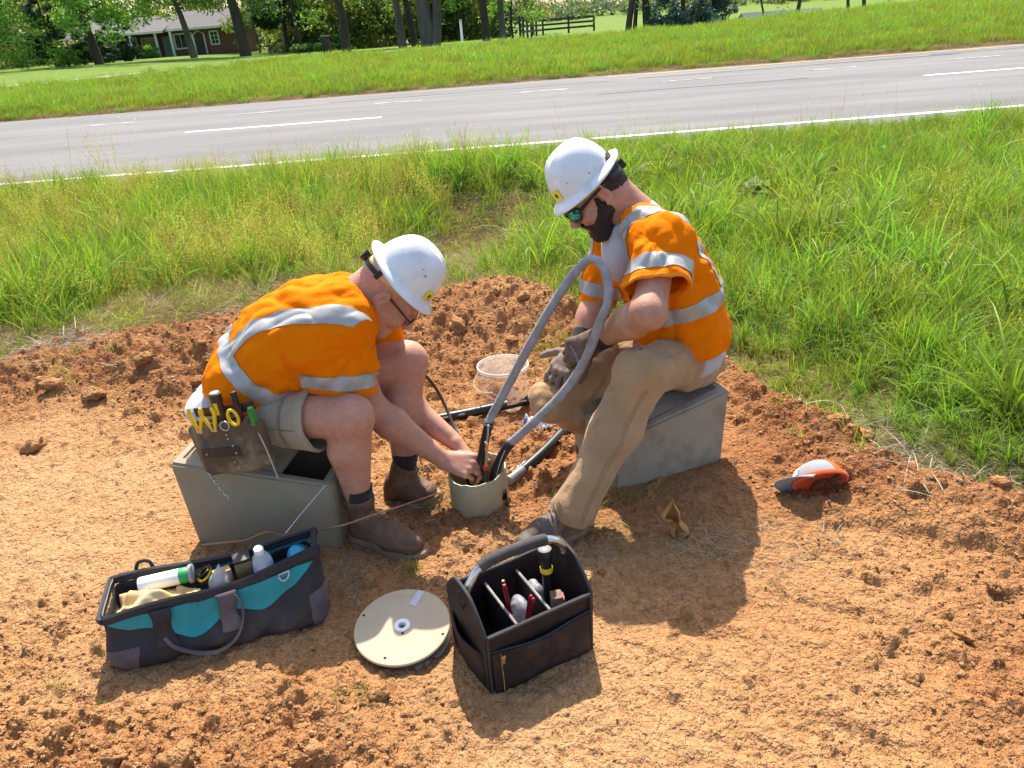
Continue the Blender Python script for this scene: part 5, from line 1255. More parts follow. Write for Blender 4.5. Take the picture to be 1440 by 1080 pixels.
# ------------------------------------------------------------------ worker on the right
def worker_right():
    P0 = empty('person', (.62, 2.58, 0.0), 'bearded worker in orange vest, khaki trousers and mirrored sunglasses seated on right box', 'person', 'workers seated on the upturned boxes')
    J = dict(hipN=A(.660, 2.55, .42), hipF=A(.575, 2.74, .42), kneeN=A(.412, 2.22, .53), ankN=A(.170, 2.15, .09), kneeF=A(.135, 2.56, .285), ankF=A(.40, 2.68, .08),
             shN=A(.520, 2.42, .915), shF=A(.425, 2.76, .93), elN=A(.435, 2.19, .755), wrN=A(.285, 2.40, .578), elF=A(.33, 2.68, .60), wrF=A(.245, 2.56, .475))
    T = [A(.640, 2.61, .42), A(.635, 2.60, .53), A(.600, 2.59, .66), A(.540, 2.585, .80), A(.460, 2.58, .925)]
    rT = [.125, .130, .134, .124, .088]; lat = unit(A(.27, -.96, 0))
    hf = A(-.77, -.16, -.617); hu = A(-.617, 0, .787); bc = A(.287, 2.58, 1.098); hc = A(.322, 2.575, 1.056)
    def torso(S, add, upto=5):
        for i in range(upto - 1): S.cone(T[i], T[i + 1], rT[i] + add, rT[i + 1] + add, k=.05, lat=lat, ratio=1.36)
    nb = A(.462, 2.575, .965)
    S = SDF((-.02, 2.02, .02), (.92, 2.98, 1.22), .0041)
    torso(S, 0); S.ell(T[0], (.12, .165, .11), k=.04)
    for a in ('N', 'F'):
        hip, kn, an, sh, el, wr = (J[k + a] for k in ('hip', 'knee', 'ank', 'sh', 'el', 'wr'))
        S.cone(hip, kn, .085, .060, k=.05); S.cone(kn, an, .056, .038, k=.04)
        S.cone(T[3] + (sh - T[3]) * .3, sh, .074, .060, k=.04); S.cone(sh, el, .060, .052, k=.04)
        m = el + (wr - el) * .30; S.cone(el, m, .055, .054, k=.03); S.cone(m, wr, .054, .034, k=.03); S.ell(wr, (.034,) * 3, k=.01)
    S.cone(nb, hc - hf * .03 - hu * .05, .064, .058, k=.03); S.cone(nb + A(.02, 0, 0), hc - hf * .06 - hu * .02, .052, .052, k=.03)
    Pm, Rm = head(S, hc, hf, hu, g=1.06)
    # the hands inside the gloves
    hand(S, J['wrN'], A(-.80, .25, -.45), A(-.2, -.75, .55), A(-.35, -.3, -.75), [(.5, .7, .4)] * 4, .85)
    hand(S, J['wrF'], A(-.62, -.28, -.50), A(-.30, -.55, .75), A(-.75, .2, .4), [(.5, .6, .3)] * 4, .85)
    V, F = S.mesh(1); mk('body', V, F, SKIN_R, P0, True)
    g = 1.06
    pl = lambda n, d0: (lambda X, Y, Z: (X - hc[0]) * n[0] + (Y - hc[1]) * n[1] + (Z - hc[2]) * n[2] - d0)
    # --- hair at the back and side of the head
    S = SDF(hc - .17, hc + .17, .0036); S.ell(Pm(-.014, 0, .045), (.109, .0855, .096), Rm, k=0); S.ell(Pm(-.045, 0, -.02), (.070, .064, .05), Rm, k=.03)
    S.op(pl(hf, .028), hc - .2, hc + .2, 0, 'i'); S.op(pl(unit(-hu * .9 + hf * .42), .022), hc - .2, hc + .2, .012, 'i')
    S.ell(Pm(.004, -.085, -.012), (.036, .04, .046), Rm, k=.01, mode='s'); S.ell(Pm(.004, .085, -.012), (.036, .04, .046), Rm, k=.01, mode='s')
    S.wrinkle(lambda x, y, z: .002 * vnoise(x * 90, y * 90, z * 90, 4) + .002 * vnoise(x * 180, y * 180, z * 180, 5), .02)
    V, F = S.mesh(0); mk('hair', V, F, HAIR_R, P0, True)
    # --- full beard
    S = SDF(hc - .18, hc + .18, .0032)
    for e in (1, -1):
        S.cone(Pm(.020, e * .064, -.002), Pm(.016, e * .060, -.050), .009, .019, k=.02); S.cone(Pm(.014, e * .055, -.052), Pm(.066, e * .020, -.104), .027, .027, k=.02)
        S.cone(Pm(.040, e * .055, -.052), Pm(.078, e * .034, -.078), .016, .017, k=.02)
        S.cone(Pm(.098, e * .004, -.050), Pm(.088, e * .032, -.066), .0085, .009, k=.01)
    S.cone(Pm(.076, -.018, -.106), Pm(.076, .018, -.106), .026, .026, k=.02); S.ell(Pm(.050, 0, -.110), (.045, .04, .022), Rm, k=.03)
    S.ell(Pm(.098, 0, -.070), (.018, .020, .0095), Rm, k=.005, mode='s')
    S.wrinkle(lambda x, y, z: .0022 * vnoise(x * 90, y * 90, z * 90, 14) + .0024 * vnoise(x * 170, y * 170, z * 170, 15), .02)
    V, F = S.mesh(0); mk('beard', V, F, HAIR_R, P0, True)
    hat, W, R = hard_hat(P0, bc, hf, hu)
    sticker(hat, W, rad(24), .022, .19, .038, YSTICK)
    sticker(hat, W, rad(24), .034, .06, .014, INK, 'sticker_print', (.1285, .1095))
    for a_, z_, w_ in ((60, .055, .016), (98, .03, .03)): sticker(hat, W, rad(a_), z_, w_, .006, M_SCUFF, 'scuff', (.1282, .1092))
    # --- wrap sunglasses
    b = MB()
    for e in (1, -1):
        b.tube(spline([Pm(-.012, e * .084, .020), Pm(.04, e * .079, .016), Pm(.082, e * .066, .008)], 10), [.0045] * 5 + [.006] * 5, 8)
        b.tube(spline([Pm(.080, e * .064, .020), Pm(.098, e * .052, .024), Pm(.112, e * .028, .022), Pm(.118, e * .008, .012), Pm(.112, e * .020, -.014), Pm(.102, e * .046, -.020), Pm(.086, e * .062, -.008), Pm(.080, e * .064, .020)], 40), .0038, 7)
    b.tube([Pm(.117, -.010, .014), Pm(.121, 0, .015), Pm(.117, .010, .014)], .004, 8); sg = b.build('sunglasses', BLACKP, P0)
    for e in (1, -1):
        b = MB(); G = []
        for v in np.linspace(-1, 1, 9):
            row = []
            for u_ in np.linspace(0, 1, 12):
                lim = math.sin(math.pi * min(max(.06 + .9 * u_, 0), 1)) ** .45; row.append(Pm(.118 - .034 * u_ ** 1.6 - .004 * v * v, e * (.012 + .050 * u_), .003 + v * .0195 * lim))
            G.append(row)
        b.sheet(np.array(G) if e > 0 else np.array(G)[:, ::-1]); b.build('lens', LENS, sg, sharp=None)
    # --- grey T-shirt
    S = SDF((.22, 2.22, .30), (.95, 2.98, 1.03), .005)
    torso(S, -.002); S.ell(A(.675, 2.60, .44), (.125, .19, .11), k=.04); S.cone(nb + A(.02, 0, -.02), nb + A(-.02, 0, .005), .082, .074, k=.03); S.ell(A(.40, 2.58, .84), (.06, .12, .10), k=.05)
    S.wrinkle(cloth_noise(32, .006, A(.2, .1, 1), 15, 5), .03); S.cut(nb + A(-.030, 0, .022), A(-.62, 0, .78), rr=.12)
    V, F = S.mesh(1); mk('shirt', V, F, TSHIRT, P0, True)
    # --- vest
    S = SDF((.15, 2.02, .36), (.98, 3.0, 1.06), .0045)
    torso(S, .025); S.ell(A(.675, 2.59, .53), (.115, .205, .115), k=.06); S.ell(A(.640, 2.585, .66), (.105, .19, .12), k=.06)
    sh = J['shN']; S.cone(T[3] + (sh - T[3]) * .2, sh + A(.002, -.012, .008), .100, .086, k=.06)
    hemN = A(.478, 2.270, .795); S.cone(sh + A(.004, -.01, -.005), hemN, .088, .096, k=.05, lat=A(1, .2, 0), ratio=1.28)
    sh = J['shF']; S.cone(T[3] + (sh - T[3]) * .2, sh + A(0, .012, .0), .098, .084, k=.06); hemF = A(.335, 2.70, .60); S.cone(sh, hemF, .080, .080, k=.05)
    S.ell(nb + A(.035, 0, -.002), (.055, .100, .038), axes(x=A(-.8, 0, .55), z=A(.55, 0, .8)), k=.04)
    S.wrinkle(cloth_noise(42, .0130, A(.3, .2, -.9), 11, 4.2), .03); S.wrinkle(cloth_noise(44, .0055, A(.7, .3, .6), 22, 8), .03)
    S.wrinkle(lambda x, y, z: .007 * np.sin(30 * np.arctan2(z - .95, x - .47) / 3.14 + 2.0 * vnoise(x * 8, y * 8, z * 8, 3)) * np.exp(-(((x - .52) / .11) ** 2 + ((z - .84) / .10) ** 2 + ((y - 2.32) / .12) ** 2)), .03)
    S.shell(.011)
    ad = unit(hemN - J['shN'] + A(.03, 0, -.03)); S.cut(hemN + ad * -.010, ad, rr=.15); fd = unit(hemF - J['shF']); S.cut(hemF, fd, rr=.13)
    S.op(lambda X, Y, Z: Z - (.452 + .30 * (.68 - X) * (X < .68) + .012 * np.sin(Y * 23 + X * 14)), (.1, 2.0, .3), (1.0, 3.0, .75), 0, 's') if False else S.op(lambda X, Y, Z: Z - (.470 - .20 * np.clip(.66 - X, -.2, .25) + .010 * np.sin(Y * 23 + X * 14)), (.1, 2.0, .3), (1.0, 3.0, .62), 0, 's')
    S.cone(nb + A(.08, 0, .0), nb + A(-.14, 0, .07), .060, .078, k=.012, mode='s')
    S.cone(A(.385, 2.56, .95), A(.43, 2.50, .55), .062, .040, k=.02, mode='s', pad=.05)            # open front, shirt shows
    V, F = S.mesh(1); vest = mk('vest', V, F, VEST, P0, True)
    ctr = lambda c: T[2] + (c[2] - .66) * A(-.35, 0, 1)
    bp, bn = A(.63, 2.58, .650), unit(A(-.30, .10, 1))
    strip_of('reflective_belt', V, F, [(bp + bn * .028, bn), (bp - bn * .028, -bn)], lambda c, n: np.dot(n, c - ctr(c)) > -.01 and not (c[1] < 2.33 and c[0] < .56), TAPE, vest)
    for y0, y1 in ((2.430, 2.487), (2.690, 2.745)):
        strip_of('reflective_brace', V, F, [(A(.5, y1, .95), A(0, 1, .10)), (A(.5, y0, .95), A(0, -1, -.10)), (bp + bn * .030, -bn)], lambda c, n: np.dot(n, c - ctr(c)) > 0 and c[2] > .60 and not (c[0] < .50 and c[2] < .80 and c[1] < 2.5), TAPE, vest)
    strip_of('sleeve_band', V, F, [(hemN - ad * .050, -ad), (hemN - ad * .105, ad)][::1] if False else [(hemN - ad * .045, ad), (hemN - ad * .098, -ad)], lambda c, n: np.linalg.norm(c - hemN) < .19 and c[1] < 2.40 and np.dot(n, c - (hemN - ad * .07)) > 0, TAPE, vest)
    strip_of('sleeve_band', V, F, [(hemF - fd * .035, fd), (hemF - fd * .085, -fd)], lambda c, n: np.linalg.norm(c - hemF) < .17 and c[0] < .45 and np.dot(n, c - (hemF - fd * .06)) > 0, TAPE, vest)
    strip_of('sleeve_binding', V, F, [(hemN - ad * .009, ad), (hemN - ad * .020, -ad)], lambda c, n: np.linalg.norm(c - hemN) < .17 and np.dot(n, c - hemN) > 0, BINDING, vest, .002)
    # --- trousers
    S = SDF((-.0, 2.02, .03), (.92, 2.98, .62), .0045)
    S.ell(A(.650, 2.62, .41), (.150, .185, .115), axes(x=A(1, .2, 0), y=A(-.2, 1, 0)), k=.03); torso(S, .012, 2)
    hip, kn, an = J['hipN'], J['kneeN'], J['ankN']
    S.cone(hip, kn, .112, .082, k=.04); S.ell(kn + A(-.004, -.006, .006), (.082, .078, .080), k=.03)
    md = kn + (an - kn) * .45 + A(.012, 0, 0); S.cone(kn, md, .080, .082, k=.04); S.cone(md, an + A(.008, 0, .0), .082, .078, k=.04); S.cone(an, an + unit(an - kn) * .06, .080, .080, k=.03)
    hip, kf, af = J['hipF'], J['kneeF'], J['ankF']
    S.cone(hip, kf, .108, .080, k=.03); S.ell(kf, (.080, .078, .078), k=.03); S.cone(kf, af, .076, .068, k=.02)
    # folds: bunched behind the knee and at the hip, long drapes down the shin
    kd = unit(an - kn); hd = unit(kn - J['hipN'])
    S.wrinkle(cloth_noise(52, .0130, kd, 12, 3.4), .035); S.wrinkle(cloth_noise(54, .0050, unit(kd + A(.5, .5, 0)), 23, 8), .03)
    def hipfold(x, y, z):
        t = (x - J['hipN'][0]) * hd[0] + (y - J['hipN'][1]) * hd[1] + (z - J['hipN'][2]) * hd[2]
        return .006 * np.sin(t * 95 + 3 * vnoise(x * 7, y * 7, z * 7, 8)) * np.exp(-((t - .08) / .10) ** 2) * (y < 2.62) + .005 * np.sin(t * 120 + 3 * vnoise(x * 9, y * 9, z * 9, 18)) * np.exp(-((t - .36) / .05) ** 2) * (z < .52)
    S.wrinkle(hipfold, .035)
    S.op(lambda X, Y, Z: X * 0 + Y * 0 + (.318 - Z), (.56, 2.3, .2), (1.0, 3.0, .5), .02, 'i')
    S.shell(.012); S.cut(an + kd * .030, unit(kd + A(.15, 0, 0)), rr=.14)
    V, F = S.mesh(1); tr = mk('trousers', V, F, KHAKI, P0, True)
    hn = unit(kd + A(.15, 0, 0)); strip_of('trouser_hem', V, F, [(an + kd * .029, hn), (an + kd * .004, -hn)], lambda c, n: np.linalg.norm(c - an) < .16 and np.dot(n, c - an - kd * .02) > 0, KHAKI, tr, .002)
    # out-seams down the near shin and along the thigh
    sn = unit(np.cross(kd, A(.45, -.85, .25))); fc = unit(np.cross(sn, kd))
    fc = fc if fc[1] < 0 else -fc
    for dq in (0, .009):
        strip_of('side_seam', V, F, [(kn + sn * (.0012 + dq), sn), (kn - sn * (.0012 - dq), -sn), (kn + kd * .03, -kd)], lambda c, n: np.dot(n, fc) > .15 and np.dot(c - kn, fc) > 0 and np.linalg.norm(c - kn - kd * ((c - kn) @ kd)) < .12, STITCH, tr, .0016)
    tn = unit(np.cross(hd, A(0, -.8, .6)))
    strip_of('thigh_seam', V, F, [(kn + tn * .0013, tn), (kn - tn * .0013, -tn), (kn - hd * .03, hd)], lambda c, n: n[1] < .1 and np.dot(c - kn, A(.3, -.8, .5)) > -.05 and np.linalg.norm(c - kn - hd * ((c - kn) @ hd)) < .16 and c[1] < 2.6, STITCH, tr, .0016)
    # --- boots
    boot(P0, A(.215, 2.175, -.015), A(-.035, 2.035, -.012), LEATHER_D, .15, top=an + A(0, 0, .03))
    boot(P0, A(.45, 2.70, -.01), A(.29, 2.60, .0), LEATHER_D, .12, top=af + A(0, 0, .03))
    # --- gloves
    for nm, w, el, kk, n_, th, cu, cuff in (('glove', J['wrN'], J['elN'], A(-.80, .25, -.45), A(-.2, -.75, .55), A(-.35, -.3, -.75), [(.75, .9, .5)] * 4, True),
                                            ('glove', J['wrF'], J['elF'], A(-.62, -.28, -.50), A(-.30, -.55, .75), A(-.80, .25, .45), [(.35, .45, .35), (.45, .5, .35), (.5, .55, .35), (.6, .5, .35)], False)):
        S = SDF(w - .22, w + .20, .0036); hand(S, w, kk, n_, th, cu, 1.14, thumb=(.55, .95, .0), tc=(.1, .15, .15), fat=1.22)
        S.cone(w - unit(w - el) * .045, w + unit(w - el) * .03, .045, .040, k=.02); S.wrinkle(cloth_noise(71, .0026, unit(np.cross(kk, n_)), 36, 14), .02)
        S.shell(.007); S.cut(w - unit(w - el) * .040, -unit(w - el), rr=.09)
        V, F = S.mesh(1); gl = mk('glove', V, F, GLOVE_D if cuff else GLOVE, P0, True)
        S = SDF(w - .14, w + .14, .004); d = unit(w - el); S.cone(w - d * .075, w - d * .03, .046, .044, k=0); S.shell(.007); S.cut(w - d * .085, -d, rr=.09); S.cut(w - d * .030, d, rr=.09)
        V, F = S.mesh(1); mk('cuff', V, F, GLOVE_B, gl, True)
    # the trunk sits further back over the box than the feet: lean everything above the shins back
    for o in P0.children_recursive:
        me = o.data; n = len(me.vertices); v = np.empty(n * 3, np.float32); me.vertices.foreach_get('co', v); v = v.reshape(-1, 3); b = WLOC[o.name]
        w = sstep(.10, .50, v[:, 2] + b[2])[:, None]; v = v + w * A(.014, .09, -.026); me.vertices.foreach_set('co', v.astype(np.float32).ravel()); me.update()
    return P0, J
worker_right()
# ================================================================== boxes, cables, tools
POLY = M('polymer_concrete', (0.35, 0.295, 0.205), rough=0.8, col2=(0.265, 0.22, 0.15), scale=5, detail=8, bump=0.35, bscale=60, bdist=0.003, dirt=(0.30, 0.19, 0.105), dirt_scale=5.5, dirt_amt=0.42)
POLY_G = M('polymer_concrete_grey', (0.37, 0.325, 0.24), rough=0.8, col2=(0.285, 0.245, 0.175), scale=5, detail=8, bump=0.35, bscale=60, bdist=0.003, dirt=(0.14, 0.095, 0.065), dirt_scale=6.5, dirt_amt=0.41)

def seat_box(fl, fr, dep, h_l, h_r, zb, mat, label):
    """open-topped splice box whose rim slopes; fl, fr front bottom corners"""
    fl = A(*fl, zb); fr = A(*fr, zb); ex = unit(fr - fl); ey = A(-ex[1], ex[0], 0); L = np.linalg.norm(fr - fl)
    root = empty('splice_box', ((fl + fr) / 2 + ey * dep / 2).tolist(), label, 'box', 'upturned splice boxes used as seats')
    t = .042; tp = .012
    def ringz(inset, lowi):
        pts = []
        for (a, b) in ((0, 0), (1, 0), (1, 1), (0, 1)):
            h = h_l + (h_r - h_l) * a; p = fl + ex * (L * a + inset * (1 - 2 * a)) + ey * (dep * b + inset * (1 - 2 * b)); pts.append((p, h))
        return pts
    o = ringz(0, 0); i = ringz(t, 0); ob = ringz(tp, 0)
    # rounded outer shell: build as a bmesh, bevel, then it stays one part
    bm = bmesh.new()
    vb = [bm.verts.new(tuple(p)) for p, h in ob]; vt = [bm.verts.new(tuple(p + A(0, 0, h - zb))) for p, h in o]
    it = [bm.verts.new(tuple(p + A(0, 0, h - zb))) for p, h in i]; ib = [bm.verts.new(tuple(p + A(0, 0, .02))) for p, h in i]
    for k in range(4):
        j = (k + 1) % 4
        bm.faces.new((vb[k], vb[j], vt[j], vt[k])); bm.faces.new((vt[k], vt[j], it[j], it[k])); bm.faces.new((it[k], it[j], ib[j], ib[k]))
    bm.faces.new(ib); bm.faces.new(vb[::-1]); bmesh.ops.recalc_face_normals(bm, faces=bm.faces[:])
    ed = [e for e in bm.edges if (e.verts[0] in vt and e.verts[1] in vt) or ((e.verts[0] in vb) != (e.verts[1] in vb) and (e.verts[0] in vt or e.verts[1] in vt)) or (e.verts[0] in it and e.verts[1] in it)]
    bmesh.ops.bevel(bm, geom=ed, offset=.009, segments=3, affect='EDGES'); bm.verts.index_update()
    V = [v.co[:] for v in bm.verts]; F = [tuple(v.index for v in f.verts) for f in bm.faces]; bm.free()
    sh = mk('shell', V, F, mat, root, True, sharp=35)
    b = MB()
    # lid board over the high end
    a0, a1 = (0.06, 0.66) if h_l > h_r else (0.34, 0.94)
    G = []
    hh = lambda a: h_l + (h_r - h_l) * a
    c = fl + ex * L * (a0 + a1) / 2 + ey * dep / 2 + A(0, 0, hh((a0 + a1) / 2) - .016 - zb)
    sl = unit(ex * L + A(0, 0, h_r - h_l)); b.box(c, (L * (a1 - a0) / 2 * .99, dep / 2 - t - .004, .010), axes(x=sl, y=ey), .003); b.build('lid', mat, root)
    return root
seat_box((-1.165, 2.235), (-.62, 2.14), .36, .340, .262, -.03, POLY, 'olive-beige splice box under the worker in shorts')
seat_box((.345, 2.343), (.797, 2.507), .36, .222, .308, -.06, POLY_G, 'stained grey splice box under the bearded worker')

# ---- pedestal pipe stub
def pipe_stub():
    c = A(-.150, 2.375, 0); r = .106
    root = empty('pipe_stub', c.tolist(), 'olive-beige pipe stub standing in the soil where the cables meet', 'pipe')
    m = M('olive_fibreglass', (0.42, 0.39, 0.24), rough=0.5, col2=(0.35, 0.32, 0.19), scale=9, bump=0.15, bscale=90, dirt=(0.33, 0.20, 0.10), dirt_scale=9, dirt_amt=0.40)
    n = 56; a = np.arange(n) * 2 * np.pi / n
    tilt = lambda z: c + A(.02, -.01, 0) * (z - .13)
    top = .135 + .010 * np.cos(a - .4) + .004 * vnoise(a * 6, a * 0)
    def rg(rr, z): return np.stack([c[0] + rr * np.cos(a), c[1] + rr * np.sin(a), np.broadcast_to(z, (n,))], 1)
    rings = [rg(r * 1.015, -.16), rg(r * 1.01, 0.0), rg(r * 1.005, .07), rg(r, top - .002), rg(r - .0015, top), rg(r - .0055, top), rg(r - .007, top - .002), rg(r - .007, -.05), rg(.001, -.05)]
    V = np.concatenate(rings); F = [(i * n + j, i * n + (j + 1) % n, (i + 1) * n + (j + 1) % n, (i + 1) * n + j) for i in range(len(rings) - 1) for j in range(n)]
    mk('pipe_wall', V, F, m, root, True, sharp=50)
    b = MB(); an = rad(-32); p = c + A(math.cos(an) * (r + .003), math.sin(an) * (r + .003), .045); nn = A(math.cos(an), math.sin(an), 0)
    b.lathe([(.0, .001), (.011, .001), (.013, .003), (.013, -.004)], 20, p, axes(z=nn, y=A(0, 0, 1))); b.build('bolt_hole', M('hole_dark', (.012, .012, .010), rough=.9, var=.2), root)
    b = MB(); b.tube([p + A(.006, -.002, .03), p + A(.008, -.003, -.05), p + A(.010, -.004, -.10)], [.006, .008, .007], 8, flat=.5); b.build('rubber_strip', BLACKP, root)
    return root
pipe_stub()

# ---- cables
GREYC = M('grey_cable_sheath', (0.37, 0.365, 0.37), rough=0.38, col2=(0.22, 0.205, 0.20), scale=28, detail=9, bump=0.5, bscale=120, bdist=0.003, dirt=(0.30, 0.22, 0.17), dirt_scale=16, dirt_amt=0.45, rvar=.12)
BLACKC = M('black_cable_jacket', (0.012, 0.012, 0.013), rough=0.35, col2=(0.022, 0.02, 0.02), scale=20, dirt=(0.16, 0.10, 0.06), dirt_scale=14, dirt_amt=0.30)
PRINT = M('cable_print', (0.55, 0.55, 0.53), rough=0.6, var=0.2, scale=90)
COPPER = M('dull_copper', (0.42, 0.22, 0.135), rough=0.45, col2=(0.28, 0.15, 0.10), scale=60, metal=0.5)

def cables():
    P = [(-.098, 2.385, .300), (-.085, 2.40, .325), (-.048, 2.41, .385), (-.012, 2.42, .444), (.06, 2.435, .562), (.139, 2.45, .687), (.212, 2.455, .790), (.268, 2.45, .853), (.295, 2.435, .868), (.322, 2.41, .850), (.336, 2.38, .797), (.331, 2.365, .735), (.308, 2.36, .683), (.275, 2.36, .595), (.232, 2.36, .507), (.165, 2.36, .415), (.09, 2.36, .341), (.03, 2.36, .285), (-.029, 2.36, .236)]
    root = empty('looped_cable', (-.12, 2.37, .02), 'grey looped cable rising out of the pipe stub beside the bearded worker', 'cable')
    Q = spline(P, 90); rr = .0158 * (1 + .06 * vnoise(np.arange(90) * .7, np.arange(90) * 0.)); b = MB(); b.tube(Q, rr, 14); b.build('sheath', GREYC, root, sharp=None)
    b = MB(); b.tube(spline([(-.091, 2.392, .315), (-.112, 2.385, .245), (-.127, 2.38, .188), (-.137, 2.38, .12), (-.14, 2.38, -.03)], 20), .0165, 14); b.build('black_sleeve', BLACKC, root, sharp=None)
    b = MB(); b.tube(spline([(-.020, 2.36, .243), (-.050, 2.36, .200), (-.074, 2.36, .150), (-.092, 2.362, .09), (-.10, 2.365, -.03)], 20), .0175, 14); b.build('black_sleeve', BLACKC, root, sharp=None)
    b = MB(); b.tube(spline([(-.094, 2.37, .315), (-.100, 2.366, .270), (-.108, 2.366, .235)], 8), .004, 8); b.build('metal_tab', TAPE, root)
    b = MB(); b.tube(spline([(-.043, 2.344, .222), (-.062, 2.342, .180), (-.082, 2.345, .115)], 10), .0014, 6); b.build('print_line', PRINT, root)

    root = empty('black_duct', (-.1, 3.02, .03), 'thick black printed cable lying behind the pipe stub, across the soil', 'cable')
    Q = spline([(-.52, 2.93, .015), (-.40, 2.965, .022), (-.22, 3.0, .026), (-.05, 3.04, .03), (.10, 3.08, .034), (.24, 3.10, .04)], 40); b = MB(); b.tube(Q, .0215, 14); b.build('jacket', BLACKC, root)
    for k in (12, 15, 22, 25, 28):
        d = unit(Q[k + 1] - Q[k]); b = MB(); b.box(Q[k] + A(.004, -.0185, .0105), (.014, .0007, .0028), axes(x=d, y=A(0, -.86, .5))); b.build('printed_mark', PRINT, root)
    root = empty('black_duct', (.1, 2.65, .03), 'short black cable end with grey ferrule right of the pipe stub', 'cable')
    Q = spline([(.018, 2.515, .024), (.10, 2.62, .03), (.18, 2.74, .035), (.30, 2.93, .04)], 30); b = MB(); b.tube(Q, .021, 14); b.build('jacket', BLACKC, root)
    b = MB(); b.tube([A(-.040, 2.452, .022), A(.024, 2.524, .025)], .0195, 14); b.build('ferrule', M('grey_ferrule', (.20, .205, .22), rough=.4, var=.25, scale=40), root)
    b = MB(); b.tube(spline([(-.42, 2.80, .02), (-.385, 2.78, .22), (-.345, 2.76, .335), (-.333, 2.75, .339), (-.300, 2.735, .290), (-.272, 2.70, .238), (-.240, 2.62, .190), (-.215, 2.54, .160), (-.205, 2.47, .13), (-.19, 2.44, .02)], 60), .0062, 8)
    tag(b.build('thin_cable', BLACKC, None, base=(-.3, 2.7, 0)), 'thin black cable arching from the soil into the pipe stub', 'cable')
    b = MB(); b.tube(spline([(-1.10, 2.16, .050), (-1.03, 2.15, .060), (-.935, 2.13, .078), (-.88, 2.115, .108), (-.835, 2.10, .126), (-.80, 2.09, .118), (-.761, 2.08, .120), (-.68, 2.068, .142), (-.587, 2.055, .162), (-.50, 2.12, .145), (-.421, 2.20, .117), (-.337, 2.32, .065), (-.30, 2.40, .025), (-.285, 2.44, -.02)], 90), [.0048] * 30 + [.0036] * 60, 8)
    tag(b.build('copper_wire', COPPER, None, base=(-.7, 2.1, 0)), 'thin copper wire crossing in front of the brown boot', 'wire')
    b = MB(); b.tube(spline([(-.632, 2.13, .272), (-.68, 2.01, .262), (-.712, 1.90, .262)], 16), .0011, 6)
    tag(b.build('white_string', M('string', (.7, .7, .72), rough=.6, var=.1), None, base=(-.68, 2.04, .2)), 'thin white string from the left box rim to the water bottle', 'string')
    root = empty('connector', (-.118, 2.325, .12), 'small brown splice connector with a red band held by bare fingers', 'connector')
    b = MB(); b.tube(spline([(-.122, 2.325, .06), (-.119, 2.325, .13), (-.116, 2.328, .165)], 8), .009, 10); b.build('black_barrel', BLACKC, root)
    b = MB(); b.tube([A(-.1165, 2.328, .160), A(-.1155, 2.328, .174)], .0096, 12); b.build('red_band', M('red_tape', (.62, .02, .03), rough=.4, var=.15), root)
    b = MB(); b.tube(spline([(-.1155, 2.328, .174), (-.110, 2.33, .205), (-.108, 2.333, .235), (-.104, 2.335, .255), (-.110, 2.337, .268)], 14), [.007, .009, .0095, .009, .008, .007, .0075, .008, .0085, .009, .010, .009, .007, .004], 8, flat=.6); b.build('cut_braid', M('brass_braid', (.50, .34, .17), rough=.5, var=.3, scale=90, metal=.3), root)
cables()

# ---- tools: simple plier builder used for pouch and tote
STEEL = M('tool_steel', (0.42, 0.42, 0.43), rough=0.35, metal=0.8, var=0.2, scale=40)
YELLOW = M('yellow_grip', (0.85, 0.56, 0.02), rough=0.45, var=0.08, scale=40, dirt=(.45, .28, .06), dirt_scale=40, dirt_amt=.35)
RED = M('red_grip', (0.32, 0.012, 0.02), rough=0.4, var=0.15, scale=40)

def pliers(base, up, side, lab, grp, grip, L=.085, spread=.022, head=True, open_=1.0):
    """two grips that rise from a pivot"""
    base = np.asarray(base, float); up = unit(up); side = unit(side - up * (side @ up)); root = empty('pliers', base.tolist(), lab, 'pliers', grp)
    for e in (1, -1):
        b = MB(); b.tube(spline([base + side * e * .004, base + up * L * .35 + side * e * spread * .55 * open_, base + up * L * .75 + side * e * spread * open_, base + up * L + side * e * spread * .85 * open_], 14), [.0055] * 4 + [.0062] * 8 + [.006, .004], 8); b.build('grip', grip, root)
    b = MB(); b.box(base - up * .022, (.010, .005, .024), axes(x=side, z=up), .002); b.build('jaw', STEEL, root)
    return root

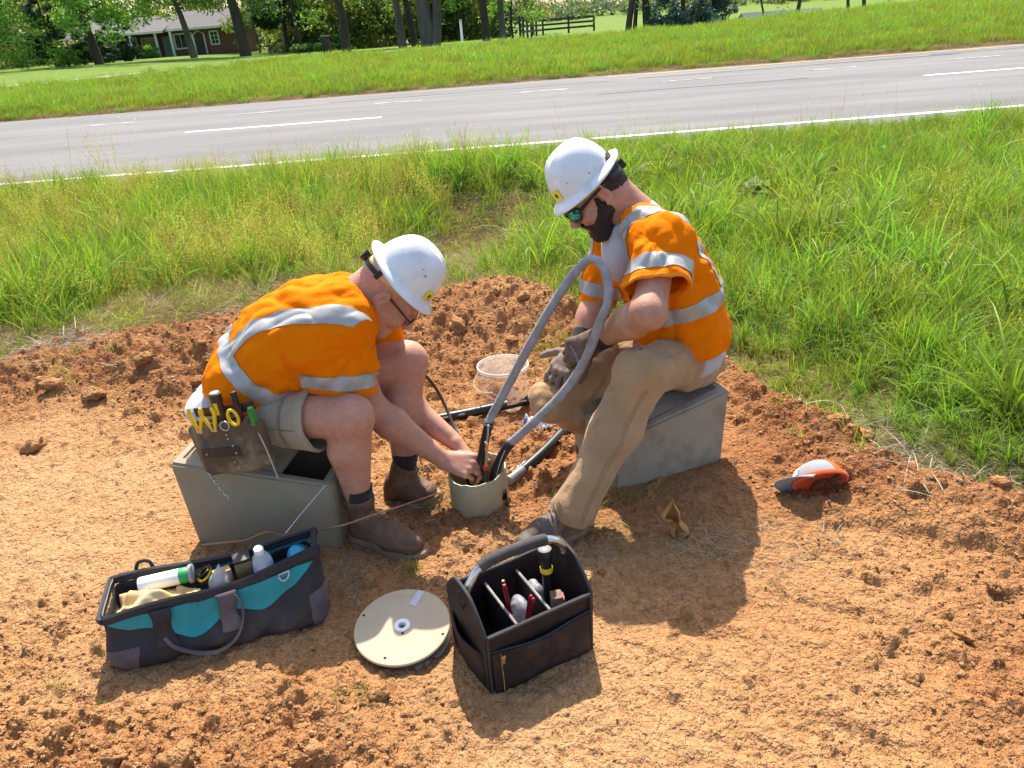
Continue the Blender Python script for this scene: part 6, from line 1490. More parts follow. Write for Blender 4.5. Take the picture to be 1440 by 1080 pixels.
def pouch():
    SUEDE = M('worn_leather_pouch', (0.135, 0.085, 0.045), rough=0.65, col2=(0.075, 0.045, 0.026), scale=18, detail=8, bump=0.4, bscale=150, bdist=.002, dirt=(0.36, 0.27, 0.16), dirt_scale=10, dirt_amt=0.44)
    DK = M('dark_leather', (0.05, 0.028, 0.018), rough=0.6, var=0.25, scale=20, bump=.3)
    root = empty('tool_pouch', (-.91, 2.135, .36), 'worn brown leather tool pouch on the hip of the worker in shorts', 'tool pouch')
    ex = unit(A(.985, -.08, .06)); ez = unit(A(-.045, .03, 1)); R = axes(x=ex, z=ez); ey = R[:, 1]
    c = A(-.905, 2.120, .455); P = lambda a, b_, d: c + ex * a + ey * b_ + ez * d
    S = SDF(c - .17, c + .17, .0036)
    S.box(P(.0, .012, .0), (.098, .020, .092), R, .016); S.box(P(.0, .0, -.040), (.090, .024, .056), R, .018, k=.02); S.box(P(.112, .008, -.005), (.020, .017, .078), R, .012, k=.006); S.cone(P(-.105, .03, .05), P(-.100, .035, -.085), .022, .018, k=.02)
    S.box(P(-.008, .012, .075), (.078, .011, .06), R, .005, k=.006, mode='s')
    S.wrinkle(cloth_noise(81, .003, ez, 18, 7), .02)
    V, F = S.mesh(1); mk('pouch_body', V, F, SUEDE, root, True)
    b = MB(); b.box(P(-.012, -.0245, -.010), (.060, .002, .016), R, .0015); b.build('front_strap', DK, root)
    for (x, z) in ((.030, .010), (.034, -.016), (.010, .060), (.012, .042), (.013, .028), (-.062, -.012), (.020, -.048), (.030, -.068), (.055, -.062)):
        b = MB(); b.lathe([(0, .003), (.003, .0025), (.0042, 0), (.0042, -.004)], 10, P(x, -.0255 if z < .025 else -.0105, z), axes(z=-ey, y=ez)); b.build('rivet', STEEL, root)
    b = MB(); b.tube(spline([P(-.10, .05, .100), P(-.02, .035, .104), P(.06, .035, .108), P(.10, .045, .110)], 16), .016, 8, flat=.2, up=(0, 1, 0)); b.build('belt_strap', DK, root)
    g = 'hand tools in the leather pouch'
    b = MB()   # twist bit / chain that hangs from the pouch
    q = spline([P(-.085, -.012, -.075), P(-.07, -.022, -.10), P(-.052, -.024, -.145), P(-.035, -.02, -.185)], 40); ph = np.arange(40) * .9
    b.tube(q + np.stack([np.cos(ph) * .003, np.sin(ph) * .003, ph * 0], 1), .003, 6); tag(b.build('drill_bit', STEEL, None, base=(-.97, 2.10, .27)), 'thin twisted steel bit hanging below the leather pouch', 'drill bit')
    pliers(P(-.074, -.002, .062), ez + ex * .12 - ey * .1, ex, 'yellow-handled pliers at the left corner of the leather pouch', g, YELLOW, .082, .020)
    pliers(P(-.026, -.002, .058), ez - ex * .05 - ey * .1, ex, 'yellow-handled pliers in the middle of the leather pouch', g, YELLOW, .080, .021)
    r2 = empty('scissors', P(.030, -.002, .075).tolist(), 'scissors with yellow oval loop and bare steel loop in the leather pouch', 'scissors', g)
    t = np.linspace(0, 2 * np.pi, 22); lp = lambda cx, cz, w, h, ro: np.array([P(cx + w * math.cos(q_) * math.cos(ro) - h * math.sin(q_) * math.sin(ro), -.008, cz + w * math.cos(q_) * math.sin(ro) + h * math.sin(q_) * math.cos(ro)) for q_ in t])
    b = MB(); b.tube(lp(.048, .098, .015, .026, .15), .0052, 8, cap=False); b.build('yellow_loop', YELLOW, r2)
    b = MB(); b.tube(lp(.014, .072, .014, .015, 0), .0032, 8, cap=False); b.build('steel_loop', STEEL, r2)
    b = MB(); b.box(P(.033, -.002, .05), (.006, .003, .024), R, .001); b.build('blade', STEEL, r2)
    r3 = empty('flashlight', P(-.005, .012, .06).tolist(), 'dark brown flashlight standing upright in the leather pouch', 'flashlight', g)
    b = MB(); b.lathe([(.0, -.03), (.016, -.03), (.017, .05), (.019, .058), (.019, .082), (.016, .084), (.0, .082)], 18, P(.0, .016, .092), R); b.build('barrel', M('brown_plastic', (.055, .03, .022), rough=.4, var=.2), r3)
    b = MB(); b.lathe([(.0, .001), (.014, .001), (.0145, -.002)], 18, P(.0, .016, .177), R); b.build('face', STEEL, r3)
    b = MB(); b.box(P(.0, -.002, .128), (.006, .0015, .020), R, .001); b.build('switch', YELLOW, r3)
    r4 = empty('marker', P(.056, .014, .08).tolist(), 'dark marker pen standing between flashlight and green screwdriver', 'marker', g)
    b = MB(); b.lathe([(0, -.03), (.009, -.03), (.009, .07), (.008, .074), (0, .075)], 14, P(.060, .016, .095), R); b.build('pen_body', M('maroon', (.09, .025, .03), rough=.4, var=.2), r4)
    b = MB(); b.lathe([(.0098, .03), (.0098, .074), (.008, .078), (0, .079)], 14, P(.060, .016, .096), R); b.build('pen_cap', BLACKP, r4)
    r5 = empty('screwdriver', P(.115, .0, .05).tolist(), 'long screwdriver with green fluted handle at the right of the pouch', 'screwdriver', g)
    b = MB(); n = 24; a = np.arange(n) * 2 * np.pi / n
    prof = [(.006, .055), (.011, .062), (.0118, .075), (.0118, .115), (.009, .124), (.0, .126)]; R5 = axes(x=ex, z=unit(ez - ex * .02))
    V = np.concatenate([np.stack([r_ * (1 + .10 * np.cos(a * 6)) * np.cos(a), r_ * (1 + .10 * np.cos(a * 6)) * np.sin(a), np.full(n, z)], 1) for r_, z in prof]) @ R5.T + P(.108, .0, .0)
    b.add(V, [(i * n + j, i * n + (j + 1) % n, (i + 1) * n + (j + 1) % n, (i + 1) * n + j) for i in range(len(prof) - 1) for j in range(n)]); b.build('handle', M('green_handle', (.02, .20, .04), rough=.25, var=.25, scale=60, coat=.4), r5)
    b = MB(); b.tube([P(.109, -.004, .055), P(.128, -.016, -.02), P(.140, -.018, -.125)], .0028, 8); b.build('shaft', STEEL, r5)
pouch()

# ---- tool bag
def tool_bag():
    BK = M('black_nylon', (0.022, 0.020, 0.022), rough=0.75, col2=(0.036, 0.032, 0.034), scale=12, detail=7, bump=.4, bscale=380, bdist=.0015, dirt=(0.12, 0.085, 0.065), dirt_scale=6, dirt_amt=.40)
    TEAL = M('teal_nylon', (0.012, 0.30, 0.31), rough=0.55, col2=(0.010, 0.23, 0.25), scale=10, detail=6, bump=.3, bscale=380, bdist=.0015, dirt=(0.10, 0.26, 0.25), dirt_scale=8, dirt_amt=.36)
    GREYN = M('grey_nylon_corner', (0.115, 0.092, 0.098), rough=0.8, var=.25, scale=12, bump=.4, bscale=380, dirt=(.20, .14, .10), dirt_amt=.4)
    o = A(-1.205, 1.655, 0); ex = unit(A(.595, .128, .0)); ey = A(-ex[1], ex[0], 0); ez = A(0, 0, 1); L = .615; D = .215; H = .165
    root = empty('tool_bag', (o + ex * L / 2 + ey * D / 2).tolist(), 'open black and teal tool bag lying in front of the left box', 'tool bag')
    P = lambda a, b, d: o + ex * a + ey * b + ez * d
    R = axes(x=ex, y=ey)
    S = SDF((-1.28, 1.58, -.03), (-.50, 2.12, .26), .0045)
    S.box(P(L / 2, D / 2 + .0, H * .5), (L / 2, D / 2, H / 2 + .006), R, .035)
    S.cone(P(.10, .012, .035), P(.52, .012, .04), .034, .036, k=.04); S.ell(P(.06, .03, .05), (.07, .05, .06), R, k=.03); S.ell(P(L - .05, .04, .06), (.06, .06, .07), R, k=.03)
    S.wrinkle(cloth_noise(91, .009, unit(ez + ex * .3), 11, 4), .04); S.wrinkle(cloth_noise(93, .004, unit(ex + ez * .5), 22, 7), .03)
    # the mouth, sagging in the middle of the near side
    S.box(P(L / 2, D / 2 + .002, H * .5 + .12), (L / 2 - .014, D / 2 - .013, H / 2 + .02), R, .02, k=.004, mode='s')
    S.op(lambda X, Y, Z: -(Z - (H + .002 - .020 * np.exp(-((((X - o[0]) * ex[0] + (Y - o[1]) * ex[1]) - .10) / .12) ** 2) + .012 * sstep(.35, .6, (X - o[0]) * ex[0] + (Y - o[1]) * ex[1]))), (-1.3, 1.5, .1), (-.4, 2.2, .3), 0, 's') if False else None
    V, F = S.mesh(1); body = mk('bag_body', V, F, BK, root, True)
    ctr = P(L / 2, D / 2, .08)
    top = lambda c: np.dot(c - o, ex) / L
    # teal upper panels laid onto the cloth, deepest between the straps
    from mathutils.bvhtree import BVHTree
    bvh = BVHTree.FromPolygons([tuple(v) for v in V], [tuple(int(i) for i in f) for f in F])
    for sd in (0, 1):
        G = np.zeros((10, 70, 3))
        for j, f in enumerate(np.linspace(.035, .975, 70)):
            dep = (.036 + .056 * math.exp(-((f - .40) / .13) ** 2) + .030 * math.exp(-((f - .72) / .10) ** 2)) * min(1, (f - .02) / .10, (.99 - f) / .12)
            for i, v in enumerate(np.linspace(0, 1, 10)):
                p = P(f * L, -.25 if sd == 0 else D + .25, H - .014 - max(dep, .004) * v); d = ey if sd == 0 else -ey
                h = bvh.ray_cast(Vector(p), Vector(d)); q = np.array(h[0]) if h[0] is not None and abs((np.array(h[0]) - o) @ ey - D * sd) < D * .3 else P(f * L, 0 if sd == 0 else D, H - .014); G[i, j] = q - d * .0025
        for _ in range(2): G[:, 1:-1] = .5 * G[:, 1:-1] + .25 * (G[:, :-2] + G[:, 2:])
        if sd == 0: G[:, :] -= ey * .001
        b = MB(); b.sheet(G if sd else G[:, ::-1]); b.build('teal_panel', TEAL, root, sharp=None)
    strip_of('corner_patch', V, F, [(A(0, 0, .085), A(0, 0, 1))], lambda c, n: top(c) > .93 and (c - o) @ ey < .10 and np.dot(n, c - ctr) > 0, GREYN, root, .002)
    strip_of('corner_patch', V, F, [(A(0, 0, .07), A(0, 0, 1))], lambda c, n: top(c) < .12 + c[2] * .5 and (c - o) @ ey < .10 and np.dot(n, c - ctr) > 0, GREYN, root, .002)
    # zip tapes round the mouth
    for k, (dz, ins, rr, mt) in enumerate(((.006, .004, .0085, BK), (.013, .010, .0045, BLACKP))):
        b = MB(); cr = .03; pts = []
        for (a, bb) in ((.02, .0), (.30, -.006), (.60, -.002), (.985, .004), (1.0, .12), (1.0, .5), (1.0, .9), (.97, 1.0), (.6, 1.0), (.3, 1.0), (.03, 1.0), (.0, .9), (.0, .5), (.0, .1), (.02, 0)):
            sag = -.010 * math.exp(-((a - .12) / .15) ** 2) * (bb < .5)
            pts.append(P(ins + a * (L - 2 * ins), ins + bb * (D - 2 * ins), H + dz - .004 + sag + .006 * math.sin(a * 9) * (bb < .5)))
        b.tube(spline(pts, 120), rr, 8, flat=1.6 if k == 0 else 1, up=(0, 0, 1)); b.build('zip_tape' if k == 0 else 'zip_teeth', mt, root)
    # carrying straps on the near side
    for x0 in (.165, .345):
        b = MB(); G = []
        for i, d in enumerate(np.linspace(H - .005, .060, 9)):
            w = .030 - .006 * math.sin(i / 8 * math.pi); G.append([P(x0 + s_ * w + .004 * math.sin(i), -.012 - .006 * math.sin(i * .9) - .012 * (i == 8), d) for s_ in (-1, -.5, 0, .5, 1)])
        b.sheet(np.array(G)[:, ::-1]); q = b.build('strap_patch', GREYN if x0 > .3 else BK, root, sharp=None); q.modifiers.new('t', 'SOLIDIFY').thickness = .004
    b = MB(); b.tube(spline([P(.165, -.026, .085), P(.19, -.034, .055), P(.245, -.040, .030), P(.30, -.042, .022), P(.350, -.040, .040), P(.378, -.034, .075), P(.386, -.026, .115), P(.372, -.022, .150)], 50), .0065, 8, flat=.55); b.build('handle_loop', GREYN, root)
    b = MB(); b.tube(spline([P(.07, D + .01, H), P(.085, D + .02, H + .028), P(.115, D + .02, H + .026), P(.125, D + .01, H)], 20), .006, 8); b.build('rear_handle', BK, root)
    t = np.linspace(0, np.pi, 12); c = P(.515, -.014, H - .012); q = [c + ex * .016 * math.cos(a) - ez * .016 * math.sin(a) - ey * .006 * math.sin(a) for a in t] + [c + ex * .016]
    b = MB(); b.tube(np.array(q), .0024, 8); b.build('d_ring', STEEL, root)
    # ---- things in the bag
    g = 'things lying in the teal tool bag'
    rag = M('yellow_rag', (.82, .50, .15), rough=.8, col2=(.88, .70, .40), scale=10, detail=6, bump=.3, bscale=200, translucent=(.9, .6, .25))
    G = np.zeros((22, 30, 3))
    for i, v in enumerate(np.linspace(0, 1, 22)):
        for j, u in enumerate(np.linspace(0, 1, 30)):
            zz = .125 + .028 * vnoise(np.array(u * 5.3), np.array(v * 4.1), seed=3) + .014 * vnoise(np.array(u * 12.), np.array(v * 9.), seed=4) + .018 * math.sin(u * 3.1); G[i, j] = P(.018 + .255 * u, .018 + .15 * v * (1 - .25 * u), zz * (1 - .25 * (abs(v - .5) * 2) ** 3))
    b = MB(); b.sheet(G); q = b.build('yellow_rag', rag, None, base=tuple(P(.14, .09, .02)), sharp=None); q.modifiers.new('t', 'SOLIDIFY').thickness = .003; tag(q, 'crumpled orange-yellow rag at the left end of the tool bag', 'rag', g)
    r = empty('sealant_tube', P(.20, .15, .09).tolist(), 'white tube with green end and grey cap in the tool bag', 'tube', g)
    d = unit(ex + A(0, 0, .03)); Rt = axes(z=d, y=ez); c0 = P(.085, .148, .145)
    b = MB(); b.lathe([(0, 0), (.024, 0), (.0255, .004), (.0255, .125)], 26, c0, Rt); b.build('tube_body', M('white_label', (.80, .82, .80), rough=.4, var=.05), r)
    b = MB(); b.lathe([(.0257, .125), (.0257, .150), (.024, .153), (0, .153)], 26, c0, Rt); b.build('green_band', M('green_label', (.02, .33, .08), rough=.4, var=.1), r)
    b = MB(); b.lathe([(0, .155), (.030, .155), (.031, .160), (.031, .166), (.028, .168), (0, .168)], 26, c0, Rt); b.build('cap', M('grey_cap', (.30, .29, .29), rough=.5, var=.1), r)
    film = M('clear_film', (.75, .74, .72), rough=.18, trans=.0, alpha=.42, spec=.8, bump=.6, bscale=60, bdist=.01)
    S = SDF(P(.33, .09, .12) - .09, P(.33, .09, .12) + .09, .004); S.ell(P(.325, .085, .125), (.040, .035, .040), R, k=0); S.cone(P(.325, .085, .15), P(.335, .095, .205), .020, .004, k=.03); S.wrinkle(cloth_noise(95, .006, A(.2, .1, 1), 22, 9), .03)
    V, F = S.mesh(1); r = mk('plastic_bag', V, F, film, None, base=tuple(P(.325, .085, .09))); tag(r, 'crumpled clear plastic bag of brown parts in the tool bag', 'bag', g)
    b = MB(); b.box(P(.335, .100, .135), (.028, .020, .030), axes(x=ex + ey * .3, z=A(.1, .2, 1)), .004); b.build('brown_parts', M('kraft', (.42, .26, .13), rough=.8, var=.2), r)
    r = empty('parts_box', P(.40, .11, .09).tolist(), 'black and gold box wedged beside the bottle in the tool bag', 'box', g)
    Rb = axes(x=unit(ex + ey * .2), z=unit(A(.1, -.05, 1))); b = MB(); b.box(P(.395, .115, .145), (.026, .024, .045), Rb, .003); b.build('carton', M('gold_carton', (.28, .19, .08), rough=.5, var=.2), r)
    b = MB(); b.box(P(.395, .115, .145) + Rb[:, 2] * .044, (.0268, .0248, .006), Rb, .002); b.build('carton_lid', M('black_carton', (.03, .027, .025), rough=.5, var=.2), r)
    # bottle
    r = empty('water_bottle', P(.47, .10, .08).tolist(), 'clear plastic water bottle with white cap leaning in the tool bag', 'bottle', g)
    d = unit(A(.30, -.05, .62)); Rq = axes(z=d, x=ex); c0 = P(.455, .098, .085)
    pet = M('clear_pet', (.80, .86, .92), rough=.10, alpha=.38, spec=.9, bump=.4, bscale=70, bdist=.006)
    prof = [(0, 0), (.028, .0), (.031, .006), (.030, .02), (.031, .03), (.030, .045), (.031, .055), (.0325, .075), (.031, .090), (.026, .105), (.018, .118), (.0125, .124), (.0125, .134)]
    b = MB(); b.lathe(prof, 32, c0, Rq); b.build('bottle_shell', pet, r)
    b = MB(); b.lathe([(.0145, .122), (.0155, .124), (.0158, .142), (.014, .145), (0, .145)], 32, c0, Rq); b.build('cap', M('white_cap', (.80, .82, .83), rough=.35, var=.03), r)
    b = MB(); b.lathe([(.0322, .028), (.0328, .03), (.0328, .068), (.0322, .070)], 32, c0, Rq); b.build('label', M('blue_label', (.10, .25, .52), rough=.4, col2=(.7, .75, .8), scale=30, ramp=(.45, .55)), r)
    b = MB(); b.lathe([(0, .004), (.0275, .004), (.0285, .05), (.0, .05)], 24, c0, Rq); b.build('water', M('water_fill', (.55, .66, .78), rough=.05, alpha=.5), r)
    S = SDF(P(.56, .15, .12) - .09, P(.56, .15, .12) + .09, .004); S.ell(P(.555, .14, .105), (.038, .055, .045), R, k=0);  S.wrinkle(cloth_noise(97, .009, A(.2, .3, 1), 20, 8), .03)
    V, F = S.mesh(1); r = mk('blue_wrapper', V, F, M('blue_plastic', (.03, .33, .52), rough=.3, var=.2, scale=30, bump=.5, bscale=60, bdist=.008), None, base=tuple(P(.56, .15, .07))); tag(r, 'crumpled bright blue wrapper at the right end of the tool bag', 'wrapper', g)
    r = empty('cable_cutter', P(.27, .14, .08).tolist(), 'yellow and black wire coil behind the sealant tube in the bag', 'wire coil', g)
    for k in range(3):
        t = np.linspace(0, 6.28, 24); b = MB(); c = P(.275, .155, .125 + k * .012); b.tube(np.array([c + ex * .022 * math.cos(a) + ey * .028 * math.sin(a) + ez * .01 * math.sin(a + k) for a in t]), .004, 6, cap=False); b.build('wire_turn', YELLOW if k == 1 else BLACKP, r)
    r.name = 'wire_coil'
    # slump: the right end stands taller and the mouth closes towards it
    def warp(p):
        a, b_, d = (p - o) @ ex, (p - o) @ ey, p[:, 2]; f = np.clip(a / L, 0, 1); h = np.clip(d / H, 0, 1.05)
        b2 = D / 2 + (b_ - D / 2) * (1 - (.10 + .40 * f) * h) + .012 * h; d2 = d * (1 + .30 * f * f) + .006 * np.sin(f * 8) * h
        return o * A(1, 1, 0) + a[:, None] * ex + b2[:, None] * ey + d2[:, None] * ez
    for q in root.children_recursive:
        me = q.data; n = len(me.vertices); v = np.empty(n * 3, np.float32); me.vertices.foreach_get('co', v); b_ = WLOC[q.name]; v = warp(v.reshape(-1, 3) + b_) - b_; me.vertices.foreach_set('co', v.astype(np.float32).ravel()); me.update()
    for q in list(COL.objects):
        if q.parent is None and q.get('group') == g:
            p = np.array(q.location, float)[None]; dlt = (warp(p + A(0, 0, .06)) - p - A(0, 0, .06))[0]; q.location = tuple(p[0] + dlt + A(0, 0, .024))
            if q.type == 'EMPTY' or q.type == 'MESH': q.scale = (.92, .92, .92)
tool_bag()

# ---- cardboard cable reel
def reel():
    c = A(-.372, 1.705, 0); n = unit(A(.03, -.10, 1)); R = axes(z=n, x=A(1, 0, 0))
    c = c + A(0, .010, -.010); root = empty('cable_reel', (c + A(0, 0, -.005)).tolist(), 'round tan cardboard reel lying flat between tool bag and tote', 'reel')
    kr = M('tan_board', (.52, .42, .28), rough=.75, col2=(.45, .355, .235), scale=9, detail=8, bump=.2, bscale=160, dirt=(.40, .27, .16), dirt_scale=8, dirt_amt=.40)
    wall = M('reel_wrap', (.12, .10, .095), rough=.6, var=.3, scale=40)
    b = MB(); b.lathe([(.019, .046), (.137, .046), (.1395, .048), (.1395, .053), (.137, .055), (.019, .055), (.019, .046)], 72, c, R); b.build('top_flange', kr, root, sharp=30)
    b = MB(); b.lathe([(.05, .010), (.136, .010), (.1385, .012), (.1385, .016), (.136, .018), (.05, .018)], 72, c, R); b.build('bottom_flange', kr, root, sharp=30)
    b = MB()
    for k in range(5): b.lathe([(.122, .0085 + k * .0078), (.127, .0122 + k * .0078), (.122, .0158 + k * .0078)], 72, c, R)
    b.build('wound_cable', wall, root)
    b = MB(); b.lathe([(.011, .03), (.011, .0562), (.0235, .0565), (.0235, .0553)], 40, c, R); b.build('hub_ring', M('white_hub', (.82, .82, .80), rough=.5, var=.03), root, sharp=30)
    b = MB(); b.lathe([(0, .042), (.012, .042)], 24, c, R); b.build('hub_core', M('hub_dark', (.16, .13, .11), rough=.8, var=.2), root)
    ex, ey = R[:, 0], R[:, 1]
    b = MB(); d = unit(ex * .42 + ey * .9); q = c + ex * .035 + ey * .098 + n * .0560; b.box(q, (.011, .030, .0006), axes(x=np.cross(d, n), y=d)); b.build('paper_label', M('label_grey', (.50, .50, .55), rough=.6, var=.08, scale=80), root)
    for (a, r_) in ((158, .128), (250, .118), (340, .126), (275, .030)):
        b = MB(); b.lathe([(0, .0002), (.0042, .0002), (.0042, -.001)], 12, c + (ex * math.cos(rad(a)) + ey * math.sin(rad(a))) * r_ + n * .0554, R); b.build('nail_hole', M('hole_black', (.01, .009, .008), rough=.9, var=.2), root)
reel()

# ---- open tool tote
def tote():
    BK = M('tote_black_polyester', (0.040, 0.027, 0.023), rough=0.7, col2=(0.024, 0.018, 0.017), scale=14, detail=7, bump=.45, bscale=420, bdist=.0012, dirt=(0.10, 0.065, 0.045), dirt_scale=8, dirt_amt=.42, spec=.2)
    BIND = M('tote_binding', (.035, .033, .032), rough=.7, var=.3, scale=60)
    IN = M('tote_lining', (.010, .010, .011), rough=.85, var=.3, scale=20)
    o = A(-.115, 1.482, -.006); ex = unit(A(.279, .136, 0)); ey = A(-ex[1], ex[0], 0); ez = A(0, 0, 1); W = .312; D = .235; H = .200
    root = empty('tool_tote', (o + ex * W / 2 + ey * D / 2).tolist(), 'open black tool tote with a steel tube handle in the foreground', 'tool tote')
    P = lambda a, b, d: o + ex * a + ey * b + ez * d
    R = axes(x=ex, y=ey)
    def panel(nm, pts, nrm, th=.008, mat=BK, wob=.003, sub=14):
        """quad panel between four corners with slight sag, given thickness"""
        p = [np.asarray(q, float) for q in pts]; G = np.zeros((sub, sub, 3)); nrm = unit(nrm)
        for i, v in enumerate(np.linspace(0, 1, sub)):
            for j, u in enumerate(np.linspace(0, 1, sub)):
                q = p[0] * (1 - u) * (1 - v) + p[1] * u * (1 - v) + p[2] * u * v + p[3] * (1 - u) * v
                G[i, j] = q + nrm * wob * (vnoise(np.array(u * 3 + p[0][0] * 9), np.array(v * 3.)) * 1.2) * 16 * u * (1 - u) * v * (1 - v)
        b = MB(); b.sheet(G); q = b.build(nm, mat, root, sharp=None); m_ = q.modifiers.new('t', 'SOLIDIFY'); m_.thickness = th; m_.offset = -1; return q
    fp = panel('front_panel', [P(0, 0, 0), P(W, 0, 0), P(W, -.004, H), P(0, -.004, H)], -ey)
    panel('back_panel', [P(W, D, 0), P(0, D, 0), P(0, D + .004, H), P(W, D + .004, H)], ey)
    panel('floor_panel', [P(0, 0, .004), P(0, D, .004), P(W, D, .004), P(W, 0, .004)], -ez, mat=IN)
    for x0, e in ((0, -1), (W, 1)):
        out = [(0, 0), (D, 0), (D + .004, H), (D - .015, H + .025), (D * .76, H + .068), (D * .63, H + .080), (D * .39, H + .080), (D * .26, H + .068), (.012, H + .022), (-.004, H)]
        out2 = [(b_, d) for b_, d in out]; b = MB(); c = P(x0, 0, 0)
        b.prism(out2, .008, c + ex * e * .004, np.stack([ey, ez, np.cross(ey, ez)], 1)); ep = b.build('end_panel', BK, root, smooth=False)
        q = [P(x0 + e * .004, bb, d) for bb, d in out[2:]]; b = MB(); b.tube(spline(q, 40), .0052, 8); b.build('edge_binding', BIND, ep)
        if e < 0:
            pk = MB(); G = np.zeros((8, 10, 3))
            for i, v in enumerate(np.linspace(0, 1, 8)):
                for j, u in enumerate(np.linspace(0, 1, 10)): G[i, j] = P(-.010 - .022 * math.sin(u * 3.14) * (.4 + .6 * v), .02 + u * (D - .04), .012 + v * .115)
            pk.sheet(G[:, ::-1]); k_ = pk.build('side_pocket', BK, root, sharp=None); k_.modifiers.new('t', 'SOLIDIFY').thickness = .004
            b = MB(); b.tube(spline([P(-.012, D * .52, H + .070), P(-.018, D * .50, H + .045), P(-.016, D * .46, H + .02), P(-.013, D * .44, H + .035)], 16), .0035, 8, flat=.6); b.build('web_loop', BIND, root)
        else:
            b = MB(); b.tube(spline([P(W + .010, D * .7, H + .08), P(W + .022, D * .66, H + .055), P(W + .020, D * .62, H + .03), P(W + .010, D * .62, H + .02)], 16), .005, 8, flat=.5); b.build('web_loop', BIND, root)
    for (a, b_) in ((0, 0), (W, 0)):
        b = MB(); b.tube([P(a, -.003, 0), P(a, -.005, H)], .0045, 8); b.build('corner_binding', BIND, root)
    b = MB(); b.tube(spline([P(0, -.006, H), P(W * .5, -.003, H - .002), P(W, -.006, H)], 12), .0055, 8); b.build('rim_binding', BIND, root)
    b = MB(); b.tube(spline([P(W, D + .004, H), P(W * .5, D, H - .002), P(0, D + .004, H)], 12), .0055, 8); b.build('rim_binding', BIND, root)
    # front pocket with zip
    G = np.zeros((9, 14, 3))
    for i, v in enumerate(np.linspace(0, 1, 9)):
        for j, u in enumerate(np.linspace(0, 1, 14)): G[i, j] = P(.006 + u * (W - .012), -.011 - .010 * math.sin(u * 3.14) * (.3 + .7 * v) - .003 * math.sin(u * 9 + v * 4), .006 + v * (.138 - .008 * math.sin(u * 3.14)))
    b = MB(); b.sheet(G); q = b.build('front_pocket', BK, root, sharp=None); q.modifiers.new('t', 'SOLIDIFY').thickness = .005
    b = MB(); b.tube(np.array([G[-1, j] + ez * .004 + ey * .004 for j in range(14)]), .0035, 6); b.build('zip', BLACKP, q)
    b = MB(); b.tube(np.array([G[i, 1] - ey * .003 for i in range(9)]), .0016, 6); b.build('pocket_seam', STITCH, q)
    b = MB(); b.box(P(.030, -.026, .128), (.0045, .0018, .012), R, .001); b.box(P(.030, -.028, .140), (.006, .003, .005), R, .001); b.build('zip_pull', M('brass_pull', (.45, .33, .14), rough=.35, metal=.8, var=.2), q)
    # dividers
    for a, t_ in ((.33, .0), (.66, .004)):
        b = MB(); b.box(P(W * a, D / 2, H * .42), (.0035, D / 2 - .006, H * .40), R, .001); b.build('divider', IN, root)
        b = MB(); b.tube([P(W * a, .010, H * .83), P(W * a, D - .010, H * .83)], .0045, 8); b.build('divider_binding', M('grey_binding', (.30, .26, .24), rough=.7, var=.2), root)
    # handle
    chrome = M('steel_tube', (.62, .63, .66), rough=.25, metal=.9, var=.1, scale=30)
    hb = D * .50
    q = spline([P(.006, hb, H + .065), P(.020, hb, H + .090), P(.045, hb, H + .120), P(.085, hb, H + .134), P(.16, hb, H + .137), P(.235, hb, H + .132), P(.275, hb, H + .118), P(.300, hb, H + .090), P(.308, hb, H + .065)], 60)
    b = MB(); b.tube(q, .0115, 14); hd = b.build('handle_tube', chrome, root); b = MB(); b.tube(q[16:40], .0165, 14); b.build('grip', M('foam_grip', (.060, .052, .050), rough=.8, col2=(.035, .03, .03), scale=30, bump=.4, bscale=120, dirt=(.16, .11, .08), dirt_amt=.4), root)
    # ---- contents
    g = 'tools in the black tote'
    pliers(P(.128, .120, .120), ez * 1 - ex * .1 + ey * .02, ey + ex * .3, 'red-handled pliers upright beside the left divider of the tote', g, RED, .118, .010)
    pliers(P(.150, .070, .105), ez + ex * .25, ey, 'red-handled pliers leaning right in the tote middle compartment', g, RED, .098, .008)
    r = empty('flashlight', P(.268, .150, .10).tolist(), 'black flashlight with yellow ring under the right end of the handle', 'flashlight', g)
    Rf = axes(z=unit(ez + ex * .12 + ey * .05), x=ex); c0 = P(.258, .135, .17)
    b = MB(); b.lathe([(0, -.10), (.014, -.10), (.015, .05), (.0205, .075), (.0215, .105), (.019, .109), (0, .109)], 24, c0, Rf); b.build('barrel', BLACKP, r)
    b = MB(); b.lathe([(.0158, .030), (.0185, .033), (.0185, .046), (.0160, .049)], 24, c0, Rf); b.build('yellow_ring', YELLOW, r)
    b = MB(); b.lathe([(0, .112), (.013, .1115), (.0175, .109)], 24, c0, Rf); b.build('end_cap', M('worn_grey', (.23, .21, .20), rough=.5, var=.2), r)
    r = empty('wire_brush', P(.240, .065, .05).tolist(), 'brown block brush with pink edge in the tote right compartment', 'brush', g)
    Rb = axes(x=unit(ex + ey * -.35), z=unit(ez + ex * .3)); b = MB(); b.box(P(.245, .062, .125), (.016, .020, .052), Rb, .003); b.build('block', M('brush_wood', (.22, .14, .09), rough=.8, var=.3, scale=40), r)
    b = MB(); b.box(P(.262, .056, .128), (.004, .019, .040), Rb, .002); b.build('pink_edge', M('pink_edge', (.42, .06, .12), rough=.5, var=.1), r)
    S = SDF(P(.16, .12, .10) - .09, P(.16, .12, .10) + .09, .004); S.ell(P(.165, .135, .095), (.030, .040, .055), R, k=0); S.wrinkle(cloth_noise(99, .007, A(.2, .3, 1), 24, 9), .03)
    V, F = S.mesh(1); tag(mk('plastic_bag', V, F, film_of(), None, base=tuple(P(.165, .135, .04))), 'crumpled clear plastic bag between the red pliers in the tote', 'bag', g)
